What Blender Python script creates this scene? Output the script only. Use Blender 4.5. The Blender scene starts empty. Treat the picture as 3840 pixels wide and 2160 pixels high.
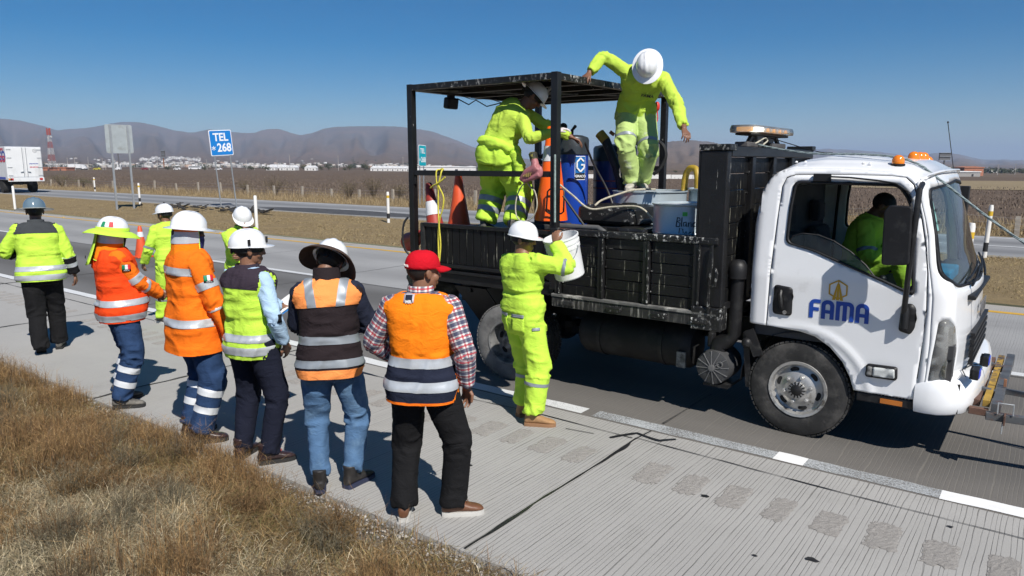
import bpy, bmesh, math, random
import numpy as np
from mathutils import Vector, Matrix, Quaternion
from mathutils.bvhtree import BVHTree
from mathutils.geometry import delaunay_2d_cdt
SC = bpy.context.scene
COL = SC.collection
R_ = math.radians
random.seed(11)
# ------------------------------------------------------------------ camera
CAM_H = 2.2
cam_d = bpy.data.cameras.new("camera")
cam = bpy.data.objects.new("camera", cam_d)
COL.objects.link(cam)
YAW, PITCH = 0.928, 0.1688
fwd = Vector((-math.cos(YAW) * math.cos(PITCH), math.sin(YAW) * math.cos(PITCH), -math.sin(PITCH)))
cam.location = (0, 0, CAM_H)
cam.rotation_euler = fwd.to_track_quat('-Z', 'Y').to_euler()
cam_d.sensor_width = 36.0
cam_d.lens = 2743.0 / 3840.0 * 36.0
cam_d.clip_start = 0.05
cam_d.clip_end = 60000
SC.camera = cam
# ------------------------------------------------------------------ sky and sun
SUN_EL, SUN_X, SUN_Y = R_(46.5), 0.8779, -0.4788
world = bpy.data.worlds.new("World")
SC.world = world
world.use_nodes = True
wn = world.node_tree.nodes
wn.clear()
sky = wn.new("ShaderNodeTexSky")
sky.sky_type = 'NISHITA'
sky.sun_disc = False
sky.sun_elevation = SUN_EL
sky.sun_rotation = math.atan2(SUN_X, SUN_Y)
sky.altitude = 1900
sky.air_density = 1.0
sky.dust_density = 0.25
sky.ozone_density = 3.0
bg = wn.new("ShaderNodeBackground")
bg.inputs[1].default_value = 0.06
wo = wn.new("ShaderNodeOutputWorld")
hsv = wn.new("ShaderNodeHueSaturation")
hsv.inputs["Saturation"].default_value = 1.62
world.node_tree.links.new(sky.outputs[0], hsv.inputs["Color"])
world.node_tree.links.new(hsv.outputs[0], bg.inputs[0])
world.node_tree.links.new(bg.outputs[0], wo.inputs[0])
sun_d = bpy.data.lights.new("sun", 'SUN')
sun_d.energy = 5.0
sun_d.angle = R_(0.53)
sun_d.color = (1.0, 0.955, 0.89)
sun = bpy.data.objects.new("sun", sun_d)
COL.objects.link(sun)
sd = Vector((SUN_X * math.cos(SUN_EL), SUN_Y * math.cos(SUN_EL), math.sin(SUN_EL)))
sun.rotation_euler = sd.to_track_quat('Z', 'Y').to_euler()
sun.location = sd * 50
SC.view_settings.view_transform = 'Standard'
SC.view_settings.look = 'None'
SC.view_settings.exposure = 0.28
SC.view_settings.gamma = 1.0
SC.view_settings.use_curve_mapping = False
SC.render.engine = 'CYCLES'
SC.cycles.max_bounces = 6
SC.cycles.transparent_max_bounces = 12
SC.cycles.volume_bounces = 0
SC.cycles.use_denoising = True
# ------------------------------------------------------------------ helpers
def tag(o, label=None, cat=None, group=None, kind=None):
 if label: o["label"] = label
 if cat: o["category"] = cat
 if group: o["group"] = group
 if kind: o["kind"] = kind
 return o
def thing(name, loc, label, cat, group=None, rotz=0.0):
 o = bpy.data.objects.new(name, None)
 COL.objects.link(o)
 o.location = loc
 o.rotation_euler = (0, 0, rotz)
 o.empty_display_size = 0.2
 return tag(o, label, cat, group)
def wpos(o):
 v = Vector((0, 0, 0))
 while o is not None:
  v += o.location
  o = o.parent
 return v
def link(name, me, mats=None, parent=None, smooth=None, bevel=0):
 o = bpy.data.objects.new(name, me)
 me.name = name
 COL.objects.link(o)
 if parent is not None: o.parent = parent
 if mats is not None:
  for m in (mats if isinstance(mats, (list, tuple)) else [mats]):
   me.materials.append(m)
 if smooth is not None:
  if smooth is True:
   me.polygons.foreach_set("use_smooth", [True] * len(me.polygons))
  elif smooth:
   sm(me, smooth)
 if bevel:
  b = o.modifiers.new("bevel", 'BEVEL')
  b.width = bevel; b.segments = 2; b.limit_method = 'ANGLE'; b.angle_limit = R_(40)
  b.harden_normals = False
 return o
def sm(me, deg):
 """smooth faces, sharp where two faces meet at more than deg"""
 me.polygons.foreach_set("use_smooth", [True] * len(me.polygons))
 bm = bmesh.new(); bm.from_mesh(me)
 a = R_(deg)
 for e in bm.edges:
  if len(e.link_faces) == 2:
   e.smooth = e.calc_face_angle(0) < a
 bm.to_mesh(me); bm.free()
def frame_from(d, up=Vector((0, 0, 1))):
 d = Vector(d).normalized()
 if abs(d.dot(up)) > 0.985: up = Vector((0, 1, 0)) if abs(d.y) < 0.9 else Vector((1, 0, 0))
 x = d.cross(up).normalized()
 y = x.cross(d).normalized()
 return x, y, d
class MB:
 def __init__(s): s.v = []; s.f = []; s.m = []; s.cm = 0
 def add(s, vs, fs, m=None):
  o = len(s.v)
  s.v += [tuple(p) for p in vs]
  s.f += [tuple(i + o for i in f) for f in fs]
  s.m += [s.cm if m is None else m] * len(fs)
  return s
 def box(s, c, size, rot=None, m=None):
  hx, hy, hz = size[0] / 2, size[1] / 2, size[2] / 2
  vs = [Vector((x, y, z)) for x in (-hx, hx) for y in (-hy, hy) for z in (-hz, hz)]
  if rot is not None: vs = [rot @ v for v in vs]
  c = Vector(c)
  return s.add([v + c for v in vs], [(0, 1, 3, 2), (4, 6, 7, 5), (0, 4, 5, 1), (2, 3, 7, 6), (0, 2, 6, 4), (1, 5, 7, 3)], m)
 def bb(s, x0, x1, y0, y1, z0, z1, m=None):
  return s.box(((x0 + x1) / 2, (y0 + y1) / 2, (z0 + z1) / 2), (abs(x1 - x0), abs(y1 - y0), abs(z1 - z0)), None, m)
 def bar(s, p0, p1, w, h, up=(0, 0, 1), m=None):
  p0, p1 = Vector(p0), Vector(p1)
  x, y, d = frame_from(p1 - p0, Vector(up))
  vs = []
  for p in (p0, p1):
   for a, b in ((-1, -1), (1, -1), (1, 1), (-1, 1)):
    vs.append(p + x * a * w / 2 + y * b * h / 2)
  return s.add(vs, [(3, 2, 1, 0), (4, 5, 6, 7), (0, 1, 5, 4), (1, 2, 6, 5), (2, 3, 7, 6), (3, 0, 4, 7)], m)
 def loft(s, rings, cap=True, m=None, closed=False):
  n = len(rings[0]); vs = []; fs = []
  for r in rings: vs += [tuple(p) for p in r]
  L = len(rings)
  for i in range(L if closed else L - 1):
   a = i * n; b = ((i + 1) % L) * n
   for j in range(n):
    k = (j + 1) % n
    fs.append((a + j, a + k, b + k, b + j))
  if cap and not closed:
   fs.append(tuple(range(n - 1, -1, -1)))
   fs.append(tuple((L - 1) * n + j for j in range(n)))
  return s.add(vs, fs, m)
 def tube(s, pts, r, n=8, cap=True, m=None, closed=False):
  pts = [Vector(p) for p in pts]
  L = len(pts)
  rr = r if isinstance(r, (list, tuple)) else [r] * L
  rings = []; px = None
  for i, p in enumerate(pts):
   if closed: d = pts[(i + 1) % L] - pts[i - 1]
   else: d = pts[min(i + 1, L - 1)] - pts[max(i - 1, 0)]
   if d.length < 1e-9: d = Vector((0, 0, 1))
   d.normalize()
   if px is None: x, y, _ = frame_from(d)
   else:
    x = px - d * px.dot(d)
    if x.length < 1e-6: x, y, _ = frame_from(d)
    x.normalize(); y = d.cross(x)
   px = x
   y = d.cross(x)
   rings.append([p + (x * math.cos(2 * math.pi * j / n) + y * math.sin(2 * math.pi * j / n)) * rr[i] for j in range(n)])
  return s.loft(rings, cap, m, closed)
 def lathe(s, prof, c, axis=(0, 0, 1), n=24, m=None, cap=True, a0=0.0, sx=1.0, sy=1.0):
  """prof: (radius, height along axis)"""
  x, y, d = frame_from(Vector(axis))
  c = Vector(c); rings = []
  for r, h in prof:
   rings.append([c + d * h + x * (math.cos(a0 + 2 * math.pi * j / n) * r * sx) + y * (math.sin(a0 + 2 * math.pi * j / n) * r * sy) for j in range(n)])
  return s.loft(rings, cap, m)
 def sphere(s, c, r, n=12, k=8, rot=None, m=None):
  r = r if isinstance(r, (tuple, list)) else (r, r, r)
  c = Vector(c); rings = []
  for i in range(1, k):
   ph = math.pi * i / k - math.pi / 2
   ring = []
   for j in range(n):
    t = 2 * math.pi * j / n
    p = Vector((math.cos(ph) * math.cos(t) * r[0], math.cos(ph) * math.sin(t) * r[1], math.sin(ph) * r[2]))
    ring.append(c + (rot @ p if rot is not None else p))
   rings.append(ring)
  return s.loft(rings, True, m)
 def prism(s, poly, fn0, fn1, m=None):
  """poly of 2-D points; fn0 / fn1 turn one into the two 3-D sides"""
  n = len(poly)
  vs = [fn0(p) for p in poly] + [fn1(p) for p in poly]
  fs = [tuple(range(n - 1, -1, -1)), tuple(range(n, 2 * n))]
  for i in range(n):
   j = (i + 1) % n
   fs.append((i, j, n + j, n + i))
  return s.add(vs, fs, m)
 def mesh(s, name="mesh", off=None):
  me = bpy.data.meshes.new(name)
  v = s.v
  if off is not None: v = [(p[0] - off[0], p[1] - off[1], p[2] - off[2]) for p in v]
  me.from_pydata(v, [], s.f)
  if any(s.m): me.polygons.foreach_set("material_index", s.m)
  bm = bmesh.new(); bm.from_mesh(me)
  bmesh.ops.recalc_face_normals(bm, faces=bm.faces)
  bm.to_mesh(me); bm.free()
  me.update()
  return me
 def build(s, name, mats, parent=None, smooth=None, bevel=0, local=False):
  off = None if (local or parent is None) else wpos(parent)
  return link(name, s.mesh(name, off), mats, parent, smooth, bevel)
def copy_tree(o, parent=None, name=None):
 c = o.copy()
 COL.objects.link(c)
 c.parent = parent
 for ch in list(o.children): copy_tree(ch, c)
 return c
def simple_child(name, me, parent, loc=(0, 0, 0), rot=(0, 0, 0), scale=(1, 1, 1)):
 o = bpy.data.objects.new(name, me)
 COL.objects.link(o)
 o.parent = parent
 o.location = loc; o.rotation_euler = rot; o.scale = scale
 return o
# ------------------------------------------------------------------ numpy noise
def vnoise(p, seed=0):
 """smooth value noise, -1..1; p is (n,3)"""
 p = np.asarray(p, float) + seed * 17.31
 i = np.floor(p).astype(np.int64); f = p - i
 f = f * f * f * (f * (f * 6 - 15) + 10)
 def h(a, b, c):
  x = (a * 374761393 + b * 668265263 + c * 2147483647 + seed * 974711) & 0xffffffff
  x = ((x ^ (x >> 13)) * 1274126177) & 0xffffffff
  x = (x ^ (x >> 16)) & 0xffffffff
  return x / 2147483647.5 - 1
 r = 0
 for a in (0, 1):
  for b in (0, 1):
   for c in (0, 1):
    w = (f[:, 0] if a else 1 - f[:, 0]) * (f[:, 1] if b else 1 - f[:, 1]) * (f[:, 2] if c else 1 - f[:, 2])
    r = r + w * h(i[:, 0] + a, i[:, 1] + b, i[:, 2] + c)
 return r
def fbm(p, seed=0, oct=4, gain=0.5):
 p = np.asarray(p, float); r = 0; a = 1; s = 0
 for k in range(oct):
  r = r + a * vnoise(p * (2 ** k), seed + k); s += a; a *= gain
 return r / s
# ------------------------------------------------------------------ materials
def nt(name):
 m = bpy.data.materials.new(name)
 m.use_nodes = True
 t = m.node_tree
 t.nodes.clear()
 out = t.nodes.new("ShaderNodeOutputMaterial")
 b = t.nodes.new("ShaderNodeBsdfPrincipled")
 t.links.new(b.outputs[0], out.inputs[0])
 return m, t, b
class NG:
 """short-hand for node building"""
 def __init__(s, t): s.t = t
 def n(s, kind, **kw):
  nd = s.t.nodes.new("ShaderNode" + kind)
  for k, v in kw.items():
   if k.startswith("i_"):
    nd.inputs[int(k[2:]) if k[2:].isdigit() else k[2:]].default_value = v
   else: setattr(nd, k, v)
  return nd
 def l(s, a, b): s.t.links.new(a, b); return s
 def math(s, op, a, b=None, c=None, clamp=False):
  nd = s.t.nodes.new("ShaderNodeMath"); nd.operation = op; nd.use_clamp = clamp
  for i, v in enumerate((a, b, c)):
   if v is None: continue
   if isinstance(v, (int, float)): nd.inputs[i].default_value = v
   else: s.t.links.new(v, nd.inputs[i])
  return nd.outputs[0]
 def noise(s, vec, scale, detail=4, rough=0.55, dist=0.0):
  nd = s.n("TexNoise"); nd.inputs["Scale"].default_value = scale
  nd.inputs["Detail"].default_value = detail; nd.inputs["Roughness"].default_value = rough
  nd.inputs["Distortion"].default_value = dist
  s.t.links.new(vec, nd.inputs["Vector"])
  return nd.outputs["Fac"]
 def ramp(s, v, lo, hi, a=0.0, b=1.0):
  nd = s.n("MapRange"); nd.inputs[1].default_value = lo; nd.inputs[2].default_value = hi
  nd.inputs[3].default_value = a; nd.inputs[4].default_value = b; nd.clamp = True
  s.t.links.new(v, nd.inputs[0]); return nd.outputs[0]
 def mix(s, fac, a, b, mode='MIX'):
  nd = s.n("Mix", data_type='RGBA', blend_type=mode)
  for i, v in ((0, fac), (6, a), (7, b)):
   if isinstance(v, (int, float)): nd.inputs[i].default_value = v
   elif isinstance(v, (tuple, list)): nd.inputs[i].default_value = (*v[:3], 1)
   else: s.t.links.new(v, nd.inputs[i])
  return nd.outputs[2]
 def pos(s, kind="Object"):
  return s.n("TexCoord").outputs[kind]
 def scale(s, vec, sc):
  nd = s.n("Mapping"); nd.inputs["Scale"].default_value = sc
  s.t.links.new(vec, nd.inputs["Vector"]); return nd.outputs[0]
 def sep(s, vec):
  nd = s.n("SeparateXYZ"); s.t.links.new(vec, nd.inputs[0]); return nd.outputs
 def comb(s, x, y, z):
  nd = s.n("CombineXYZ")
  for i, v in enumerate((x, y, z)):
   if isinstance(v, (int, float)): nd.inputs[i].default_value = v
   else: s.t.links.new(v, nd.inputs[i])
  return nd.outputs[0]
 def bump(s, h, strength, dist, bsdf, nrm=None):
  nd = s.n("Bump"); nd.inputs["Strength"].default_value = strength; nd.inputs["Distance"].default_value = dist
  s.t.links.new(h, nd.inputs["Height"])
  if nrm is not None: s.t.links.new(nrm, nd.inputs["Normal"])
  s.t.links.new(nd.outputs[0], bsdf.inputs["Normal"])
  return nd.outputs[0]
MATS = {}
def mat(name, col, rough=0.6, metal=0.0, var=0.1, vs=6.0, bump=0.0, bs=60.0, dirt=None, coat=0.0, spec=0.5, emis=0.0, sheen=0.0, stretch=None):
 """plain surface: base colour with soft variation, optional fine relief and dirt=(colour, low, high, scale, stretch)"""
 if name in MATS: return MATS[name]
 m, t, b = nt(name); g = NG(t)
 P = g.pos()
 if stretch: P = g.scale(P, stretch)
 lo = [c * (1 - var) for c in col]; hi = [min(c * (1 + var), 1.0) for c in col]
 c = g.mix(g.ramp(g.noise(P, vs), 0.3, 0.7), lo, hi)
 if dirt:
  dc, d0, d1, ds = dirt[:4]
  PP = g.scale(g.pos(), dirt[4]) if len(dirt) > 4 else g.pos()
  k = g.ramp(g.noise(PP, ds, 6, 0.65), d0, d1)
  if ds > 8: k = g.math('MULTIPLY', k, g.ramp(g.noise(g.pos(), ds * .11, 3, .6), .40, .60, .08, 1.0))
  c = g.mix(k, c, dc)
 g.l(c, b.inputs["Base Color"])
 b.inputs["Roughness"].default_value = rough
 b.inputs["Metallic"].default_value = metal
 b.inputs["Specular IOR Level"].default_value = spec
 if coat:
  b.inputs["Coat Weight"].default_value = coat; b.inputs["Coat Roughness"].default_value = 0.08
 if sheen:
  b.inputs["Sheen Weight"].default_value = sheen; b.inputs["Sheen Roughness"].default_value = 0.5
 if emis:
  g.l(c, b.inputs["Emission Color"]); b.inputs["Emission Strength"].default_value = emis
 if bump:
  g.bump(g.noise(P, bs, 5, 0.6), 1.0, bump, b)
 MATS[name] = m
 return m
def vcol_mat(name, rough=0.8, trans=0.0, spec=0.2):
 """colour taken from the per-leaf / per-blade colour stored on the mesh"""
 m, t, b = nt(name); g = NG(t)
 a = g.n("Attribute"); a.attribute_name = "Col"
 g.l(a.outputs["Color"], b.inputs["Base Color"])
 b.inputs["Roughness"].default_value = rough
 b.inputs["Specular IOR Level"].default_value = spec
 return m
def np_mesh(name, V, F, col=None):
 """fast mesh from arrays; F is (n,3) or (n,4); col per face-group colour per vertex"""
 me = bpy.data.meshes.new(name)
 V = np.asarray(V, np.float32); F = np.asarray(F, np.int32)
 k = F.shape[1]
 me.vertices.add(len(V)); me.vertices.foreach_set("co", V.ravel())
 me.loops.add(F.size); me.loops.foreach_set("vertex_index", F.ravel())
 me.polygons.add(len(F))
 me.polygons.foreach_set("loop_start", np.arange(0, F.size, k, dtype=np.int32))
 me.update(calc_edges=True)
 if col is not None:
  a = me.color_attributes.new("Col", 'FLOAT_COLOR', 'POINT')
  c = np.ones((len(V), 4), np.float32); c[:, :3] = col
  a.data.foreach_set("color", c.ravel())
 return me
def text_mesh(txt, size, extrude=0.002, bold=0.0, align='CENTER', sx=1.0):
 cu = bpy.data.curves.new("lettering", 'FONT')
 cu.body = txt; cu.size = size; cu.extrude = extrude; cu.offset = bold
 cu.align_x = align; cu.align_y = 'CENTER'; cu.resolution_u = 3
 o = bpy.data.objects.new("lettering", cu)
 COL.objects.link(o)
 bpy.context.view_layer.update()
 dg = bpy.context.evaluated_depsgraph_get()
 me = bpy.data.meshes.new_from_object(o.evaluated_get(dg))
 bpy.data.objects.remove(o)
 if sx != 1.0:
  for v in me.vertices: v.co.x *= sx
 return me
def put_text(name, txt, size, parent, world_mat, m, extrude=0.002, bold=0.0, sx=1.0):
 me = text_mesh(txt, size, extrude, bold, sx=sx)
 off = wpos(parent)
 M = Matrix.Translation(-off) @ world_mat
 me.transform(M)
 return link(name, me, m, parent)
def face_mat(o, right, up):
 """4x4 placing a flat XY shape so x->right, y->up at point o"""
 r = Vector(right).normalized(); u = Vector(up).normalized(); n = r.cross(u)
 M = Matrix((r, u, n)).transposed().to_4x4()
 M.translation = Vector(o)
 return M
# ================================================================== setting: ground and roads
Y_EDGE, Y_WHITE, Y_DASH, Y_YEL, Y_MED = 2.95, 5.44, 9.19, 12.98, 13.62
Y_R2A, Y_R2B, Y_FENCE = 20.6, 26.4, 30.7
XL, XR = -420.0, 160.0
def sheet(name, x0, x1, y0, y1, z, m, nx=1, ny=1, parent=None, kind="structure"):
 xs = np.linspace(x0, x1, nx + 1); ys = np.linspace(y0, y1, ny + 1)
 vs = [(x, y, z) for y in ys for x in xs]
 fs = [(j * (nx + 1) + i, j * (nx + 1) + i + 1, (j + 1) * (nx + 1) + i + 1, (j + 1) * (nx + 1) + i) for j in range(ny) for i in range(nx)]
 me = bpy.data.meshes.new(name); me.from_pydata(vs, [], fs)
 o = link(name, me, m, parent)
 if kind: o["kind"] = kind
 return o
def concrete(name, base, dark, groove_col, gstr, xfade, tracks=None, rough=0.85, xmix=None):
 m, t, b = nt(name); g = NG(t)
 P = g.pos(); x, y, z = g.sep(P)
 big = g.ramp(g.noise(g.scale(P, (0.5, 1.0, 1)), 0.9, 5, 0.6), 0.32, 0.72)
 c = g.mix(big, [v * 0.90 for v in base], [v * 1.06 for v in base])
 if xmix:
  c2 = g.mix(big, [v * 0.88 for v in xmix[0]], [v * 1.1 for v in xmix[0]])
  c = g.mix(g.ramp(x, xmix[1], xmix[2]), c, c2)
 if tracks:
  for yc, w, s in tracks:
   d = g.math('ABSOLUTE', g.math('SUBTRACT', y, yc))
   k = g.math('MULTIPLY', g.ramp(d, w, w * 0.3), g.ramp(g.noise(g.scale(P, (0.15, 1.2, 1)), 1.5, 3), 0.2, 0.6, s * 0.5, s))
   c = g.mix(k, c, dark)
 # blotches, small pits and pale scuffs
 c = g.mix(g.ramp(g.noise(P, 2.3, 6, 0.7), 0.56, 0.78, 0, 0.30), c, dark)
 c = g.mix(g.ramp(g.noise(P, 34, 3, 0.6), 0.60, 0.74, 0, 0.35), c, dark)
 c = g.mix(g.ramp(g.noise(g.scale(P, (1, 2.2, 1)), 20, 4, 0.7), 0.62, 0.75, 0, 0.35), c, [min(1, v * 1.35) for v in base])
 c = g.mix(g.ramp(g.noise(P, 120, 2, 0.6), 0.35, 0.7, 0.0, 0.22), c, dark)
 # tined grooves across the road, unevenly spaced
 wob = g.noise(g.comb(g.math('MULTIPLY', x, 7.0), g.math('MULTIPLY', y, 0.25), 0.0), 1.0, 2)
 wob2 = g.noise(P, 3.0, 2)
 xx = g.math('ADD', x, g.math('ADD', g.math('MULTIPLY', wob, 0.11), g.math('MULTIPLY', wob2, 0.012)))
 f = g.math('FRACT', g.math('DIVIDE', xx, 0.031))
 d = g.math('ABSOLUTE', g.math('SUBTRACT', f, 0.5))
 line = g.ramp(d, 0.11, 0.04)
 vis = g.ramp(g.noise(g.scale(P, (4.0, 0.7, 1)), 3.0, 4, 0.7), 0.30, 0.62, 0.15, 1.0)
 fade = g.ramp(x, xfade[0], xfade[1], xfade[2], 1.0)
 k = g.math('MULTIPLY', g.math('MULTIPLY', line, vis), g.math('MULTIPLY', fade, gstr), clamp=True)
 c = g.mix(k, c, groove_col)
 g.l(c, b.inputs["Base Color"])
 b.inputs["Roughness"].default_value = rough
 b.inputs["Specular IOR Level"].default_value = 0.3
 h = g.math('SUBTRACT', g.math('MULTIPLY', g.noise(P, 90, 4, 0.7), 0.7), g.math('MULTIPLY', k, 0.9))
 g.bump(h, 0.9, 0.003, b)
 return m
M_shoulder = concrete("shoulder concrete", (0.370, 0.362, 0.345), (0.22, 0.212, 0.20), (0.10, 0.096, 0.09), 0.72, (-9.0, -2.6, 0.22))
M_lane1 = concrete("lane one concrete", (0.165, 0.163, 0.160), (0.085, 0.082, 0.078), (0.20, 0.185, 0.16), 0.55, (-9.0, -2.5, 0.1),
                   tracks=[(6.4, 0.7, 0.75), (8.2, 0.7, 0.7)], xmix=((0.150, 0.140, 0.128), -9.0, -3.0))
M_lane2 = concrete("lane two concrete", (0.315, 0.315, 0.312), (0.17, 0.17, 0.17), (0.15, 0.145, 0.14), 0.5, (-7.0, -2.0, 0.1),
                   tracks=[(10.2, 0.7, 0.42), (12.0, 0.6, 0.38)])
M_inner = concrete("inner shoulder concrete", (0.355, 0.34, 0.315), (0.22, 0.20, 0.18), (0.20, 0.19, 0.18), 0.4, (-7.0, -2.0, 0.1))
def soil(name, a, b_, c_, s=1.0, bumpd=0.02, stretch=(1, 1, 1)):
 m, t, b = nt(name); g = NG(t); P = g.scale(g.pos(), stretch)
 c = g.mix(g.ramp(g.noise(P, 0.6 * s, 6, 0.65), 0.3, 0.7), a, b_)
 c = g.mix(g.ramp(g.noise(P, 7 * s, 6, 0.7), 0.45, 0.7, 0, 0.8), c, c_)
 c = g.mix(g.ramp(g.noise(P, 45 * s, 4, 0.7), 0.45, 0.75, 0, 0.45), c, [v * 0.45 for v in a])
 g.l(c, b.inputs["Base Color"]); b.inputs["Roughness"].default_value = 0.95
 b.inputs["Specular IOR Level"].default_value = 0.1
 g.bump(g.noise(P, 22 * s, 6, 0.75), 1.0, bumpd, b)
 return m
M_terrain = soil("bare terrain", (0.13, 0.098, 0.072), (0.155, 0.118, 0.085), (0.11, 0.085, 0.065), 0.02, 0.05)
M_field = soil("stubble field", (0.118, 0.088, 0.067), (0.150, 0.112, 0.084), (0.09, 0.068, 0.054), 0.35, 0.05, (0.35, 1, 1))
M_straw = soil("straw ground", (0.235, 0.175, 0.098), (0.30, 0.23, 0.125), (0.17, 0.13, 0.08), 1.6, 0.03)
M_strawfield = soil("straw field", (0.24, 0.19, 0.12), (0.29, 0.235, 0.15), (0.2, 0.16, 0.1), 0.2, 0.03)
M_verge = soil("verge soil", (0.15, 0.105, 0.058), (0.20, 0.15, 0.085), (0.09, 0.065, 0.042), 3.0, 0.02)
M_gravelbed = soil("gravel bed", (0.20, 0.185, 0.165), (0.27, 0.25, 0.23), (0.12, 0.11, 0.10), 5.0, 0.02)
sheet("terrain", -26000, 26000, -26000, 26000, -0.06, M_terrain)
sheet("field", -420, 420, 31.0, 236, -0.012, M_field)
sheet("straw_field", -30, 420, 84, 137, -0.004, M_strawfield)
sheet("grass_strip", XL, XR, Y_R2B + 0.25, 31.0, -0.012, M_straw)
shoulder = sheet("road_shoulder", XL, XR, Y_EDGE, Y_WHITE - 0.1, 0, M_shoulder)
lane1 = sheet("driving_lane", XL, XR, Y_WHITE - 0.1, Y_DASH - 0.08, 0, M_lane1)
lane2 = sheet("passing_lane", XL, XR, Y_DASH - 0.08, Y_YEL - 0.12, 0, M_lane2)
inner = sheet("inner_shoulder", XL, XR, Y_YEL - 0.12, Y_MED, 0, M_inner)
# slab edge of the shoulder towards the verge
mb = MB(); mb.add([(XL, Y_EDGE, 0), (XR, Y_EDGE, 0), (XR, Y_EDGE - 0.015, -0.09), (XL, Y_EDGE - 0.015, -0.09)], [(0, 1, 2, 3)])
mb.build("slab_edge", M_shoulder, shoulder)
# ---- uneven strips (seals, paint) as narrow sheets
def ribbon(name, pts, width, z, m, parent, seed=0, jag=0.4, step=0.06, blobs=0.0):
 """strip along a polyline with an irregular width"""
 P = [Vector((p[0], p[1])) for p in pts]
 out = []
 for a, b in zip(P[:-1], P[1:]):
  n = max(2, int((b - a).length / step))
  for i in range(n): out.append(a.lerp(b, i / n))
 out.append(P[-1])
 q = np.array([(p.x, p.y, seed * 3.7) for p in out])
 n1 = vnoise(q * 6, seed); n2 = vnoise(q * 6, seed + 9); n3 = vnoise(q * 1.3, seed + 5); n4 = vnoise(q * 2.2, seed + 2)
 vs = []
 for i, p in enumerate(out):
  d = (out[min(i + 1, len(out) - 1)] - out[max(i - 1, 0)]).normalized()
  nrm = Vector((-d.y, d.x))
  w = width * 0.5
  bl = blobs * max(0, n3[i] - 0.25) * 1.6
  c = p + nrm * n4[i] * (width * 0.4 if width < .05 else .006)
  a = c + nrm * (w * (1 + jag * n1[i]) + bl * max(0, n1[i] + .5))
  b = c - nrm * (w * (1 + jag * n2[i]) + bl * max(0, n2[i] + .5))
  vs += [(a.x, a.y, z), (b.x, b.y, z)]
 fs = [(2 * i, 2 * i + 1, 2 * i + 3, 2 * i + 2) for i in range(len(out) - 1)]
 me = bpy.data.meshes.new(name); me.from_pydata(vs, [], fs)
 return link(name, me, m, parent)
M_seal = mat("bitumen seal", (0.018, 0.018, 0.019), 0.45, var=0.3, vs=30, bump=0.002, bs=60)
M_joint = mat("saw cut joint", (0.055, 0.052, 0.048), 0.8, var=0.4, vs=20)
ribbon("joint_seal", [(-2.57, Y_EDGE + 0.02), (-2.575, 3.8), (-2.56, 4.6), (-2.57, 5.12)], 0.015, 0.007, M_seal, shoulder, 3, 0.8, 0.02, 0.016)
ribbon("joint_seal", [(-2.57, 5.12), (-2.55, 5.34)], 0.016, 0.007, M_seal, shoulder, 4, 0.8, 0.02, 0.03)
ribbon("joint_seal", [(-2.55, 5.56), (-2.53, 6.6)], 0.018, 0.007, M_joint, lane1, 5, 0.6, 0.05, 0.02)
for i, (xx, ww) in enumerate(((-7.17, .018), (-11.4, .014), (-15.6, .014), (-20.1, .016), (-24.4, .016), (2.1, .03))):
 ribbon("joint_seal", [(xx, Y_EDGE), (xx + .03, Y_WHITE - .12)], ww, 0.007, M_joint, shoulder, 10 + i, 0.5, 0.05, .02)
 ribbon("joint_seal", [(xx + .02, Y_WHITE + .12), (xx + .03, Y_DASH - .12)], ww, 0.007, M_joint, lane1, 20 + i, 0.5, 0.08, .02)
 ribbon("joint_seal", [(xx + .02, Y_DASH + .08), (xx + .03, Y_YEL - .14)], ww, 0.007, M_joint, lane2, 30 + i, 0.5, 0.08, .02)
 ribbon("joint_seal", [(xx + .02, Y_YEL + .08), (xx + .03, Y_MED)], ww, 0.007, M_joint, inner, 40 + i, 0.5, 0.08, .02)
ribbon("joint_seal", [(-2.57, 5.12), (-1.2, 5.06), (0.8, 5.03)], 0.009, 0.0072, M_seal, shoulder, 51, 0.9, 0.02, 0.022)
ribbon("joint_seal", [(-9.0, 5.08), (-4.6, 5.07), (-3.6, 5.13), (-2.6, 5.10)], 0.010, 0.0072, M_seal, shoulder, 52, 0.9, 0.02, 0.03)
ribbon("joint_seal", [(-40, 5.05), (-9.0, 5.08)], 0.012, 0.0072, M_joint, shoulder, 53, 0.6, 0.1, 0)
ribbon("joint_seal", [(-60, Y_DASH - .14), (3, Y_DASH - .14)], 0.014, 0.0072, M_joint, lane1, 54, 0.5, 0.12, 0)
ribbon("joint_seal", [(-2.75, 5.0), (-2.62, 5.22), (-2.4, 5.18), (-2.3, 5.28)], 0.012, 0.0074, M_seal, shoulder, 55, 0.9, 0.02, 0.03)
ribbon("joint_seal", [(-3.15, 4.96), (-2.9, 5.0)], 0.008, 0.0074, M_seal, shoulder, 56, 0.9, 0.02, 0.0)
for i, (sx, sy, sr) in enumerate(((-1.72, 4.45, .03), (-0.93, 4.05, .035), (-1.2, 3.9, .015), (-3.3, 3.9, .016), (-0.35, 4.95, .02))):
 mb = MB(); ring = [(sx + math.cos(a * .7) * sr * (1 + .4 * math.sin(a * 2.3 + i)), sy + math.sin(a * .7) * sr * .6 * (1 + .3 * math.cos(a * 3.1 + i)), 0.0068) for a in range(9)]
 mb.add(ring, [tuple(range(9))]); mb.build("tar_spot", M_seal, shoulder)
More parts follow.
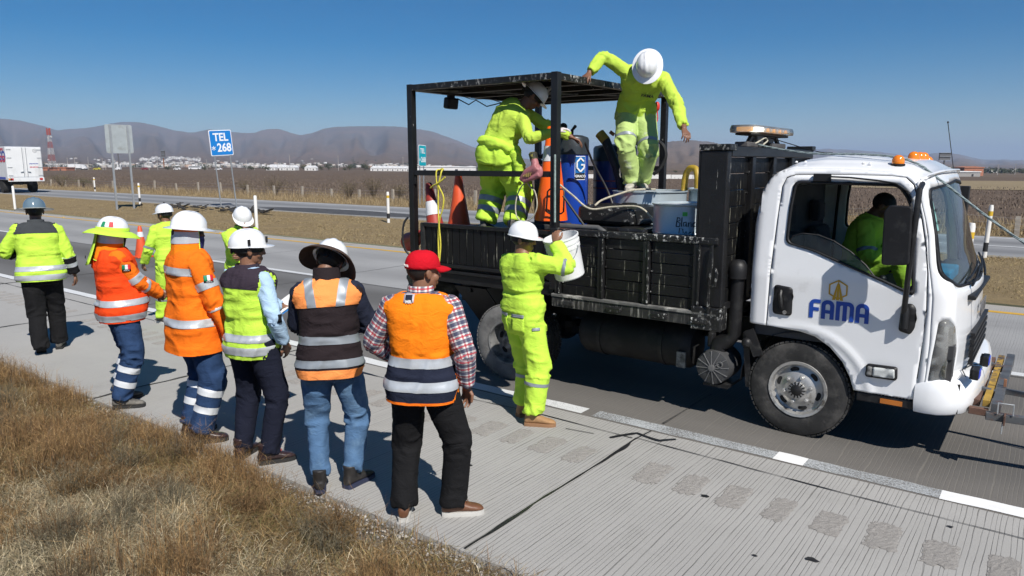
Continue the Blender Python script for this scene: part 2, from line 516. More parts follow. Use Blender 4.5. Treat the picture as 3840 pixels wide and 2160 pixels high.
# ---- paint
def paint(name, col, wear, xr=None):
 """road paint with worn holes; wear = (noise low, high) where paint is lost"""
 m, t, b = nt(name); g = NG(t); P = g.pos()
 b.inputs["Roughness"].default_value = 0.6
 c = g.mix(g.ramp(g.noise(P, 8, 5, 0.7), 0.4, 0.7, 0, 0.35), col, [v * 0.72 for v in col])
 g.l(c, b.inputs["Base Color"])
 n = g.noise(g.scale(P, (1.0, 1.6, 1)), 75, 5, 0.75)
 n2 = g.noise(P, 1.6, 3)
 v = g.math('ADD', n, g.math('MULTIPLY', g.math('SUBTRACT', n2, 0.5), 0.35))
 # edges fray
 a = g.ramp(v, wear[0], wear[1])
 tr = g.n("BsdfTransparent"); mx = g.n("MixShader")
 g.l(a, mx.inputs[0]); g.l(tr.outputs[0], mx.inputs[1]); g.l(b.outputs[0], mx.inputs[2])
 out = [n for n in t.nodes if n.type == 'OUTPUT_MATERIAL'][0]
 g.l(mx.outputs[0], out.inputs[0])
 return m
M_pnew = paint("fresh white paint", (0.80, 0.80, 0.79), (0.10, 0.16))
M_pmid = paint("white paint", (0.66, 0.67, 0.67), (0.30, 0.40))
M_pworn = paint("worn white paint", (0.46, 0.48, 0.49), (0.36, 0.60))
M_pdash = paint("dashed white paint", (0.62, 0.63, 0.63), (0.25, 0.40))
M_pyel = paint("yellow paint", (0.60, 0.345, 0.03), (0.30, 0.42))
WW = 0.155
ribbon("edge_line", [(-300, Y_WHITE), (-8.3, Y_WHITE)], WW, 0.004, M_pmid, lane1, 61, 0.10, 0.15)
ribbon("edge_line", [(-8.3, Y_WHITE), (-3.25, Y_WHITE)], WW, 0.004, M_pmid, lane1, 62, 0.12, 0.05)
ribbon("edge_line", [(-3.14, Y_WHITE), (-1.56, Y_WHITE)], WW, 0.004, M_pworn, lane1, 63, 0.12, 0.04)
ribbon("edge_line", [(-1.56, Y_WHITE), (-1.34, Y_WHITE)], WW * 1.05, 0.004, M_pnew, lane1, 64, 0.14, 0.03)
ribbon("edge_line", [(-1.34, Y_WHITE), (-0.46, Y_WHITE)], WW, 0.004, M_pworn, lane1, 65, 0.12, 0.04)
ribbon("edge_line", [(-0.46, Y_WHITE), (1.2, Y_WHITE)], WW * 1.05, 0.004, M_pnew, lane1, 66, 0.12, 0.04)
ribbon("edge_line", [(1.2, Y_WHITE), (60, Y_WHITE)], WW, 0.004, M_pworn, lane1, 67, 0.12, 0.2)
for a, b in ((-30.5, -25.5), (-17.2, -10.6), (-4.6, 0.4), (7, 12), (-45, -40), (-60, -55)):
 ribbon("lane_dash", [(a, Y_DASH), (b, Y_DASH)], 0.14, 0.004, M_pdash, lane2, int(a * 3) % 97, 0.12, 0.1)
ribbon("yellow_line", [(-300, Y_YEL), (-60, Y_YEL)], 0.15, 0.004, M_pyel, inner, 71, 0.1, 0.5)
ribbon("yellow_line", [(-60, Y_YEL), (60, Y_YEL)], 0.15, 0.004, M_pyel, inner, 72, 0.1, 0.1)
for x in (-33, -21.5, -12.4):
 mb = MB(); mb.lathe([(0.055, 0), (0.05, 0.012), (0.03, 0.02)], (x, Y_YEL + 0.16, 0.002), n=10); mb.build("road_stud", mat("road stud", (0.6, 0.36, 0.05), 0.4), inner)
# ---- milled rumble patches on the shoulder
M_rum = soil("milled concrete", (0.345, 0.327, 0.306), (0.41, 0.39, 0.365), (0.22, 0.205, 0.19), 16.0, 0.006, (1.6, 1, 1))
def rumble_mesh(seed):
 rnd = random.Random(seed)
 nx, ny = 10, 16
 vs = []; fs = []
 for j in range(ny + 1):
  for i in range(nx + 1):
   u, v = i / nx - .5, j / ny - .5
   ex = rnd.uniform(-.012, .012) if i in (0, nx) else 0
   ey = rnd.uniform(-.02, .02) if j in (0, ny) else 0
   edge = i in (0, nx) or j in (0, ny)
   z = 0.001 if edge else 0.002 + rnd.uniform(0, .004)
   k = 1.0 - 0.10 * (abs(u * 2) ** 4) - 0.10 * (abs(v * 2) ** 4)
   vs.append((u * .175 + ex, v * .40 * k + ey, z))
 for j in range(ny):
  for i in range(nx):
   a = j * (nx + 1) + i
   fs.append((a, a + 1, a + nx + 2, a + nx + 1))
 me = bpy.data.meshes.new("rumble_patch"); me.from_pydata(vs, [], fs); me.materials.append(M_rum); return me
rm = [rumble_mesh(i) for i in range(5)]
k = 0; x = 0.55
while x > -19.5:
 near_joint = any(abs(x - q) < 0.22 for q in (-2.5, -7.17, -11.4, -15.6))
 if not near_joint:
  simple_child("rumble_patch", rm[k % 5], shoulder, (x, 4.57 + random.uniform(-.015, .015), 0.001), (0, 0, math.pi * (k % 2) + random.uniform(-.05, .05)), (random.uniform(.82, 1.08), random.uniform(.86, 1.06), 1))
 x -= 0.302; k += 1
# ---- median between the carriageways, gently mounded
def mound(name, x0, x1, y0, y1, nx, ny, fn, m, kind="structure"):
 xs = np.linspace(x0, x1, nx + 1); ys = np.linspace(y0, y1, ny + 1)
 X, Y = np.meshgrid(xs, ys)
 Z = fn(X, Y)
 V = np.stack([X.ravel(), Y.ravel(), Z.ravel()], 1)
 a = (np.arange(ny)[:, None] * (nx + 1) + np.arange(nx)[None]).ravel()
 F = np.stack([a, a + 1, a + nx + 2, a + nx + 1], 1)
 me = np_mesh(name, V, F)
 o = link(name, me, m, None, True)
 if kind: o["kind"] = kind
 return o
def med_h(X, Y):
 v = np.clip((Y - Y_MED) / (Y_R2A - Y_MED), 0, 1)
 q = np.stack([X.ravel() * .5, Y.ravel() * .8, 0 * X.ravel()], 1)
 return 0.03 + 0.0 * X + np.sin(np.pi * v) * (-0.02 + 0.10 * fbm(q, 3).reshape(X.shape)) - 0.01 * v
mound("median", -170, 60, Y_MED, Y_R2A, 460, 18, med_h, M_straw)
sheet("median", XL, -170, Y_MED, Y_R2A, 0.0, M_straw)
# ---- opposite carriageway
def asphalt():
 m, t, b = nt("opposite asphalt"); g = NG(t); P = g.pos(); x, y, z = g.sep(P)
 c = g.mix(g.ramp(g.noise(g.scale(P, (.2, 1, 1)), 1.2, 5), .3, .7), (0.21, 0.215, 0.22), (0.27, 0.272, 0.275))
 for yc, w, s in ((22.2, .9, .75), (24.6, .9, .7)):
  d = g.math('ABSOLUTE', g.math('SUBTRACT', y, yc))
  k = g.math('MULTIPLY', g.ramp(d, w, .2), g.ramp(g.noise(g.scale(P, (.12, 1, 1)), 1.0, 4), .2, .6, s * .4, s))
  c = g.mix(k, c, (0.12, 0.122, 0.126))
 c = g.mix(g.ramp(g.noise(P, 18, 4, .7), .5, .75, 0, .3), c, (0.13, 0.13, 0.13))
 g.l(c, b.inputs["Base Color"]); b.inputs["Roughness"].default_value = .85
 return m
M_asph = asphalt()
road2 = sheet("opposite_road", XL, XR, Y_R2A, Y_R2B + 0.25, 0, M_asph)
M_patchdark = mat("dark asphalt patch", (0.06, 0.06, 0.062), .85, var=.3, vs=3)
def blob(name, pts, z, m, parent):
 mb = MB(); mb.add([(p[0], p[1], z) for p in pts], [tuple(range(len(pts)))]); return mb.build(name, m, parent)
blob("dark_patch", [(-32.5, 22.0), (-30, 21.3), (-26, 21.2), (-22.2, 21.5), (-20.4, 22.1), (-22, 22.9), (-26, 23.4), (-30, 23.3), (-32, 22.8)], 0.005, M_patchdark, road2)
for a, b in ((-66, -61), (-54, -49), (-40, -35.5), (-28, -23.2), (-16, -11), (-4, 1), (-80, -75)):
 ribbon("lane_dash", [(a, 23.5), (b, 23.5)], 0.13, 0.0085, M_pdash, road2, int(-a) % 91, 0.1, 0.3)
ribbon("edge_line", [(-200, 26.15), (40, 26.15)], .13, .004, M_pdash, road2, 81, .1, .8)
ribbon("yellow_line", [(-200, 20.95), (40, 20.95)], .12, .004, paint("faded yellow paint", (0.45, 0.33, 0.12), (.38, .55)), road2, 82, .1, .8)
# ---- near verge: uneven soil, gravel along the slab
def verge_h(X, Y):
 q = np.stack([X.ravel() * 1.3, Y.ravel() * 1.3, 0 * X.ravel()], 1)
 n = fbm(q, 8).reshape(X.shape)
 d = np.clip((Y_EDGE - Y) / 0.9, 0, 1)
 return -0.07 + d * (0.09 + 0.06 * n) + np.clip((Y_EDGE - 0.9 - Y) / 8, 0, 1) * 0.12
mound("verge", -60, 12, -16, Y_EDGE - 0.01, 360, 90, verge_h, M_verge)
sheet("verge", XL, -60, -16, Y_EDGE - 0.01, -0.03, M_verge)
sheet("verge", 12, XR, -16, Y_EDGE - 0.01, -0.03, M_verge)
sheet("gravel_edge", -60, 12, Y_EDGE - 0.24, Y_EDGE - 0.016, -0.028, M_gravelbed)
M_vcol = vcol_mat("dry plant", 0.75)
M_stone = vcol_mat("gravel stone", 0.85)
def gravel():
 rng = np.random.default_rng(5); n = 5200
 oc = np.array([(1, 0, 0), (-1, 0, 0), (0, 1, 0), (0, -1, 0), (0, 0, .7), (0, 0, -.7)], float)
 of = np.array([(0, 2, 4), (2, 1, 4), (1, 3, 4), (3, 0, 4), (2, 0, 5), (1, 2, 5), (3, 1, 5), (0, 3, 5)])
 x = rng.uniform(-13, 1, n); y = Y_EDGE - .016 - np.abs(rng.normal(0, .11, n)) - .005
 s = rng.uniform(.005, .017, n)
 V = oc[None] * s[:, None, None] * rng.uniform(.6, 1.3, (n, 6, 1))
 a = rng.uniform(0, 6.28, n); ca, sa = np.cos(a), np.sin(a)
 V = np.stack([V[..., 0] * ca[:, None] - V[..., 1] * sa[:, None], V[..., 0] * sa[:, None] + V[..., 1] * ca[:, None], V[..., 2]], -1)
 V += np.stack([x, y, np.full(n, -.022) + s * .4], -1)[:, None]
 F = of[None] + (np.arange(n) * 6)[:, None, None]
 g = rng.uniform(.12, .5, n)
 c = np.stack([g * 1.02, g * .97, g * .9], -1).repeat(6, 0)
 o = link("gravel", np_mesh("gravel", V.reshape(-1, 3), F.reshape(-1, 3), c), M_stone)
 o["kind"] = "stuff"
gravel()
# ---- grasses ------------------------------------------------------
def blades(x, y, z, h, w, lean, bend, az, col, rng, seg=2):
 """curved tapering blades; all arguments are arrays; returns V, F(tri), C"""
 n = len(x)
 dx, dy = np.cos(az), np.sin(az)
 tw = rng.uniform(0, 3.14, n); sx, sy = np.cos(tw), np.sin(tw)
 ts, ws = {3: ((0, .4, .75, 1), (1, .85, .55, 0)), 2: ((0, .55, 1), (1, .75, 0)), 1: ((0, 1), (1, 0))}[seg]
 P = []
 for t, wk in zip(ts, ws):
  out = h * (lean * t + bend * t * t)
  zz = h * t * np.maximum(0.12, 1 - 0.55 * (lean * t + bend * t * t))
  cx, cy, cz = x + dx * out, y + dy * out, z + zz
  if wk > 0:
   P.append(np.stack([cx - sx * w * wk / 2, cy - sy * w * wk / 2, cz], -1))
   P.append(np.stack([cx + sx * w * wk / 2, cy + sy * w * wk / 2, cz], -1))
  else: P.append(np.stack([cx, cy, cz], -1))
 k = len(P)
 V = np.stack(P, 1).reshape(-1, 3)
 f = np.array([q for i in range(seg - 1) for q in ((2 * i, 2 * i + 1, 2 * i + 3), (2 * i, 2 * i + 3, 2 * i + 2))] + [(k - 3, k - 2, k - 1)])
 F = (f[None] + (np.arange(n) * k)[:, None, None]).reshape(-1, 3)
 return V, F, np.repeat(col, k, 0)
def merge(parts):
 V, F, C = [], [], []; o = 0
 for v, f, c in parts:
  V.append(v); F.append(f + o); C.append(c); o += len(v)
 return np.concatenate(V), np.concatenate(F), np.concatenate(C)
def pal(rng, n, cols, weights, var=0.38):
 cols = np.array(cols); i = rng.choice(len(cols), n, p=np.array(weights) / sum(weights))
 return cols[i] * rng.uniform(1 - var, 1 + var, (n, 1))
def verge_z(x, y): return verge_h(x[None], y[None])[0]
def near_grass():
 rng = np.random.default_rng(21)
 parts = []
 def pts(n, x0, x1, y0, y1, key, lo, e0=.02):
  x = x0 + (x1 - x0) * rng.random(n) ** .8; y = rng.uniform(y0, y1, n)
  d = fbm(np.stack([x * 1.1, y * 1.1, np.full(n, key)], 1), int(key), 3)
  edge = (Y_EDGE - y) - .16 * vnoise(np.stack([x * 1.7, 0 * x, 0 * x], 1), 4)
  k = (d > lo) & (edge > e0 + 0.13 * rng.random(n)) & (y > -0.45 * x - 2.5)
  return x[k], y[k]
 # 1 pale matted straw
 x, y = pts(270000, -12, 0.6, 0.2, 2.95, 1.0, -0.6); n = len(x)
 cl = fbm(np.stack([x * .8, y * .8, 0 * x], 1), 77, 3); pale = np.exp(-(((x + 4.4) / .85) ** 2 + ((y - 1.85) / .5) ** 2)); warm = np.clip(.55 + 1.6 * cl - 1.3 * pale, 0, 1)[:, None]
 ca = pal(rng, n, [(.41, .335, .21), (.52, .445, .305), (.28, .225, .13), (.18, .17, .11)], (3, 1.8, 2.2, 2))
 cb = pal(rng, n, [(.23, .150, .068), (.30, .21, .095), (.145, .095, .048), (.19, .165, .065)], (3, 1.6, 2.4, 1.6))
 parts.append(blades(x, y, verge_z(x, y), rng.uniform(.06, .19, n) * (1 + .35 * cl + .45 * pale), rng.uniform(.0022, .0048, n), rng.uniform(.1, 1.1, n), rng.uniform(.1, 1.3, n), rng.uniform(0, 6.28, n), np.where(rng.random((n, 1)) < warm, cb, ca), rng))
 # 2 upright reddish-brown stems with side twigs
 x, y = pts(110000, -12, 0.9, 0.2, 2.93, 2.0, -0.02); kp = rng.random(len(x)) > 1.15 * np.exp(-(((x + 4.4) / .8) ** 2 + ((y - 1.85) / .45) ** 2)); x, y = x[kp], y[kp]; n = len(x)
 h = rng.uniform(.11, .30, n) * (1 + .5 * vnoise(np.stack([x * 1.5, y * 1.5, 0 * x], 1), 3))
 az = rng.uniform(0, 6.28, n); ln = rng.uniform(0, .32, n)
 col = pal(rng, n, [(.22, .130, .056), (.14, .082, .04), (.31, .205, .095), (.10, .068, .042)], (3, 2, 2.4, 1))
 z = verge_z(x, y)
 parts.append(blades(x, y, z, h, rng.uniform(.0024, .0042, n), ln, ln * .5, az, col, rng))
 for q in range(3):
  t = rng.uniform(.35, .95, n)
  bx, by, bz = x + np.cos(az) * h * ln * t, y + np.sin(az) * h * ln * t, z + h * t * .95
  parts.append(blades(bx, by, bz, h * rng.uniform(.15, .4, n), np.full(n, .0022), rng.uniform(.4, 1.1, n), rng.uniform(0, .4, n), rng.uniform(0, 6.28, n), col * rng.uniform(.8, 1.4, (n, 1)), rng, 1))
 # 3 grey-green low forbs
 x, y = pts(60000, -10, 0.6, 0.2, 2.75, 3.0, 0.10); n = len(x)
 parts.append(blades(x, y, verge_z(x, y), rng.uniform(.04, .15, n), rng.uniform(.003, .007, n), rng.uniform(.2, 1.0, n), rng.uniform(0, .6, n), rng.uniform(0, 6.28, n), pal(rng, n, [(.145, .135, .085), (.20, .185, .13), (.10, .105, .05)], (2, 2, 1)), rng, 1))
 # 4 long pale stalks leaning out of single crowns
 for k in range(60):
  cx, cy = rng.uniform(-7, -.6), rng.uniform(.6, 2.45)
  if cy < -0.45 * cx - 2.2: continue
  n = 45; r = np.abs(rng.normal(0, .09, n)); a = rng.uniform(0, 6.28, n)
  x = cx + np.cos(a) * r; y = cy + np.sin(a) * r
  parts.append(blades(x, y, verge_z(x, y), rng.uniform(.14, .27, n), rng.uniform(.0018, .003, n), rng.uniform(.1, .8, n), rng.uniform(.3, 1.2, n), a + rng.normal(0, .9, n), pal(rng, n, [(.46, .38, .23), (.38, .29, .15), (.52, .46, .32)], (2, 2, 1)), rng, 3))
 # shaggy dark brushy plants in clusters
 for k in range(95):
  cx, cy = rng.uniform(-9, -.2), rng.uniform(.6, 2.7)
  if cy < -0.45 * cx - 2.3 or vnoise(np.array([[cx * .8, cy * .8, 4.4]]), 12)[0] < -.15: continue
  n = 110; r = np.abs(rng.normal(0, .07, n)); a = rng.uniform(0, 6.28, n); x = cx + np.cos(a) * r; y = cy + np.sin(a) * r; z = verge_z(x, y)
  base = np.array([(.145, .088, .042), (.17, .105, .045), (.12, .105, .07), (.10, .075, .045)])[rng.integers(0, 4)]
  col = base[None] * rng.uniform(.6, 1.5, (n, 1)); h = rng.uniform(.12, .34, n) * rng.uniform(.8, 1.1); ln = rng.uniform(0, .55, n)
  parts.append(blades(x, y, z, h, rng.uniform(.002, .0036, n), ln, ln * .4, a + rng.normal(0, .4, n), col, rng, 3))
  for q in range(5):
   t = rng.uniform(.35, 1, n); bx, by, bz = x + np.cos(a) * h * ln * t, y + np.sin(a) * h * ln * t, z + h * t * .85
   parts.append(blades(bx, by, bz, h * rng.uniform(.1, .3, n), np.full(n, .003), rng.uniform(.3, 1.2, n), rng.uniform(0, .4, n), rng.uniform(0, 6.28, n), col * rng.uniform(.7, 1.5, (n, 1)), rng, 1))
 # 5 tall wiry weeds at the slab edge
 for k in range(150):
  cx = rng.uniform(-10, .6); cy = Y_EDGE - rng.uniform(.02, .35); n = 9
  h = rng.uniform(.10, .30, n); a = rng.uniform(0, 6.28, n); x = np.full(n, cx) + rng.normal(0, .012, n); y = np.full(n, cy) + rng.normal(0, .012, n)
  parts.append(blades(x, y, verge_z(x, y), h, np.full(n, .003), rng.uniform(.05, .5, n), rng.uniform(0, .4, n), a, pal(rng, n, [(.20, .115, .05), (.28, .19, .09)], (2, 1)), rng, 3))
 V, F, C = merge(parts)
 o = link("grass", np_mesh("grass", V, F, C), M_vcol); o["kind"] = "stuff"
near_grass()
def strip_grass():
 rng = np.random.default_rng(33); parts = []
 # short dry grass of the median
 n = 90000
 x = -np.abs(rng.gamma(1.6, 14, n)) + 3; y = rng.uniform(Y_MED + .1, Y_R2A - .1, n)
 z = med_h(x[None], y[None])[0]
 d = fbm(np.stack([x * .7, y * 1.2, 0 * x], 1), 5, 3)
 k = d > -.25; x, y, z, d = x[k], y[k], z[k], d[k]; n = len(x)
 parts.append(blades(x, y, z - .01, rng.uniform(.03, .10, n) * (1 + d), rng.uniform(.006, .012, n), rng.uniform(.2, 1.2, n), rng.uniform(0, .8, n), rng.uniform(0, 6.28, n), pal(rng, n, [(.31, .235, .12), (.37, .29, .16), (.22, .165, .085), (.27, .23, .11)], (3, 2, 2, 1)), rng))
 V, F, C = merge(parts)
 o = link("median_grass", np_mesh("median_grass", V, F, C), M_vcol); o["kind"] = "stuff"
 parts = []
 # tall straw by the fence
 n = 46000
 x = -np.abs(rng.gamma(1.7, 22, n)) + 6; y = Y_R2B + .45 + np.abs(rng.normal(0, 2.6, n))
 d = fbm(np.stack([x * .22, y * .4, 0 * x], 1), 6, 3)
 tall = .15 + .36 * np.clip((y - Y_R2B - .6) / 3.0, 0, 1)
 parts.append(blades(x, y, 0 * x, tall * rng.uniform(.5, 1.25, n) * (1 + .7 * d), rng.uniform(.008, .016, n), rng.uniform(0, .35, n), rng.uniform(0, .5, n), rng.uniform(0, 6.28, n), pal(rng, n, [(.33, .25, .135), (.38, .305, .185), (.25, .18, .095), (.17, .125, .08)], (3, 1.6, 2, 2)), rng))
 V, F, C = merge(parts)
 o = link("roadside_grass", np_mesh("roadside_grass", V, F, C), M_vcol); o["kind"] = "stuff"
 parts = []
 # brown weeds of the field
 n = 70000
 y = 31.5 + np.abs(rng.gamma(1.3, 16, n)); x = 10 - rng.random(n) * (40 + y * 2.0)
 d = fbm(np.stack([x * .10, y * .15, 0 * x], 1), 7, 3)
 k = (d > -.2) & ~((y > 84) & (x > -30)); x, y, d = x[k], y[k], d[k]; n = len(x)
 parts.append(blades(x, y, 0 * x - .02, rng.uniform(.06, .19, n) * (1 + .6 * d), rng.uniform(.012, .03, n) * (1 + y / 60), rng.uniform(0, .5, n), rng.uniform(0, .3, n), rng.uniform(0, 6.28, n), pal(rng, n, [(.155, .118, .092), (.18, .138, .106), (.13, .10, .078), (.20, .158, .118)], (3, 2, 2, .9)), rng))
 V, F, C = merge(parts)
 o = link("field_weeds", np_mesh("field_weeds", V, F, C), M_vcol); o["kind"] = "stuff"
strip_grass()
# ================================================================== distance: land, hills, town
FH = Vector((-math.cos(YAW), math.sin(YAW), 0)); RH = Vector((math.sin(YAW), math.cos(YAW), 0))
FPX, CP = 1840.0, math.cos(PITCH)
def far(px, d, z=0.0):
 """a place on the plain: bearing column px, distance d"""
 lat = (px - 1288.0) / FPX * CP * d
 p = FH * d + RH * lat
 return Vector((p.x, p.y, z))
def zy(y, d):                       # height that shows at row y from distance d
 return CAM_H - (y - 411.0) / FPX * CP * d
def lay(px):                        # the plain falls away gently to the right
 return float(np.interp(px, [-400, 700, 1500, 2500, 3200], [7, 8, 14, 19, 22]))
def zter(x, y):
 p = Vector((x, y, 0)); d = p.dot(FH)
 if d < 30: return 0.0
 px = 1288 + p.dot(RH) / d * FPX / CP
 return -lay(px) * min(1, max(0, (d - 50) / 130)) / FPX * d
for o in list(bpy.data.objects):
 if o.name.split('.')[0] in ("field", "straw_field", "terrain"):
  bpy.data.objects.remove(o)
def polar(name, d0, d1, nd, m, extra=0.0, px0=-1500, px1=4200, npx=150):
 ds = np.geomspace(d0, d1, nd); pxs = np.linspace(px0, px1, npx)
 vs = [];
 for d in ds:
  for px in pxs:
   p = far(px, d); vs.append((p.x, p.y, zter(p.x, p.y) + extra))
 fs = [(j * npx + i, j * npx + i + 1, (j + 1) * npx + i + 1, (j + 1) * npx + i) for j in range(nd - 1) for i in range(npx - 1)]
 me = bpy.data.meshes.new(name); me.from_pydata(vs, [], fs)
 o = link(name, me, m, None, True); o["kind"] = "structure"; return o
polar("terrain", 205, 24000, 40, M_terrain, -0.06)
def fieldgrid(name, x0, x1, y0, y1, m, extra):
 nx, ny = 90, 40
 xs = np.linspace(x0, x1, nx + 1); ys = np.linspace(y0, y1, ny + 1)
 vs = [(x, y, zter(x, y) + extra) for y in ys for x in xs]
 fs = [(j * (nx + 1) + i, j * (nx + 1) + i + 1, (j + 1) * (nx + 1) + i + 1, (j + 1) * (nx + 1) + i) for j in range(ny) for i in range(nx)]
 me = bpy.data.meshes.new(name); me.from_pydata(vs, [], fs)
 o = link(name, me, m, None, True); o["kind"] = "structure"
fieldgrid("field", -420, 260, 31.0, 330, M_field, -0.012)
fieldgrid("straw_field", -30, 260, 76, 150, M_strawfield, 0.03)
sheet("terrain", -26000, 26000, -26000, -16, -0.35, M_terrain)
def hill_mat(name, a, b_, dots):
 m, t, b = nt(name); g = NG(t); P = g.pos()
 c = g.mix(g.ramp(g.noise(P, 0.0016, 5, .6), .35, .65), a, b_)
 c = g.mix(g.ramp(g.noise(P, 0.02, 4, .7), .52, .66, 0, .65), c, dots)
 c = g.mix(g.ramp(g.noise(P, 0.09, 3, .7), .5, .7, 0, .5), c, dots)
 g.l(c, b.inputs["Base Color"]); b.inputs["Roughness"].default_value = 1; b.inputs["Specular IOR Level"].default_value = 0
 return m
M_hill = hill_mat("scrub hills", (0.115, 0.090, 0.074), (0.165, 0.112, 0.085), (0.060, 0.058, 0.042))
M_hill2 = hill_mat("near scrub hill", (0.13, 0.10, 0.078), (0.16, 0.115, 0.088), (0.05, 0.052, 0.035))
HILLS = {}
def hills(name, key, ridge, d0, d1, foot, m, pw=1.35, nx=420, nt_=46, rough=1.0, seed=1):
 rx = [r[0] for r in ridge]; ry = [r[1] for r in ridge]
 pxs = np.linspace(rx[0], rx[-1], nx)
 base = np.interp(pxs, rx, ry)
 ker = np.exp(-np.linspace(-2, 2, 9) ** 2); ker /= ker.sum()
 yr = np.convolve(np.pad(base, 4, mode='edge'), ker, 'valid')
 yr = yr + rough * 0.9 * vnoise(np.stack([pxs * .12, 0 * pxs, 0 * pxs], 1), seed) + rough * .45 * vnoise(np.stack([pxs * .45, 0 * pxs, 0 * pxs], 1), seed + 3)
 vs = []
 T = np.linspace(0, 1, nt_)
 def at(px, t):
  y_r = float(np.interp(px, pxs, yr)); yf = foot(px) if callable(foot) else foot
  d = d0 + (d1 - d0) * t
  sp = float(.28 * vnoise(np.array([[px * .05 + t * 2.1, t * 9, seed]]), seed + 9)[0] + vnoise(np.array([[px * .018 + t * .8, t * 2.2, seed * 3.3]]), seed) + .5 * vnoise(np.array([[px * .05 - t * 1.3, t * 4, seed]]), seed + 7)[0])
  y = yf + (y_r - yf) * (t ** pw) - (y_r - yf) * .36 * sp * math.sin(math.pi * t) * t
  return d, zy(y, d)
 HILLS[key] = at
 for t in T:
  for px in pxs:
   d, z = at(px, t); p = far(px, d, z); vs.append(tuple(p))
 for px in pxs:
  p = far(px, d1 * 1.25, -60); vs.append(tuple(p))
 n = nx
 fs = [(j * n + i, j * n + i + 1, (j + 1) * n + i + 1, (j + 1) * n + i) for j in range(nt_) for i in range(n - 1)]
 me = bpy.data.meshes.new(name); me.from_pydata(vs, [], fs)
 o = link(name, me, m, None, True); o["kind"] = "structure"
 return o
ridge_l = [(-900, 320), (-500, 285), (-200, 290), (0, 300), (60, 305), (130, 322), (150, 331), (185, 326), (215, 325), (245, 321), (290, 313), (320, 309), (360, 310), (400, 318), (440, 329), (490, 336), (530, 327), (560, 330), (600, 335), (640, 337), (668, 328), (700, 325), (730, 334), (757, 342), (790, 336), (820, 325), (850, 321), (920, 319.5), (1000, 320), (1050, 326), (1090, 333), (1130, 347), (1160, 358), (1190, 371), (1240, 382), (1300, 396), (1380, 408), (1480, 414)]
hills("hills", "left", ridge_l, 700, 6500, lambda px: 416.4 + lay(px), M_hill, 1.3, 460, 48, 1.0, 2)
ridge_n = [(1380, 428), (1440, 412), (1500, 398), (1540, 389), (1580, 372), (1640, 360), (1700, 355.5), (1740, 354.5), (1780, 357), (1840, 368), (1900, 384), (1960, 402), (2030, 424)]
hills("hills", "near", ridge_n, 720, 3300, lambda px: 416.4 + lay(px), M_hill2, 1.1, 160, 30, 1.4, 4)
ridge_r = [(1500, 405), (1700, 392), (1900, 382), (2002, 379), (2068, 375.5), (2129, 377), (2202, 382), (2251, 388), (2300, 394), (2325, 392), (2347, 384.5), (2399, 386), (2435, 394), (2472, 402), (2533, 401.6), (2600, 404), (2750, 395), (2950, 398), (3300, 412)]
hills("hills", "right", ridge_r, 460, 9800, lambda px: 430 + lay(px) * .6, M_hill, 0.55, 260, 40, 0.6, 6)
# ---- foliage clumps for far trees, bushes
def leaf_cloud(rng, n, c, r, size, cols, flat=0.0, up=0.3):
 """n leaf-sized triangles spread unevenly through an ellipsoid"""
 k = rng.normal(0, 1, (n, 3)); k /= np.linalg.norm(k, axis=1)[:, None]
 rad = rng.random(n) ** 0.45
 lob = 1 + .35 * vnoise(k * 2.2, int(rng.integers(1, 90)))
 p = k * (rad * lob)[:, None] * np.array(r) + np.array(c)
 a = rng.normal(0, 1, (n, 3)); a /= np.linalg.norm(a, axis=1)[:, None]
 b = np.cross(a, rng.normal(0, 1, (n, 3))); b /= np.linalg.norm(b, axis=1)[:, None] + 1e-9
 s = size * rng.uniform(.6, 1.5, (n, 1))
 V = np.stack([p - a * s, p + a * s * .9 + b * s * .2, p + b * s * 1.1], 1).reshape(-1, 3)
 F = np.arange(n * 3).reshape(-1, 3)
 cl = np.array(cols)[rng.integers(0, len(cols), n)] * rng.uniform(.75, 1.25, (n, 1))
 return V, F, np.repeat(cl, 3, 0)
M_bark = mat("bark", (0.11, 0.085, 0.06), .9, var=.3, vs=3)
GREEN = [(.045, .055, .028), (.06, .07, .035), (.035, .042, .022), (.075, .08, .045)]
OLIVE = [(.11, .105, .05), (.14, .125, .065), (.08, .08, .04)]
BROWN = [(.15, .115, .075), (.11, .082, .055), (.19, .15, .10), (.12, .105, .055)]
def plant(name, loc, w, h, cols, label, cat, group, seed, n=420, twiggy=False, size=None):
 rng = np.random.default_rng(seed)
 root = thing(name, loc, label, cat, group)
 mb = MB()
 if twiggy:
  for k in range(26):
   a = rng.uniform(0, 6.28); r = rng.uniform(.15, .5) * w
   mb.tube([(0, 0, 0), (math.cos(a) * r * .5, math.sin(a) * r * .5, h * .55), (math.cos(a) * r, math.sin(a) * r, h * rng.uniform(.7, 1.05))], [.012 * h, .008 * h, .003], 4)
 else:
  mb.tube([(0, 0, -.2), (.03 * w, 0, h * .35), (0, .04 * w, h * .7)], [.05 * h, .04 * h, .015 * h], 6)
  for k in range(5):
   a = k * 1.26; mb.tube([(0, 0, h * .3), (math.cos(a) * w * .3, math.sin(a) * w * .3, h * .68)], [.03 * h, .008 * h], 5)
 mb.build("stem" if twiggy else "trunk", M_bark, root, local=True)
 parts = []
 nb = 7
 for k in range(nb):
  a = k * 2.4; rr = .24 * w * (0 if k == 0 else 1)
  parts.append(leaf_cloud(rng, n // nb, (math.cos(a) * rr, math.sin(a) * rr, h * (.55 + .13 * math.sin(k * 1.7))), (w * .33, w * .33, h * rng.uniform(.26, .42)), size or w * .055, cols))
 V, F, C = merge(parts); V[:, 2] = np.maximum(V[:, 2], .02)
 link("foliage" if twiggy else "crown", np_mesh("crown", V, F, C), M_vcol, root)
 return root
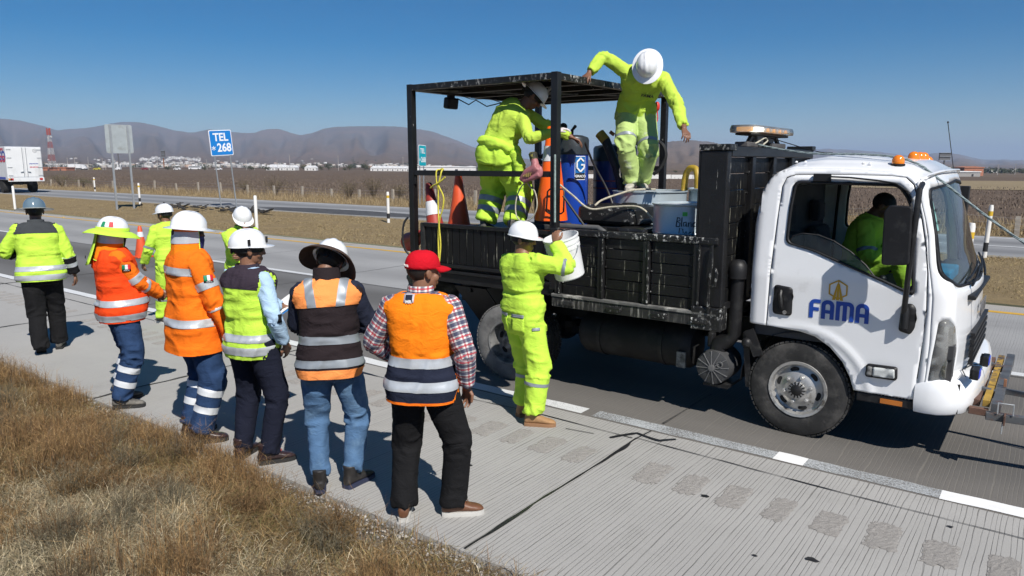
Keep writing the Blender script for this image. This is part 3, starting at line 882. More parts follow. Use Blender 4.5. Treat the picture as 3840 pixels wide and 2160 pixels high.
# bushes along the fence and field edge
bl = [(150, 469, 3.0, 1.35, OLIVE, "olive green bush at the field edge right of the white box lorry"),
      (205, 467, 2.2, .9, OLIVE, "low olive bush behind the roadside marker post near the lorry"),
      (690, 489, 2.3, 1.35, BROWN, "brown twiggy bush behind the fence right of the leaning phone sign"),
      (875, 500, 1.6, 1.25, BROWN, "dark brown bush behind the far delineator, left one of the pair"),
      (937, 500, 1.9, 1.5, BROWN, "larger brown bush left of the black roof frame"),
      (1005, 500, 1.5, 1.0, BROWN, "small brown bush next to the black frame post"),
      (610, 480, 1.6, .9, BROWN, "low brown bush in the field above the white hard hats")]
for i, (px, py, w, h, cols, lab) in enumerate(bl):
 d = 2.2 * FPX / (py - 411); p = far(px, d, 0)
 plant("bush", p, w, h, cols, lab, "bush", "bushes along the field edge", 100 + i, 900, True, .03)
# far trees on the plain
ORD = "first second third fourth fifth sixth seventh eighth ninth tenth eleventh twelfth thirteenth fourteenth fifteenth sixteenth seventeenth".split()
tl = [(671, 20, 9, 0), (766, 22, 11, 0), (806, 16, 9, 1), (825, 24, 15, 0), (866, 13, 7, 2), (878, 18, 11, 0), (917, 27, 13, 0), (1083, 12, 7, 0), (1197, 9, 9, 2), (1530, 14, 6, 1), (420, 18, 9, 0), (512, 14, 7, 1), (545, 12, 8, 0), (630, 22, 10, 2), (1700, 12, 6, 1), (2420, 16, 9, 0), (2452, 20, 11, 2), (2500, 24, 12, 1), (2545, 22, 11, 0), (2571, 20, 12, 2), (2430, 15, 12, 1), (2478, 16, 10, 0)]
for i, (px, wp, hp, kind) in enumerate(tl):
 right = px > 2300
 d = 430 + (i * 37) % 120 if not right else 600 + (i * 61) % 260
 y = 426 + lay(px) * .35 if not right else 444 - (d - 600) / 40
 q = far(px, d); z = zter(q.x, q.y) - .1
 if right: dd, z = HILLS["right"](px, (d - 460) / 9340); z -= .6
 w, h = wp / FPX * d, hp / FPX * d * 1.25
 plant("tree", (q.x, q.y, z), w, h, GREEN, ORD[sum(1 for q_ in tl if (q_[0] > 2300) == right and q_[0] < px)] + " from the left of the dark trees " + ("right of the cab" if right else "far across the field"), "tree", "trees beyond the field", 200 + i, 300, False, w * .05)
# ---- far houses as one mass
def town():
 rng = np.random.default_rng(9); V, F, C = [], [], []; o = 0
 bf = np.array([(0, 1, 3, 2), (4, 6, 7, 5), (0, 4, 5, 1), (2, 3, 7, 6), (0, 2, 6, 4), (1, 5, 7, 3)])
 spots = []
 for k in range(420):
  px = rng.normal(470, 190); t = abs(rng.normal(0, .10)) + .06
  if -60 < px < 1170: spots.append((px, t, "left", 1))
 for k in range(260):
  px = rng.uniform(352, 505); c = .315 + (px - 352) / 153 * .05 - max(0, px - 470) * .0007
  spots.append((px, c + rng.normal(0, .016), "left", 2))
 for k in range(90):
  spots.append((rng.uniform(930, 1180), .09 + abs(rng.normal(0, .03)), "left", 1))
 for k in range(60):
  spots.append((rng.uniform(2290, 2800), .04 + abs(rng.normal(0, .035)), "right", 1))
 for px, t, key, kd in spots:
  d, z = HILLS[key](px, t); p = far(px, d, z)
  w = rng.uniform(4.5, 10) * (1 if kd == 1 else .75); dp = rng.uniform(5, 8); h = rng.uniform(2.4, 4.6) * (1 if kd == 1 else .7)
  a = rng.uniform(0, 1.57); ca, sa = math.cos(a), math.sin(a)
  v = np.array([(x, y, zz) for x in (-w / 2, w / 2) for y in (-dp / 2, dp / 2) for zz in (-3, h)])
  v = np.stack([v[:, 0] * ca - v[:, 1] * sa + p.x, v[:, 0] * sa + v[:, 1] * ca + p.y, v[:, 2] + p.z], 1)
  V.append(v); F.append(bf + o); o += 8
  base = np.array([(.62, .60, .57), (.5, .45, .4), (.70, .69, .68), (.42, .30, .23), (.35, .34, .34)][rng.choice(5, p=[.35, .2, .25, .1, .1] if kd == 1 else [.45, .1, .45, 0, 0])])
  C.append(np.repeat((base * rng.uniform(.45, .95))[None], 8, 0))
 ob = link("distant_town", np_mesh("distant_town", np.concatenate(V), np.concatenate(F), np.concatenate(C)), vcol_mat("far house wall", .9)); ob["kind"] = "stuff"
 # dark tree belts among the houses
 parts = []
 for k in range(420):
  if rng.random() < .62: px, key, t = rng.uniform(-60, 1240), "left", .04 + abs(rng.normal(.04, .10))
  else: px, key, t = rng.uniform(2250, 2850), "right", .025 + abs(rng.normal(.012, .03))
  d, z = HILLS[key](px, t); p = far(px, d, z)
  s = rng.uniform(3.5, 7)
  parts.append(leaf_cloud(rng, 26, (p.x, p.y, p.z + s * .35), (s * rng.uniform(.8, 1.8), s, s * .5), s * .22, GREEN))
 V, F, C = merge(parts)
 ob = link("distant_woods", np_mesh("distant_woods", V, F, C), M_vcol); ob["kind"] = "stuff"
town()
# ---- buildings, wall and road furniture far away
M_wwall = mat("white far wall", (0.66, 0.65, 0.63), .8, var=.06, vs=.2)
M_roof = mat("white metal roof", (0.72, 0.72, 0.72), .5, var=.05, vs=.2)
M_grey = mat("grey far wall", (0.30, 0.29, 0.28), .8, var=.1, vs=.2)
M_terra = mat("terracotta wall", (0.36, 0.15, 0.09), .8, var=.15, vs=.3)
M_dark = mat("dark opening", (0.03, 0.03, 0.035), .5)
def hall(px, d, w, dep, h, label, m, roofm, zoff=0.0, peaks=1, doors=2):
 q = far(px, d); q.z = zter(q.x, q.y) + zoff
 root = thing("warehouse", q, label, "building")
 mb = MB(); mb.bb(-w / 2, w / 2, 0, dep, -1, h); mb.build("wall", m, root, local=True)
 mb = MB()
 for k in range(peaks):
  a = -w / 2 + k * w / peaks; b = a + w / peaks
  mb.prism([(a - .2, h), (b + .2, h), (b + .2, h + .3), ((a + b) / 2, h + h * .28), (a - .2, h + .3)], lambda p: (p[0], -.3, p[1]), lambda p: (p[0], dep + .3, p[1]))
 mb.build("roof", roofm, root, local=True)
 for k in range(doors):
  mb = MB(); x = -w / 2 + (k + .5) * w / doors; mb.bb(x - w * .03, x + w * .03, -.05, .02, 0, h * .55); mb.build("door", M_dark, root, local=True)
 root.rotation_euler.z = math.atan2(RH.y, RH.x)
 return root
hall(1108, 420, 27, 14, 2.6, "long white warehouse beyond the field seen through the roof frame", M_wwall, M_roof, 0, 1, 3)
hall(1182, 410, 6.4, 9, 2.6, "white shed with a dark door at the right end of the long warehouse", M_wwall, M_roof, 0, 1, 1)
hall(2430, 300, 12.5, 9, 1.7, "low grey shed with a white roof edge right of the cab", M_grey, M_roof, 0, 1, 2)
hall(2452, 345, 9, 8, 2.8, "terracotta building behind the low grey shed", M_terra, M_terra, .8, 1, 1)
hall(135, 402, 13, 8, 1.4, "low red brick hut at the foot of the radio mast", M_terra, M_terra, 0, 1, 2)
def NUM(i):
 t, u = divmod(i + 1, 10); o = "x first second third fourth fifth sixth seventh eighth ninth".split()
 if i < 17: return ORD[i]
 if i < 19: return ["eighteenth", "nineteenth"][i - 17]
 return ["twentieth", "thirtieth", "fortieth"][t - 2] if u == 0 else ["twenty", "thirty", "forty"][t - 2] + "-" + o[u]
i = 0
for a, b, n in ((672, 688, 4), (706, 742, 8), (770, 790, 4), (935, 1036, 24)):
 for k in range(n):
  px = a + (b - a) * (k + .5) / n; d = 450 + (k % 3) * 6
  q = far(px, d); q.z = zter(q.x, q.y)
  root = thing("house", q, NUM(i) + " from the left of the small white gabled houses beyond the field", "house", "row of white gabled houses beyond the field")
  w, h = 3.6 * .72 * (b - a) / n / 4.2 * 1.1, 1.7
  mb = MB(); mb.bb(-w / 2, w / 2, 0, 5, -1, h); mb.build("wall", M_wwall, root, local=True)
  mb = MB(); mb.prism([(-w / 2 - .1, h), (w / 2 + .1, h), (0, h + 1.3)], lambda p: (p[0], -.2, p[1]), lambda p: (p[0], 5.2, p[1])); mb.build("roof", M_roof, root, local=True)
  mb = MB(); mb.bb(-.3, .3, -.04, .02, .2, 1.1); mb.build("window", M_dark, root, local=True)
  root.rotation_euler.z = math.atan2(RH.y, RH.x); i += 1
# long white boundary wall
root = thing("boundary_wall", far(1700, 168, zter(*far(1700, 168)[:2])), "long low white wall across the field behind the truck bed", "wall")
for k in range(9):
 p0, p1 = far(1360 + k * 55, 168), far(1360 + (k + 1) * 55 - 1.2, 168)
 mb = MB(); z = zter(p0.x, p0.y)
 mb.bar((p0.x, p0.y, z + .42), (p1.x, p1.y, z + .42), .2, .95); mb.build("wall_panel", M_wwall, root)
# radio mast
def mast():
 M_red = mat("mast red", (0.36, 0.085, 0.07), .6); M_wh = mat("mast white", (0.52, 0.52, 0.52), .6)
 q = far(131, 400, 0); root = thing("radio_mast", q, "red and white lattice radio mast on the plain left of the blank sign", "radio mast")
 H = 20.4; nseg = 6
 def hw(z): return 1.15 * (1 - z / H) + .36
 for s in range(nseg):
  z0, z1 = H * s / nseg, H * (s + 1) / nseg; mb = MB()
  cs = [(-1, -1), (1, -1), (1, 1), (-1, 1)]
  for a, b in cs: mb.bar((a * hw(z0), b * hw(z0), z0), (a * hw(z1), b * hw(z1), z1), .10, .10)
  for k in range(4):
   (a, b), (c, e) = cs[k], cs[(k + 1) % 4]
   for u in (0, .5):
    za, zb = z0 + (z1 - z0) * u, z0 + (z1 - z0) * (u + .5)
    mb.bar((a * hw(za), b * hw(za), za), (c * hw(zb), e * hw(zb), zb), .075, .075)
    mb.bar((c * hw(za), e * hw(za), za), (a * hw(zb), b * hw(zb), zb), .075, .075)
    mb.bar((a * hw(zb), b * hw(zb), zb), (c * hw(zb), e * hw(zb), zb), .075, .075)
  mb.build("lattice_section", M_red if s % 2 == (nseg - 1) % 2 else M_wh, root, local=True)
 for k in range(3):
  a = k * 2.1; mb = MB(); mb.bb(math.cos(a) * .9 - .25, math.cos(a) * .9 + .25, math.sin(a) * .9 - .2, math.sin(a) * .9 + .2, H - 3.2, H + .4); mb.build("antenna", M_red, root, local=True)
 for z, a in ((H - 4.2, .4), (H - 4.6, 3.2)):
  mb = MB(); mb.lathe([(.05, 0), (.6, .12), (.62, .35), (.1, .4)], (math.cos(a) * .9, math.sin(a) * .9, z), (math.cos(a), math.sin(a), 0), 12); mb.build("dish", M_wh, root, local=True)
mast()
# billboards seen edge on, and poles
M_steel = mat("galvanised steel", (0.42, 0.44, 0.45), .45, .6, var=.12, vs=5)
M_post = mat("dark post", (0.10, 0.10, 0.105), .7)
M_rust = mat("rusty brown steel", (0.23, 0.105, 0.055), .8, var=.3, vs=6)
def billboard(px, d, hb, w, h, label, mpost):
 q = far(px, d, 0); root = thing("billboard", q, label, "billboard")
 mb = MB(); mb.tube([(0, 0, 0), (0, 0, hb)], .35, 8); mb.build("post", mpost, root, local=True)
 mb = MB(); mb.bb(-w / 2, w / 2, -.25, .25, hb, hb + h); mb.build("panel", M_post if 'dark' in label else M_wwall, root, local=True)
 mb = MB()
 for z in (hb, hb + h / 2, hb + h): mb.bb(-w / 2, w / 2, -.6, -.3, z - .1, z + .1)
 mb.build("walkway", M_steel, root, local=True)
 root.rotation_euler.z = math.atan2(RH.y, RH.x)
billboard(299, 420, 8.4, 2.6, 5.4, "pale billboard edge on above the plain behind the blank sign", M_post)
billboard(412, 430, 5.4, 2.2, 4.0, "dark billboard on a rust brown post left of the phone sign", M_rust)
billboard(2375, 330, 3.6, 5.0, 3.2, "dark billboard beyond the cab roof near the far sheds", M_post)
M_pole = mat("concrete pole", (0.40, 0.38, 0.35), .8)
UP = ((170, 15), (188, 14), (222, 16), (258, 15), (265, 13), (288, 15), (374, 14), (396, 15), (520, 14), (697, 13), (729, 19), (851, 19), (1014, 18), (1580, 10), (1620, 9), (2512, 13), (2556, 14), (620, 13), (640, 12))
for i, (px, h) in enumerate(UP):
 d = 440 + (i * 13) % 60; q = far(px, d, 0); q.z = zter(q.x, q.y); h *= .5
 root = thing("utility_pole", q, ORD[sum(1 for q_ in UP if (q_[0] < 1300) == (px < 1300) and q_[0] < px)] + (" from the left of the thin pale poles on the plain" if px < 1300 else " from the left of the thin poles right of the frame"), "pole", "utility poles on the plain" if px < 1300 else "poles behind the truck")
 mb = MB(); mb.tube([(0, 0, 0), (0, 0, h)], [.16, .09], 6); mb.build("pole", M_pole, root, local=True)
 mb = MB(); mb.bb(-.9, .9, -.06, .06, h - .5, h - .38); mb.build("crossarm", M_pole, root, local=True)
# ---- vehicles on the far road
M_vwhite = mat("far vehicle white", (0.72, 0.72, 0.73), .35, var=.03); M_vglass = mat("far vehicle glass", (0.02, 0.025, 0.03), .15)
M_vred = mat("far vehicle red", (0.22, 0.02, 0.025), .35); M_vyel = mat("far vehicle yellow", (0.55, 0.48, 0.05), .4); M_tyre0 = mat("far tyre", (0.02, 0.02, 0.02), .9)
def small_car(px, d, m, label, bus=False, van=False):
 q = far(px, d, 0); q.z = zter(q.x, q.y) + .02
 root = thing("parked_car" if not bus else "bus", q, label, "bus" if bus else "car"); mb = MB()
 if bus: prof = [(-4.2, .4), (4.2, .4), (4.3, 1.2), (4.1, 2.75), (-4.2, 2.8)]; gl = [(-4.0, 1.55), (4.0, 1.55), (3.9, 2.3), (-4.0, 2.3)]; wd = 1.2; wx = (-2.6, 2.7)
 elif van: prof = [(-2.4, .35), (2.3, .35), (2.35, .95), (1.6, 1.1), (1.0, 1.85), (-2.4, 1.9)]; gl = [(-.2, 1.15), (1.4, 1.15), (.95, 1.7), (-.2, 1.7)]; wd = .9; wx = (-1.5, 1.5)
 else: prof = [(-2.1, .3), (2.1, .3), (2.15, .75), (1.2, .95), (.5, 1.42), (-1.0, 1.45), (-1.6, 1.0), (-2.15, .9)]; gl = [(-1.35, .98), (1.05, .95), (.45, 1.35), (-.95, 1.37)]; wd = .85; wx = (-1.3, 1.35)
 mb.prism(prof, lambda p: (p[0], -wd, p[1]), lambda p: (p[0], wd, p[1])); mb.build("body", m, root, local=True)
 mb = MB(); mb.prism(gl, lambda p: (p[0], -wd - .015, p[1]), lambda p: (p[0], wd + .015, p[1])); mb.build("window", M_vglass, root, local=True)
 for x in wx:
  for s in (-1, 1):
   w = MB(); w.lathe([(.33 if not bus else .48, -.1), (.33 if not bus else .48, .1)], (x, s * wd, .33 if not bus else .48), (0, 1, 0), 12); w.build("wheel", M_tyre0, root, local=True)
 root.rotation_euler.z = math.atan2(RH.y, RH.x) + (math.pi if px % 2 else 0)
small_car(293, 458, M_vwhite, "white pickup truck on the far road near the dark billboard post", van=True)
small_car(364, 469, M_vred, "dark red car on the far road beyond the field")
small_car(445, 472, M_vwhite, "white car on the far road right of the dark red one")
small_car(549, 463, M_vwhite, "white sedan on the far road behind the phone sign posts")
small_car(243, 465, M_vyel, "yellow car on the far road between the poles")
small_car(490, 525, M_vwhite, "white bus on the far road left of the phone sign", bus=True)
def far_lorry(px, d, ln, label):
 q = far(px, d, 0); q.z = zter(q.x, q.y) + .02
 root = thing("lorry", q, label, "lorry")
 mb = MB(); mb.bb(-ln / 2, ln / 2, -1.2, 1.2, 1.1, 3.7); mb.build("trailer", M_vwhite, root, local=True)
 mb = MB(); mb.prism([(ln / 2 + .4, .6), (ln / 2 + 3.2, .6), (ln / 2 + 3.2, 1.6), (ln / 2 + 2.0, 2.0), (ln / 2 + 1.7, 3.2), (ln / 2 + .4, 3.3)], lambda p: (p[0], -1.1, p[1]), lambda p: (p[0], 1.1, p[1])); mb.build("cab", M_vwhite, root, local=True)
 for x in (-ln / 2 + .8, -ln / 2 + 1.9, ln / 2 + .2, ln / 2 + 2.6):
  w = MB(); w.lathe([(.5, -1.15), (.5, 1.15)], (x, 0, .5), (0, 1, 0), 12); w.build("wheel", M_tyre0, root, local=True)
 mb = MB(); mb.bb(-ln / 2, ln / 2 + 2, -.5, .5, .75, 1.05); mb.build("chassis", M_post, root, local=True)
 root.rotation_euler.z = math.atan2(RH.y, RH.x)
far_lorry(698, 520, 9.5, "white articulated lorry on the far road right of the phone sign")
far_lorry(188, 500, 9, "white trailer parked beyond the field next to the radio mast")
# ---- haze
mh = bpy.data.materials.new("haze air"); mh.use_nodes = True; th = mh.node_tree; th.nodes.clear()
oh = th.nodes.new("ShaderNodeOutputMaterial"); vh = th.nodes.new("ShaderNodeVolumePrincipled")
vh.inputs["Color"].default_value = (0.58, 0.74, 1.0, 1); vh.inputs["Density"].default_value = 1.15e-4; vh.inputs["Anisotropy"].default_value = 0.0
th.links.new(vh.outputs[0], oh.inputs["Volume"])
mb = MB(); mb.bb(-27000, 27000, -27000, 27000, -340, 470); hz = mb.build("haze", mh); hz["kind"] = "stuff"
# ================================================================== signs, posts, fence, the box lorry
M_blue = mat("sign blue", (0.008, 0.19, 0.56), .45, var=.04, vs=3)
M_turq = mat("sign turquoise", (0.0, 0.36, 0.44), .45, var=.08, vs=3)
M_white = mat("sign white", (0.78, 0.79, 0.80), .5, var=.03)
M_signback = mat("sign back aluminium", (0.40, 0.44, 0.45), .5, .3, var=.08, vs=3, dirt=((0.25, 0.25, 0.22), .55, .75, 2.0))
def board(root, name, c, right, up, w, h, m, th=.012, r=.06):
 """flat plate with rounded corners"""
 rt, u = Vector(right).normalized(), Vector(up).normalized(); n = rt.cross(u)
 pts = []
 for cx, cy, a0 in ((w / 2 - r, h / 2 - r, 0), (-w / 2 + r, h / 2 - r, 90), (-w / 2 + r, -h / 2 + r, 180), (w / 2 - r, -h / 2 + r, 270)):
  for k in range(4): a = R_(a0 + k * 30); pts.append((cx + r * math.cos(a), cy + r * math.sin(a)))
 c = Vector(c); mb = MB()
 mb.prism(pts, lambda p: c + rt * p[0] + u * p[1] - n * th / 2, lambda p: c + rt * p[0] + u * p[1] + n * th / 2)
 return mb.build(name, m, root), n
def phone_sign(base, lean_r, lean_f, face_ang, w, h, zc, m, label, gap=.56, sc=1.0):
 root = thing("phone_sign", base, label, "road sign")
 B = Vector(base)
 n = Vector((math.cos(face_ang), math.sin(face_ang), 0)); rt = Vector((-n.y, n.x, 0))
 u = (Vector((0, 0, 1)) + rt * lean_r + n * lean_f).normalized()
 n2 = rt.cross(u).normalized() if True else n
 rt2 = u.cross(n2).normalized()
 c = B + u * zc
 for s in (-1, 1):
  p0 = B + rt2 * s * gap / 2 - n2 * .04; mb = MB()
  mb.bar(p0 + u * -.1, p0 + u * (zc + h / 2 - .02), .05, .04, n2); mb.build("post", M_steel, root)
 o, _ = board(root, "panel", c, rt2, u, w, h, M_white)
 board(root, "face", c + n2 * .012, rt2, u, w * .94, h * .94, m, .006, .05)
 put_text("lettering", "TEL", .38 * sc, root, face_mat(c + n2 * .018 + u * h * .21, rt2, u), M_white, .001, .010 * sc, .95)
 put_text("lettering", "268", .40 * sc, root, face_mat(c + n2 * .018 - u * h * .2 + rt2 * w * .11, rt2, u), M_white, .001, .011 * sc, .92)
 mb = MB()
 a = c + n2 * .019 - u * h * .2 - rt2 * w * .36
 for k in range(3):
  d = rt2 * math.cos(R_(30 + 60 * k)) + u * math.sin(R_(30 + 60 * k)); mb.bar(a - d * .08 * sc, a + d * .08 * sc, .022 * sc, .004, n2)
 mb.build("asterisk", M_white, root)
 return root
phone_sign((-34.0, 21.36, 0.0), -.062, -.02, 0.0, 1.24, 1.26, 3.22, M_blue, "leaning blue phone sign reading TEL *268 on two posts", .86, 1.42)
phone_sign((-27.2, 28.4, 0.0), .03, 0, .27, .80, 1.10, 2.60, M_turq, "turquoise phone sign reading TEL *268 seen through the roof frame", .44, .92)
# blank back of a sign
root = thing("road_sign", (-36.2, 16.95, 0.03), "grey back of a blank road sign on two galvanised posts in the median", "road sign")
n = Vector((.99, -.1, 0)).normalized(); rt = Vector((-n.y, n.x, 0)); c = Vector((-36.2, 17.2, 0))
for s in (-1, 1):
 mb = MB(); p = c + rt * s * .39 + n * .02; mb.bar(p + Vector((0, 0, -.1)), p + Vector((0, 0, 3.98)), .085, .05, n); mb.build("post", M_steel, root)
board(root, "panel", c - n * .03 + Vector((0, 0, 3.34)), rt, (0, 0, 1), 1.22, 1.34, M_signback, .02, .08)
# roadside posts
M_pwhite = mat("post white", (0.72, 0.71, 0.68), .6, var=.06, vs=4, dirt=((.35, .32, .27), .6, .8, 4))
M_pblack = mat("post black", (0.02, 0.02, 0.022), .6)
M_pyellow = mat("post yellow", (0.62, 0.40, 0.03), .5)
def delineator(x, y, h, label, r=.055, tilt=(0, 0)):
 root = thing("marker_post", (x, y, 0), label, "marker post", "banded marker posts by the road"); mb = MB()
 ax = Vector((tilt[0], tilt[1], 1)).normalized()
 mb.lathe([(r, -.05), (r, h * .80)], (0, 0, 0), ax, 14); mb.build("post", M_pwhite, root, 35, local=True)
 mb = MB(); mb.lathe([(r, h * .80), (r, h * .95), (r * .75, h)], (0, 0, 0), ax, 14); mb.build("cap", M_pwhite, root, 35, local=True)
 mb = MB(); mb.lathe([(r + .002, h * .80), (r + .002, h * .885)], (0, 0, 0), ax, 14); mb.build("yellow_band", M_pyellow, root, 35, local=True)
 mb = MB(); mb.lathe([(r + .002, h * .13), (r + .002, h * .30)], (0, 0, 0), ax, 14); mb.build("black_band", M_pblack, root, 35, local=True)
delineator(-40.2, 19.9, 1.15, "banded marker post right of the blank sign")
delineator(-20.27, 19.3, 1.15, "banded marker post in the dry median left of the truck frame")
delineator(-62.5, 20.2, 1.1, "banded marker post beside the box lorry's wheels")
delineator(-62.0, 27.2, 1.1, "marker post beyond the opposite road right of the lorry")
delineator(-1.2, 13.95, 1.25, "banded marker post just right of the cab front", .055, (.05, 0))
delineator(-1.35, 20.3, 1.25, "marker post farther off beside the windscreen edge", .05, (.03, 0))
for (x, y, lab) in ((-40.3, 13.95, "plain white post beside the grey hard hat"), (-21.7, 14.6, "plain white post between the white hard hats")):
 mb = MB(); mb.lathe([(.055, -.05), (.055, 1.10), (.045, 1.13), (.02, 1.14)], (x, y, 0), n=16)
 o = thing("guide_post", (x, y, 0), lab, "guide post", "plain white guide posts"); mb.build("post", M_pwhite, o, 35)
# fence
M_conc = mat("fence post concrete", (0.33, 0.29, 0.24), .9, var=.15, vs=4)
fence = thing("wire_fence", (-30, 29.9, 0), "wire fence on short concrete posts along the far road", "fence")
rnd = random.Random(4); x = 2.0; tops = []
while x > -95:
 y = 27.05 - (x + 1.5) * .1 if x > -40 else 30.9
 h = .72 + rnd.uniform(-.12, .12); mb = MB()
 mb.bar((x, y, -.1), (x + rnd.uniform(-.06, .06), y + rnd.uniform(-.05, .05), h), .13, .12); mb.build("fence_post", M_conc, fence)
 tops.append((x, y, h)); x -= rnd.uniform(2.9, 3.7)
mb = MB()
for k in (.35, .62, .9):
 mb.tube([(p[0], p[1] - .07, p[2] * k) for p in tops], .0025, 4)
mb.build("wire", M_steel, fence)
# debris on the median near the sign
M_debris = mat("burnt debris", (0.03, 0.028, 0.026), .9, var=.4, vs=4)
mb = MB(); rnd = random.Random(8)
for k in range(60):
 x = rnd.uniform(-37, -27.5); y = 19.0 + rnd.gauss(0, .4); a = rnd.uniform(0, 3.1); l = rnd.uniform(.2, .9)
 mb.bar((x, y, .05 + rnd.uniform(0, .15)), (x + math.cos(a) * l, y + math.sin(a) * l * .5, rnd.uniform(.04, .3)), rnd.uniform(.03, .2), .04)
o = mb.build("debris", M_debris); o["kind"] = "stuff"
# ---- box lorry on the opposite road
def box_lorry():
 M_box = mat("lorry white panel", (0.70, 0.71, 0.71), .45, var=.04, vs=1.5, dirt=((.45, .44, .42), .55, .8, .8, (1, 1, .3)))
 M_tarp = mat("lorry side curtain", (0.62, 0.64, 0.66), .55, var=.06, vs=2)
 M_lred = mat("lorry red print", (0.55, 0.05, 0.08), .5); M_lblu = mat("lorry blue print", (0.05, 0.08, 0.35), .5)
 M_lamp = mat("tail lamp red", (0.45, 0.02, 0.02), .3); M_lamp2 = mat("tail lamp amber", (0.6, 0.22, 0.03), .3)
 x0, ya, yb = -62.4, 21.35, 23.75; z0, z1 = .98, 3.42
 root = thing("box_lorry", (-62.4, 22.5, 0), "white box lorry with rear doors closed, cut by the left frame edge", "lorry")
 mb = MB(); mb.bb(x0 - 7.2, x0, ya, yb, z0, z1); mb.build("box", M_tarp, root, bevel=.03)
 for s, y0_, y1_ in ((0, ya + .06, (ya + yb) / 2 - .02), (1, (ya + yb) / 2 + .02, yb - .06)):
  mb = MB(); mb.bb(x0 + .002, x0 + .04, y0_, y1_, z0 + .22, z1 - .09); mb.build("rear_door", M_box, root, bevel=.01)
 for y in ((ya + yb) / 2 - .12, (ya + yb) / 2 + .12):
  mb = MB(); mb.tube([(x0 + .07, y, z0 + .15), (x0 + .07, y, z1 - .05)], .018, 6); mb.build("lock_rod", M_steel, root)
  mb = MB(); mb.bar((x0 + .09, y, z0 + .62), (x0 + .09, y + (.22 if y > 22.55 else -.22), z0 + .58), .05, .03); mb.build("handle", M_steel, root)
 for y, s in ((ya + .05, 1), (yb - .05, -1)):
  for z in (1.3, 1.9, 2.6, 3.2):
   mb = MB(); mb.bar((x0 + .05, y, z), (x0 + .05, y + s * .3, z), .03, .04); mb.build("hinge", M_steel, root)
 mb = MB(); mb.bb(x0 - .02, x0 + .1, ya, yb, z0 - .12, z0 + .17); mb.build("bumper", M_box, root, bevel=.02)
 for y, m in ((ya + .22, M_lamp), (ya + .1, M_lamp2), (yb - .22, M_lamp)):
  mb = MB(); mb.bb(x0 + .1, x0 + .13, y - .1, y + .1, z0 - .02, z0 + .13); mb.build("tail_lamp", m, root)
 mb = MB(); mb.bb(x0 - 7.5, x0 - .1, ya + .75, ya + 1.0, .62, .9); mb.bb(x0 - 7.5, x0 - .1, yb - 1.0, yb - .75, .62, .9); mb.build("chassis", M_pblack, root)
 for x in (x0 - 1.5, x0 - 6.4):
  for y in (ya + .28, yb - .28):
   mb = MB(); mb.lathe([(.2, -.24), (.44, -.22), (.49, -.12), (.49, .12), (.44, .22), (.2, .24)], (x, y, .49), (0, 1, 0), 20); mb.build("wheel", M_tyre0, root, 35)
 mb = MB(); mb.bb(x0 - 10, x0 - 7.6, ya + .1, yb - .1, .5, 2.4); mb.build("cab", M_box, root, bevel=.1)
 mb = MB(); mb.bb(x0 - 1.9, x0 - .4, ya - .02, ya + .02, z0 + .05, z0 + .22); mb.build("side_guard", M_lblu, root)
 u = Vector((0, 0, 1)); rt = Vector((1, 0, 0))
 put_text("lettering", "CO", .95, root, face_mat((x0 - .70, ya - .012, 2.72), rt, u), M_lblu, .002, .03, 1.0)
 put_text("lettering", "CO", .62, root, face_mat((x0 - .62, ya - .014, 2.50), rt, u), M_lred, .002, .03, 1.2)
 put_text("lettering", "MPO", .25, root, face_mat((x0 - .62, ya - .014, 3.2), rt, u), M_lred, .002, .01, 1.2)
 rt = Vector((0, 1, 0))
 put_text("lettering", "grupoeco.com", .10, root, face_mat((x0 + .045, yb - .6, 2.18), rt, u), M_lblu, .001, .006, 1.0)
 put_text("lettering", "(33) 3628 8100", .10, root, face_mat((x0 + .045, yb - .6, 1.92), rt, u), M_lred, .001, .006, .95)
 put_text("lettering", "32", .17, root, face_mat((x0 + .045, yb - .45, 3.13), rt, u), M_post, .001, 0, 1.0)
 mb = MB(); c = Vector((x0 + .046, yb - .45, 3.13))
 mb.tube([c + Vector((0, math.cos(a * .4) * .15, math.sin(a * .4) * .13)) for a in range(16)], .008, 4, closed=True); mb.build("ring", M_post, root)
box_lorry()
# ---- traffic cones
M_cone = mat("cone orange", (0.66, 0.085, 0.022), .5, var=.12, vs=8, dirt=((.30, .08, .04), .58, .75, 9))
M_conebright = mat("bright cone orange", (0.95, 0.13, 0.012), .4, var=.04, vs=8)
M_coned = mat("worn cone red", (0.34, 0.035, 0.022), .55, var=.15, vs=8, dirt=((.16, .04, .03), .55, .75, 7))
M_reflw = mat("cone reflective sleeve", (0.66, 0.68, 0.70), .35, var=.06, vs=10)
M_rubber = mat("black rubber", (0.022, 0.022, 0.023), .75, var=.3, vs=12, dirt=((.09, .085, .075), .55, .75, 8))
def cone(loc, h, rb, label, m, sleeve=(.66, .82), tilt=0.0, tdir=0.0, base=True, basem=None, group="traffic cones", rt=None):
 root = thing("traffic_cone", loc, label, "traffic cone", group)
 rt = rt or rb * .26
 rad = lambda t: rb + (rt - rb) * t
 mb = MB(); mb.lathe([(rb * 1.0, .03), (rb, .045), (rad(.5), h * .5), (rt, h * .985), (rt * .8, h), (rt * .5, h)], (0, 0, 0), n=28); mb.build("body", m, root, 40, local=True)
 if sleeve:
  mb = MB(); mb.lathe([(rad(sleeve[0]) + .003, h * sleeve[0]), (rad(sleeve[1]) + .003, h * sleeve[1])], (0, 0, 0), n=28, cap=False); mb.build("reflective_sleeve", M_reflw, root, 40, local=True)
 if base:
  s = rb * 1.28; mb = MB(); mb.bb(-s, s, -s, s, 0, .035); mb.build("base", basem or m, root, bevel=.012, local=True)
 if tilt: root.rotation_euler = (Quaternion(Vector((math.cos(tdir), math.sin(tdir), 0)), tilt)).to_euler()
 return root
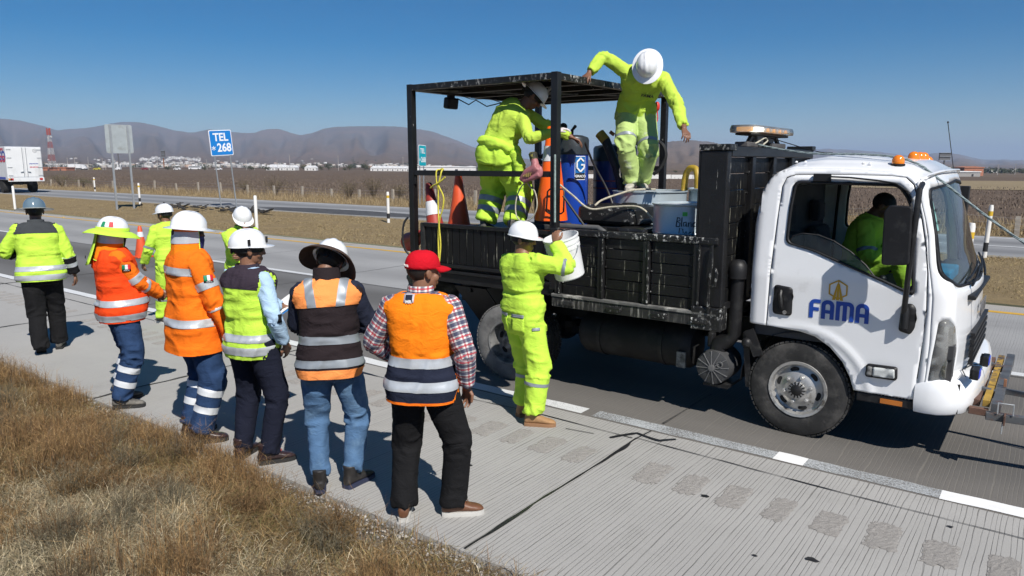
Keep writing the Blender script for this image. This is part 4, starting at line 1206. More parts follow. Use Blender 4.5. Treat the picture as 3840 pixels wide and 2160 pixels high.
cone((-17.39, 8.55, 0), .74, .15, "orange cone with white sleeve standing on the far lane", M_cone)
# ================================================================== the flatbed truck
YC = 6.93
M_cab = mat("cab white paint", (0.79, 0.80, 0.81), .26, var=.025, vs=1.5, coat=.6, dirt=((.50, .50, .48), .60, .85, 2.2))
M_blk = mat("black trim", (0.010, 0.010, 0.011), .5, var=.25, vs=9, dirt=((.05, .05, .048), .56, .75, 11), spec=.4)
M_gap = mat("panel gap", (0.01, 0.01, 0.01), .9)
M_bed = mat("black bed paint", (0.008, 0.008, 0.0085), .45, var=.35, vs=5, bump=.003, bs=30, dirt=((.42, .42, .39), .655, .70, 22, (1.6, 1.6, .14)))
M_bed2 = mat("black plank paint", (0.006, 0.0062, 0.0066), .5, var=.4, vs=6, bump=.002, bs=40, dirt=((.34, .33, .26), .615, .67, 24, (1.8, 1.8, .12)), spec=.35)
M_splash = mat("paint splashed black steel", (0.010, 0.010, 0.010), .45, var=.4, vs=6, bump=.004, bs=30, dirt=((.58, .58, .55), .55, .615, 34, (1.0, 1.0, .6)))
M_drip = mat("paint streaked black steel", (0.022, 0.022, 0.022), .5, var=.4, vs=6, bump=.004, bs=30, dirt=((.40, .39, .35), .53, .66, 26, (1.5, 1.5, .10)))
M_frame = mat("black frame steel", (0.009, 0.009, 0.0095), .38, var=.35, vs=6, dirt=((.5, .5, .48), .66, .70, 18, (1, 1, .6)))
M_tyre = mat("tyre rubber", (0.022, 0.0215, 0.021), .75, var=.25, vs=10, bump=.002, bs=60, dirt=((.085, .08, .074), .5, .75, 6))
M_tyredust = mat("dusty tyre rubber", (0.14, 0.138, 0.135), .9, var=.3, vs=8, bump=.003, bs=60, dirt=((.25, .245, .235), .45, .7, 10))
M_rim = mat("worn rim steel", (0.46, 0.455, 0.44), .38, .55, var=.15, vs=9, dirt=((.11, .095, .08), .52, .66, 13))
M_rimdark = mat("grimy rim steel", (0.20, 0.20, 0.195), .6, .2, var=.25, vs=9, dirt=((.05, .05, .048), .5, .65, 8))
M_amber = mat("amber lens", (0.85, 0.22, 0.012), .18, var=.1, vs=20, coat=.8)
M_inter = mat("cab interior grey", (0.045, 0.045, 0.048), .8, var=.2, vs=6)
M_seat = mat("seat cloth", (0.03, 0.03, 0.034), .9, var=.25, vs=9)
def glass(name, tint, refl=.9, rough=.02, base=.06):
 m = bpy.data.materials.new(name); m.use_nodes = True; t = m.node_tree; t.nodes.clear(); g = NG(t)
 o = g.n("OutputMaterial"); tr = g.n("BsdfTransparent"); tr.inputs[0].default_value = (*tint, 1)
 gl = g.n("BsdfGlossy"); gl.inputs[0].default_value = (refl, refl, refl, 1); gl.inputs["Roughness"].default_value = rough
 fr = g.n("Fresnel"); fr.inputs[0].default_value = 1.5
 df = g.n("BsdfDiffuse"); df.inputs[0].default_value = (.5, .5, .48, 1)
 dust = g.ramp(g.noise(g.pos(), 3.0, 4, .6), .35, .8, base * .3, base)
 mx = g.n("MixShader"); mx2 = g.n("MixShader")
 g.l(dust, mx2.inputs[0]); g.l(tr.outputs[0], mx2.inputs[1]); g.l(df.outputs[0], mx2.inputs[2])
 g.l(fr.outputs[0], mx.inputs[0]); g.l(mx2.outputs[0], mx.inputs[1]); g.l(gl.outputs[0], mx.inputs[2]); g.l(mx.outputs[0], o.inputs[0])
 return m
M_glass = glass("windscreen glass", (.60, .74, .76), .9, .02, .10)
M_glass2 = glass("door glass", (.55, .62, .60), .8, .02, .05)
M_lens = glass("clear lens", (.92, .93, .93), .9, .05, .10)
truck = thing("flatbed_truck", (-3.0, YC, 0), "white cab flatbed truck with black planked bed and roof frame, lettered FAMA", "truck")
def inpoly(p, poly):
 x, y = p; r = False; n = len(poly); j = n - 1
 for i in range(n):
  xi, yi = poly[i]; xj, yj = poly[j]
  if (yi > y) != (yj > y) and x < (xj - xi) * (y - yi) / (yj - yi) + xi: r = not r
  j = i
 return r
def dens(poly, step):
 out = []
 for i, p in enumerate(poly):
  q = poly[(i + 1) % len(poly)]
  n = max(1, int(math.hypot(q[0] - p[0], q[1] - p[1]) / step))
  for k in range(n): out.append((p[0] + (q[0] - p[0]) * k / n, p[1] + (q[1] - p[1]) * k / n))
 return out
def rounded(poly, r, seg=4):
 out = []; n = len(poly)
 for i in range(n):
  p = Vector(poly[i]); a = Vector(poly[i - 1]); b = Vector(poly[(i + 1) % n])
  da, db = (a - p), (b - p); rr = min(r, da.length * .45, db.length * .45)
  pa, pb = p + da.normalized() * rr, p + db.normalized() * rr
  for k in range(seg + 1):
   t = k / seg; q = pa * (1 - t) ** 2 + p * 2 * t * (1 - t) + pb * t * t; out.append((q.x, q.y))
 return out
def panel(name, outline, holes, fn, m, parent, step=.05, thick=.012, smooth=50, sc=(1, 1)):
 """sheet-metal panel: a 2-D outline with holes, bent into place by fn"""
 outline = dens(outline, step); hs = [dens(h, step * .7) for h in holes]
 pts = [Vector(p) for p in outline]; edges = [(i, (i + 1) % len(outline)) for i in range(len(outline))]
 for h in hs:
  o = len(pts); pts += [Vector(p) for p in h]; edges += [(o + i, o + (i + 1) % len(h)) for i in range(len(h))]
 x0, x1 = min(p[0] for p in outline), max(p[0] for p in outline); y0, y1 = min(p[1] for p in outline), max(p[1] for p in outline)
 allb = np.array([tuple(p) for p in pts])
 y = y0 + step * .5
 while y < y1:
  x = x0 + step * .5
  while x < x1:
   if inpoly((x, y), outline) and not any(inpoly((x, y), h) for h in hs):
    if np.min(np.hypot(allb[:, 0] - x, allb[:, 1] - y)) > step * .45: pts.append(Vector((x, y)))
   x += step
  y += step
 v, e, f, *_ = delaunay_2d_cdt(pts, edges, [], 0, 1e-6)
 fs = []
 for t in f:
  c = ((v[t[0]][0] + v[t[1]][0] + v[t[2]][0]) / 3, (v[t[0]][1] + v[t[1]][1] + v[t[2]][1]) / 3)
  if inpoly(c, outline) and not any(inpoly(c, h) for h in hs): fs.append(tuple(t))
 off = wpos(parent)
 vs = [Vector(fn((p[0], p[1]))) - off for p in v]
 me = bpy.data.meshes.new(name); me.from_pydata([tuple(p) for p in vs], [], fs)
 bm = bmesh.new(); bm.from_mesh(me)
 bmesh.ops.delete(bm, geom=[q for q in bm.verts if not q.link_faces], context='VERTS')
 bmesh.ops.recalc_face_normals(bm, faces=bm.faces); bm.to_mesh(me); bm.free()
 o = link(name, me, m, parent, smooth)
 if thick:
  s = o.modifiers.new("solid", 'SOLIDIFY'); s.thickness = thick; s.offset = 0
 return o
# ---- cab body ------------------------------------------------------
def ynear(z): return 5.935 + (max(0, z - 1.3) * .085 if z > 1.3 else (1.3 - z) * .02)
XC = [(0.40, -.47), (.9, -.455), (1.25, -.465), (1.36, -.50), (1.5, -.55), (1.8, -.63), (2.0, -.69), (2.10, -.725), (2.16, -.77), (2.21, -.86), (2.24, -1.0)]
def xc(z): return float(np.interp(z, [a for a, b in XC], [b for a, b in XC]))
def cdep(z): return float(np.interp(z, [1.25, 1.7], [.14, .07]))
def front_pt(p, off=0.0):
 s, z = p; half = YC - ynear(z); sg = -1 if s < 0 else 1; a = abs(s)
 if a <= .8: u = a / .8 * .88; x = xc(z) - .10 * u ** 2.2
 else:
  q = (a - .8) / .2 * math.pi / 2; u = .88 + .12 * math.sin(q); x = xc(z) - .10 * .88 ** 2.2 - cdep(z) * (1 - math.cos(q))
 return (x + off, YC + sg * u * half + (off * .5 * sg if a > .8 else 0), z)
def xf(z): return front_pt((-1, z))[0]
ZR = [(-1.992, 1.78), (-1.98, 1.90), (-1.955, 1.99), (-1.905, 2.075), (-1.84, 2.13), (-1.74, 2.158), (-1.3, 2.150), (-1.0, 2.128), (-.90, 2.105), (-.84, 2.085)]
def zr(x): return float(np.interp(x, [a for a, b in ZR], [b for a, b in ZR]))
def side_pt(p, sgn=-1, off=0.0):
 x, z = p
 y = ynear(z); e = zr(x) - z
 if e < .07: y += .035 * (1 - e / .07) ** 2
 if x < -1.93: y += .03 * ((-1.93 - x) / .06) ** 2
 # pressed arch lip and belt line
 d = math.hypot(x + 1.575, z - .36)
 if .50 < d < .60 and z > .45: y -= .011 * math.sin(math.pi * (d - .50) / .10) ** 2
 y -= off
 return (x, y, z) if sgn < 0 else (x, 2 * YC - y, z)
ARCH = [(-1.15, .47), (-1.185, .57), (-1.245, .68), (-1.345, .785), (-1.46, .855), (-1.575, .88), (-1.70, .888)]
door_front = [(-.93, 2.093), (-.875, 2.045), (-.84, 1.95), (-.80, 1.80), (-.755, 1.60), (-.728, 1.42), (-.712, 1.16), (-.722, .80), (-.742, .475)]
door = [(-1.842, .892), (-1.828, 1.4), (-1.812, 1.75), (-1.795, 2.02), (-1.765, 2.085), (-1.70, 2.108), (-1.3, 2.112), (-1.02, 2.105)] + door_front + ARCH[:-1] + [(-1.70, .888)]
win = rounded([(-1.735, 1.575), (-1.728, 1.85), (-1.705, 2.065), (-.955, 2.052), (-.875, 1.94), (-.845, 1.80), (-.79, 1.245), (-1.0, 1.33), (-1.30, 1.44), (-1.52, 1.525)], .045)
g_ = .007
body = [(-1.985, .895), (-1.842 - g_, .892), (-1.828 - g_, 1.4), (-1.812 - g_, 1.75), (-1.795 - g_, 2.02), (-1.77, 2.093), (-1.70, 2.108 + g_), (-1.3, 2.112 + g_), (-1.02, 2.105 + g_)] + [(x + g_, z + (g_ if z > 2 else 0)) for x, z in door_front]
fz = [.475, .62, .9, 1.25, 1.36, 1.5, 1.65, 1.8, 1.95, 2.06]
body += [(xf(z), z) for z in fz] + [(x, z) for x, z in reversed(ZR)] + [(-1.992, 1.4)]
for sgn, nm in ((-1, ""), (1, "")):
 panel("cab_side", body, [], lambda p: side_pt(p, sgn), M_cab, truck, .028)
 d = panel("door", door, [win], lambda p: side_pt(p, sgn), M_cab, truck, .028)
 panel("window_seal", dens(win, .05), [[((x + 1.29) * .955 - 1.29, (z - 1.72) * .94 + 1.72) for x, z in win]], lambda p: side_pt(p, sgn, .006), M_blk, d, .05, .02)
 # half-lowered pane with its rounded upper edge
 lowered = [(-1.70, 1.585), (-1.66, 1.635), (-1.55, 1.66), (-1.40, 1.63), (-1.24, 1.54), (-1.12, 1.43), (-1.04, 1.30), (-1.02, 1.335), (-1.3, 1.43), (-1.52, 1.52)] if sgn < 0 else None
 if lowered:
  lw = [(-1.715, 1.585), (-1.69, 1.628), (-1.62, 1.655), (-1.50, 1.65), (-1.38, 1.61), (-1.25, 1.535), (-1.14, 1.445), (-1.06, 1.35), (-1.04, 1.34), (-1.30, 1.44), (-1.52, 1.525)]
  panel("pane", lw, [], lambda p: side_pt(p, sgn, -.02), M_glass2, d, .06, 0)
  mb = MB(); mb.tube([side_pt(q, -1, -.02) for q in lw[:8]], .006, 5); mb.build("pane_edge", M_blk, d)
# dark lining right behind the door gaps
for sgn in (-1, 1):
 mb = MB(); pts = [Vector(side_pt(q, sgn, -.02)) for q in door[:17]]
 mb.tube(pts, .014, 5); mb.build("door_seal", M_gap, truck)
# roof with pressed ribs
nx, nu = 34, 61
vs = []
for i in range(nx):
 x = -1.992 + (-.80 + 1.992) * i / (nx - 1)
 for j in range(nu):
  u = -1 + 2 * j / (nu - 1); zb = zr(x)
  y0 = side_pt((x, zb))[1]
  half = YC - y0
  cr = .105 * (1 - abs(u) ** 3.2) ** .9 * min(1, max(.15, (x + 2.05) / .5)) * min(1, max(.62, (-.70 - x) / .25))
  rib = .010 * (abs(math.sin(u * 14.0)) ** 6) * (1 if abs(u) < .86 else 0) * min(1, max(0, (x + 1.9) / .15)) * min(1, max(0, (-1.05 - x) / .15))
  xx = x + (0.085 * (1 - abs(u) ** 2.2)) * max(0, (x + 1.1) / .3)
  vs.append((xx, YC + u * half, zb + cr + rib))
fs = [(i * nu + j, i * nu + j + 1, (i + 1) * nu + j + 1, (i + 1) * nu + j) for i in range(nx - 1) for j in range(nu - 1)]
mb = MB(); mb.add(vs, fs); ro = mb.build("roof", M_cab, truck, 60)
s = ro.modifiers.new("solid", 'SOLIDIFY'); s.thickness = .012; s.offset = 0
roof_rows = [vs[(nx - 1) * nu + j] for j in range(nu)]
# front face with the windscreen opening
ws = rounded([(-.945, 1.40), (-.93, 1.75), (-.90, 2.02), (0, 2.075), (.90, 2.02), (.93, 1.75), (.945, 1.40), (.75, 1.31), (0, 1.285), (-.75, 1.31)], .06)
fo = [(-1, z) for z in fz] + [(-.97, 2.075), (-.8, 2.105), (-.5, 2.122), (0, 2.127), (.5, 2.122), (.8, 2.105), (.97, 2.075)] + [(1, z) for z in reversed(fz)]
lampL = rounded([(-.985, .60), (-.975, .86), (-.955, 1.085), (-.90, 1.10), (-.80, 1.02), (-.74, .84), (-.75, .66), (-.80, .60)], .03)
lampR = [(-a, z) for a, z in lampL]
panel("front_panel", fo, [ws, lampL, lampR], front_pt, M_cab, truck, .035)
# closing strip from windscreen header to roof
mb = MB(); top = [Vector(front_pt((s, float(np.interp(abs(s), [0, .5, .8, .97, 1], [2.127, 2.122, 2.105, 2.075, 2.06]))))) for s in np.linspace(-1, 1, 61)]
rr = [Vector(p) for p in roof_rows]
mid = [(a + b) / 2 + Vector((.012, 0, .010)) for a, b in zip(top, rr)]
v = [tuple(p) for p in top] + [tuple(p) for p in mid] + [tuple(p) for p in rr]; n = 61
mb.add(v, [(r * n + j, r * n + j + 1, (r + 1) * n + j + 1, (r + 1) * n + j) for r in range(2) for j in range(n - 1)])
o = mb.build("header", M_cab, truck, 60); s = o.modifiers.new("solid", 'SOLIDIFY'); s.thickness = .01; s.offset = 0
wsn = panel("windscreen", ws, [], lambda p: front_pt(p, -.006), M_glass, truck, .055, 0)
panel("windscreen_seal", ws, [[(a * .965, (z - 1.7) * .955 + 1.7) for a, z in ws]], lambda p: front_pt(p, .004), M_blk, wsn, .05, .012)
# headlamps
M_frost = glass("hazed headlamp lens", (.92, .94, .93), .9, .05, .62)
M_refl = mat("lamp reflector", (0.55, 0.57, 0.56), .35, .0, var=.15, vs=12)
M_flute = mat("fluted lamp", (0.60, 0.62, 0.62), .4, .0, var=.3, vs=40, stretch=(1, 1, .02), bump=.004, bs=60)
for lp, sg in ((lampL, -1), (lampR, 1)):
 h = panel("headlamp", lp, [], lambda p: front_pt(p, -.05), M_refl, truck, .05, .01)
 panel("lens", lp, [], lambda p: front_pt(p, .004), M_frost, h, .05, .004)
 up = [(a, z) for a, z in [(-.965, .87), (-.948, 1.06), (-.90, 1.075), (-.82, 1.0), (-.78, .87)]]
 panel("indicator", [(a * -sg, z) for a, z in up], [], lambda p: front_pt(p, -.03), M_flute, h, .04, .006)
 mb = MB(); c = front_pt((sg * .86, .93), -.02); mb.sphere(c, .022, 10, 6); mb.build("bulb", mat("red bulb", (.6, .12, .05), .3), h)
 mb = MB(); c = front_pt((sg * .86, .73), -.035); mb.lathe([(.085, .03), (.05, .0), (.02, -.02)], c, (1, 0, 0), 18, cap=False); mb.build("reflector_bowl", mat("lamp bowl", (.75, .72, .6), .12, .9), h)
# cab rear wall and floor
mb = MB(); mb.bb(-1.955, -1.935, 6.02, 2 * YC - 6.02, .80, 1.98); mb.build("rear_wall", M_cab, truck)
mb = MB(); mb.bb(-1.95, -.52, 5.99, 2 * YC - 5.99, .80, .90); mb.bb(-1.15, -.52, 6.0, 2 * YC - 6.0, .55, .80); mb.build("floor", M_inter, truck)
mb = MB(); mb.bb(-1.932, -1.925, 6.03, 2 * YC - 6.03, .9, 2.0); mb.build("rear_lining", M_inter, truck)
mb = MB(); mb.bb(-1.9, -.95, 6.05, 2 * YC - 6.05, 2.098, 2.112); mb.build("headliner", mat("headliner", (.10, .10, .10), .9), truck)
mb = MB(); mb.prism([(-.95, .95), (-.60, .95), (-.53, 1.25), (-.62, 1.33), (-.82, 1.33), (-.90, 1.22)], lambda p: (p[0], 6.02, p[1]), lambda p: (p[0], 2 * YC - 6.02, p[1])); mb.build("dashboard", M_inter, truck, bevel=.03)
for y in (6.42, 7.38):
 se = MB(); se.bb(-1.88, -1.32, y - .26, y + .26, .98, 1.14); so = se.build("seat", M_seat, truck, bevel=.05)
 se = MB(); se.prism([(-1.90, 1.1), (-1.74, 1.1), (-1.80, 1.62), (-1.92, 1.62)], lambda p: (p[0], y - .25, p[1]), lambda p: (p[0], y + .25, p[1])); se.build("backrest", M_seat, so, bevel=.05)
 se = MB(); se.prism([(-1.925, 1.66), (-1.82, 1.66), (-1.83, 1.86), (-1.92, 1.86)], lambda p: (p[0], y - .13, p[1]), lambda p: (p[0], y + .13, p[1])); se.build("headrest", M_seat, so, bevel=.04)
mb = MB(); sw = Vector((-1.06, 7.38, 1.34)); x_, y_, d_ = frame_from(Vector((-.6, 0, .8)))
mb.tube([sw + (x_ * math.cos(a * math.pi / 12) + y_ * math.sin(a * math.pi / 12)) * .215 for a in range(24)], .016, 6, closed=True)
for a in (0, 2.1, 4.2): mb.bar(sw, sw + (x_ * math.cos(a) + y_ * math.sin(a)) * .21, .03, .02)
mb.bar(sw, sw + d_ * -.35, .05, .05); mb.build("steering_wheel", M_blk, truck, 40)
mb = MB(); mb.tube([(-1.12, 6.70, .95), (-1.14, 6.68, 1.22)], .012, 6); mb.sphere((-1.14, 6.68, 1.25), .032, 10, 8); mb.tube([(-1.12, 6.70, .93), (-1.125, 6.695, 1.08)], [.09, .03], 10); mb.build("gear_lever", M_blk, truck, 40)
mb = MB(); mb.prism([(-.80, 1.335), (-.60, 1.335), (-.60, 1.42), (-.78, 1.42)], lambda p: (p[0], 6.15, p[1]), lambda p: (p[0], 6.65, p[1]))
tray = thing("dash_tray", (-.7, 6.4, 1.335), "bright blue box lying on the dashboard behind the windscreen", "box"); mb.build("box", mat("blue plastic tray", (.01, .28, .50), .4), tray, bevel=.015)
# plate sticker in the windscreen
st = [(-.915, 1.72), (-.915, 1.93), (-.80, 1.93), (-.80, 1.72)]
stk = panel("permit_sticker", st, [], lambda p: front_pt(p, -.012), mat("permit paper", (.62, .78, .70), .6), wsn, .03, 0)
M_ink = mat("black ink", (.015, .015, .018), .6)
for zz, tx in ((1.865, "AA-407"), (1.78, "DB-705")):
 c = Vector(front_pt((-.858, zz), -.002)); r = (Vector(front_pt((-.80, zz))) - Vector(front_pt((-.915, zz)))).normalized()
 u = (Vector(front_pt((-.858, zz + .03))) - Vector(front_pt((-.858, zz - .03)))).normalized()
 put_text("lettering", tx, .032, stk, face_mat(c, r, u), M_ink, .0006, .0006)
# wipers
for y0 in (6.35, 7.1):
 mb = MB(); s0 = (y0 - YC) / (YC - 5.95) * .85
 mb.tube([front_pt((s0 + k * .09, 1.30 + k * .018), .03) for k in range(6)], .010, 5); mb.tube([front_pt((s0 - .1 + k * .09, 1.335 + k * .012), .02) for k in range(8)], .008, 5); mb.build("wiper", M_blk, truck, 40)
mb = MB(); mb.bb(-.50, -.44, 6.3, 7.56, 1.20, 1.235); mb.build("cowl_grille", M_blk, truck, bevel=.01)
mb = MB()
for k in range(5): mb.bb(-.455, -.425, 6.35, 7.51, .70 + k * .055, .725 + k * .055)
mb.build("grille", M_blk, truck)
put_text("lettering", "ISUZU", .15, truck, face_mat((-.432, YC, 1.06), (0, 1, 0), (0, 0, 1)), mat("badge grey", (.25, .25, .26), .3, .6), .004, .004)
# door handle, lettering, lamps on the side
hd = [(-1.795, 1.00), (-1.645, .995), (-1.648, 1.225), (-1.792, 1.24)]
h = panel("door_handle", rounded(hd, .03), [], lambda p: side_pt(p, -1, .008), M_blk, truck, .04, .02)
mb = MB(); mb.tube([side_pt((-1.74, 1.19), -1, .01), side_pt((-1.735, 1.16), -1, .04), side_pt((-1.725, 1.08), -1, .04), side_pt((-1.72, 1.045), -1, .01)], .016, 8); mb.build("grip", M_blk, h, 40)
mb = MB(); mb.lathe([(.016, 0), (.016, .012)], side_pt((-1.70, 1.02), -1, .014), (0, -1, 0), 12); mb.build("lock", M_rim, h)
M_fama = mat("lettering blue", (.012, .065, .36), .4, var=.03); M_gold = mat("emblem gold", (.58, .33, .02), .4, var=.03)
def glyph(name, x0, z0, polys, m, parent):
 """flat lettering: polygons in metres on the door skin"""
 mb = MB()
 for p in polys:
  q = [(x0 + a, z0 + b) for a, b in p]
  mb.prism(q, lambda t: side_pt(t, -1, .0075), lambda t: side_pt(t, -1, .0100))
 return mb.build(name, m, parent)
def arc(cx, cz, r, a0, a1, n=6): return [(cx + r * math.cos(R_(a0 + (a1 - a0) * k / n)), cz + r * math.sin(R_(a0 + (a1 - a0) * k / n))) for k in range(n + 1)]
LH, T_ = .150, .030
def L_F(): return [[(0, 0), (T_, 0), (T_, LH - T_ - .012)] + arc(T_ + .012, LH - T_ - .012, .012, 180, 90, 3) + [(.082, LH - T_), (.082, LH)] + arc(.042, LH - .042, .042, 90, 180)] + [[(T_, .058), (.072, .058), (.072, .086), (T_, .086)]]
def L_A(w=.094): return [[(0, 0), (T_, 0), (T_, LH - T_ - .016)] + arc(T_ + .016, LH - T_ - .016, .016, 180, 90, 3) + arc(w - T_ - .016, LH - T_ - .016, .016, 90, 0, 3) + [(w - T_, 0), (w, 0)] + arc(w - .042, LH - .042, .042, 0, 90) + arc(.042, LH - .042, .042, 90, 180), [(T_, .045), (w - T_, .045), (w - T_, .072), (T_, .072)]]
def L_M(w=.130): 
 return [[(0, 0), (T_, 0), (T_, LH - T_ - .012)] + arc(T_ + .012, LH - T_ - .012, .012, 180, 90, 3) + [(w - T_ - .014, LH - T_)] + arc(w - T_ - .014, LH - T_ - .014, .014, 90, 0, 3) + [(w - T_, 0), (w, 0)] + arc(w - .042, LH - .042, .042, 0, 90) + [(0, LH)], [(w / 2 - T_ / 2, 0), (w / 2 + T_ / 2, 0), (w / 2 + T_ / 2, LH - T_), (w / 2 - T_ / 2, LH - T_)]]
x = -1.515
for w, ps in ((.090, L_F()), (.106, L_A()), (.142, L_M()), (.1, L_A())):
 glyph("lettering", x, 1.003, ps, M_fama, truck); x += w
cx, cz, Rh = -1.312, 1.243, .078
hexo = [(cx + Rh * math.sin(R_(60 * k)) * 1.0, cz + Rh * math.cos(R_(60 * k))) for k in range(6)]
hexi = [(cx + (Rh - .012) * math.sin(R_(60 * k)), cz + (Rh - .012) * math.cos(R_(60 * k))) for k in range(6)]
ps = []
for k in (1, 2, 3, 4): ps.append([hexo[k], hexo[(k + 1) % 6], hexi[(k + 1) % 6], hexi[k]]) if k not in (2, 3) else ps.append([hexo[k], hexo[k + 1], hexi[k + 1], hexi[k]])
ps.append([hexo[0], hexo[1], hexi[1], hexi[0]]); ps.append([hexo[5], hexo[0], hexi[0], hexi[5]])
for a, b, tp in ((-.040, -.018, -.006), (-.011, .011, .0), (.018, .040, .006)): ps.append([(cx + a, cz - .082), (cx + b, cz - .082), (cx + tp + .003, cz + .070 - abs(a + b) * .4), (cx + tp - .003, cz + .070 - abs(a + b) * .4)])
glyph("emblem", 0, 0, ps, M_gold, truck)
sl = panel("side_lamp", rounded([(-1.075, .60), (-1.07, .70), (-.86, .705), (-.855, .605)], .02), [], lambda p: side_pt(p, -1, .018), M_blk, truck, .04, .035)
panel("lens", rounded([(-1.02, .615), (-1.02, .685), (-.875, .69), (-.87, .62)], .012), [], lambda p: side_pt(p, -1, .040), M_refl, sl, .03, .01)
panel("lens", rounded([(-1.065, .615), (-1.062, .685), (-1.025, .685), (-1.025, .615)], .012), [], lambda p: side_pt(p, -1, .036), M_rimdark, sl, .03, .01)
# rain visor above the window
mb = MB(); pts = [(-1.44, 2.10), (-1.30, 2.095), (-1.1, 2.075), (-.98, 2.055), (-.90, 2.0), (-.865, 1.93)]
for a, b in zip(pts[:-1], pts[1:]): mb.bar(Vector(side_pt(a, -1, .035)), Vector(side_pt(b, -1, .035)), .012, .035, (0, -1, 0))
mb.box(side_pt((-1.5, 2.092), -1, .02), (.13, .02, .06)); mb.build("rain_visor", M_blk, truck, bevel=.004)
mb = MB()
mb.tube([side_pt(q, -1, -.03) for q in [(-.97, 2.045), (-.90, 1.985), (-.865, 1.88), (-.85, 1.78)]], .014, 6); mb.build("window_channel", M_blk, truck, 40)
# mirror on its long arm
mr = MB(); c = Vector((-.905, 5.73, 1.70))
mr.prism(rounded([(-.085, -.215), (-.095, .17), (-.06, .215), (.085, .21), (.095, -.20)], .03), lambda p: c + Vector((p[0], -.045, p[1])), lambda p: c + Vector((p[0] * .9, .05, p[1] * .96)))
mirror = mr.build("mirror", M_blk, truck, bevel=.012)
mb = MB(); mb.tube([(-.815, ynear(2.05) - .02, 2.055), (-.80, 5.76, 2.02), (-.80, 5.73, 1.9), (-.815, 5.74, 1.5), (-.835, 5.83, 1.22), (-.85, ynear(1.1) - .03, 1.10)], .020, 8); mb.build("mirror_arm", M_blk, mirror, 40)
bk = panel("mirror_bracket", rounded([(-.875, .985), (-.795, .965), (-.77, 1.02), (-.772, 1.16), (-.80, 1.195), (-.868, 1.185)], .02), [], lambda p: side_pt(p, -1, .012), M_blk, truck, .04, .03)
mb = MB(); mb.lathe([(.028, -.07), (.03, .06), (.02, .09)], Vector(side_pt((-.838, 1.08), -1, .04)), (0, 0, 1), 10); mb.build("pivot", M_blk, bk, 40)
mf = MB(); c = Vector((-.80, 2 * YC - 5.72, 1.80)); mf.prism([(-.08, -.2), (-.09, .19), (.09, .19), (.08, -.2)], lambda p: c + Vector((p[0], -.05, p[1])), lambda p: c + Vector((p[0], .05, p[1]))); mf.tube([c, c + Vector((0, -.22, .2))], .015, 6); mf.build("mirror", M_blk, truck, bevel=.02)
# roof lamps
for i, (bx, by) in enumerate(((-1.02, 6.20), (-.99, 6.68), (-.985, 6.93), (-.99, 7.18), (-1.02, 7.66))):
 zb = zr(bx) + .09 if i in (1, 2, 3) else zr(bx) + .055
 mb = MB(); mb.lathe([(.050, -.03), (.050, .010), (.04, .014)], (bx, by, zb), n=18); b = mb.build("beacon", M_blk, truck, 40)
 mb = MB(); mb.lathe([(.043, .01), (.045, .028), (.042, .048), (.032, .066), (.016, .076), (.004, .078)], (bx, by, zb), n=18); mb.build("dome", M_amber, b, 50)
mb = MB(); mb.tube([(-.80, 7.72, 1.9), (-.81, 7.74, 2.1), (-.90, 7.75, 2.56)], .0035, 5); mb.sphere((-.90, 7.75, 2.565), .009, 8, 6); mb.build("antenna", M_blk, truck)
for q in ((-1.75, 6.16), (-1.68, 6.16), (-1.25, 6.16), (-1.2, 6.14)):
 mb = MB(); mb.lathe([(.014, 0), (.006, .012)], (q[0], q[1], zr(q[0]) + .052), n=8); mb.build("roof_plug", M_cab, truck)
# bumper
path = [(-.735, 5.945), (-.66, 5.935), (-.58, 5.945), (-.50, 5.985), (-.435, 6.06), (-.395, 6.18), (-.375, 6.35), (-.36, 6.6), (-.352, 6.93)]
path = path + [(a, 2 * YC - b) for a, b in reversed(path[:-1])]
prof = [(-.14, .395), (-.02, .385), (.0, .40), (.014, .47), (.010, .56), (-.005, .615), (-.03, .640), (-.07, .652), (-.15, .655), (-.16, .60)]
rings = []
for i, p in enumerate(path):
 a = Vector(path[max(i - 1, 0)]); b = Vector(path[min(i + 1, len(path) - 1)]); d = (b - a).normalized(); nrm = Vector((d.y, -d.x))
 k = 1.0 if 2 < i < len(path) - 3 else .45
 rings.append([(p[0] + nrm.x * o_ * (k if o_ < 0 else 1), p[1] + nrm.y * o_ * (k if o_ < 0 else 1), z_) for o_, z_ in prof])
mb = MB(); mb.loft(rings, True); bmp = mb.build("bumper", M_cab, truck, 50)
for y in (6.10, 6.56):
 mb = MB(); xb = -.40 if y < 6.3 else -.375; mb.bb(xb, xb + .045, y - .075, y + .075, .668, .745); pod = mb.build("light_pod", M_blk, truck, bevel=.008)
 mb = MB(); mb.bb(xb + .044, xb + .050, y - .06, y + .06, .68, .735); mb.build("lens", mat("blue pod lens", (.05, .10, .75), .2), pod)
 for k in range(5):
  mb = MB(); mb.bb(xb - .012, xb + .002, y - .066 + k * .030, y - .055 + k * .030, .672, .74); mb.build("fin", M_blk, pod)
mb = MB(); mb.tube([(-.44, 6.13, .66), (-.48, 6.3, .668), (-.44, 6.5, .664), (-.39, 6.56, .67)], .004, 5); mb.build("pod_cable", M_blk, truck)
mb = MB(); mb.bb(-.60, -.46, 6.02, 2 * YC - 6.02, .40, .62); mb.build("grille_void", M_blk, truck)
for z in (.45, .475): 
 mb = MB(); mb.bb(-.372, -.350, 6.22, 6.36, z, z + .008); mb.build("bumper_slot", M_blk, bmp)
# entry step
mb = MB(); mb.bb(-1.13, -.745, 5.955, 6.15, .39, .462); st = mb.build("step", M_blk, truck, bevel=.01)
mb = MB(); mb.bb(-.96, -.81, 5.945, 5.957, .405, .44); mb.build("reflector", mat("amber reflector", (.45, .14, .02), .3), st)
mb = MB()
for k in range(16): mb.bb(-1.12 + k * .023, -1.112 + k * .023, 5.96, 6.0, .462, .472)
mb.build("tread", M_rimdark, st)
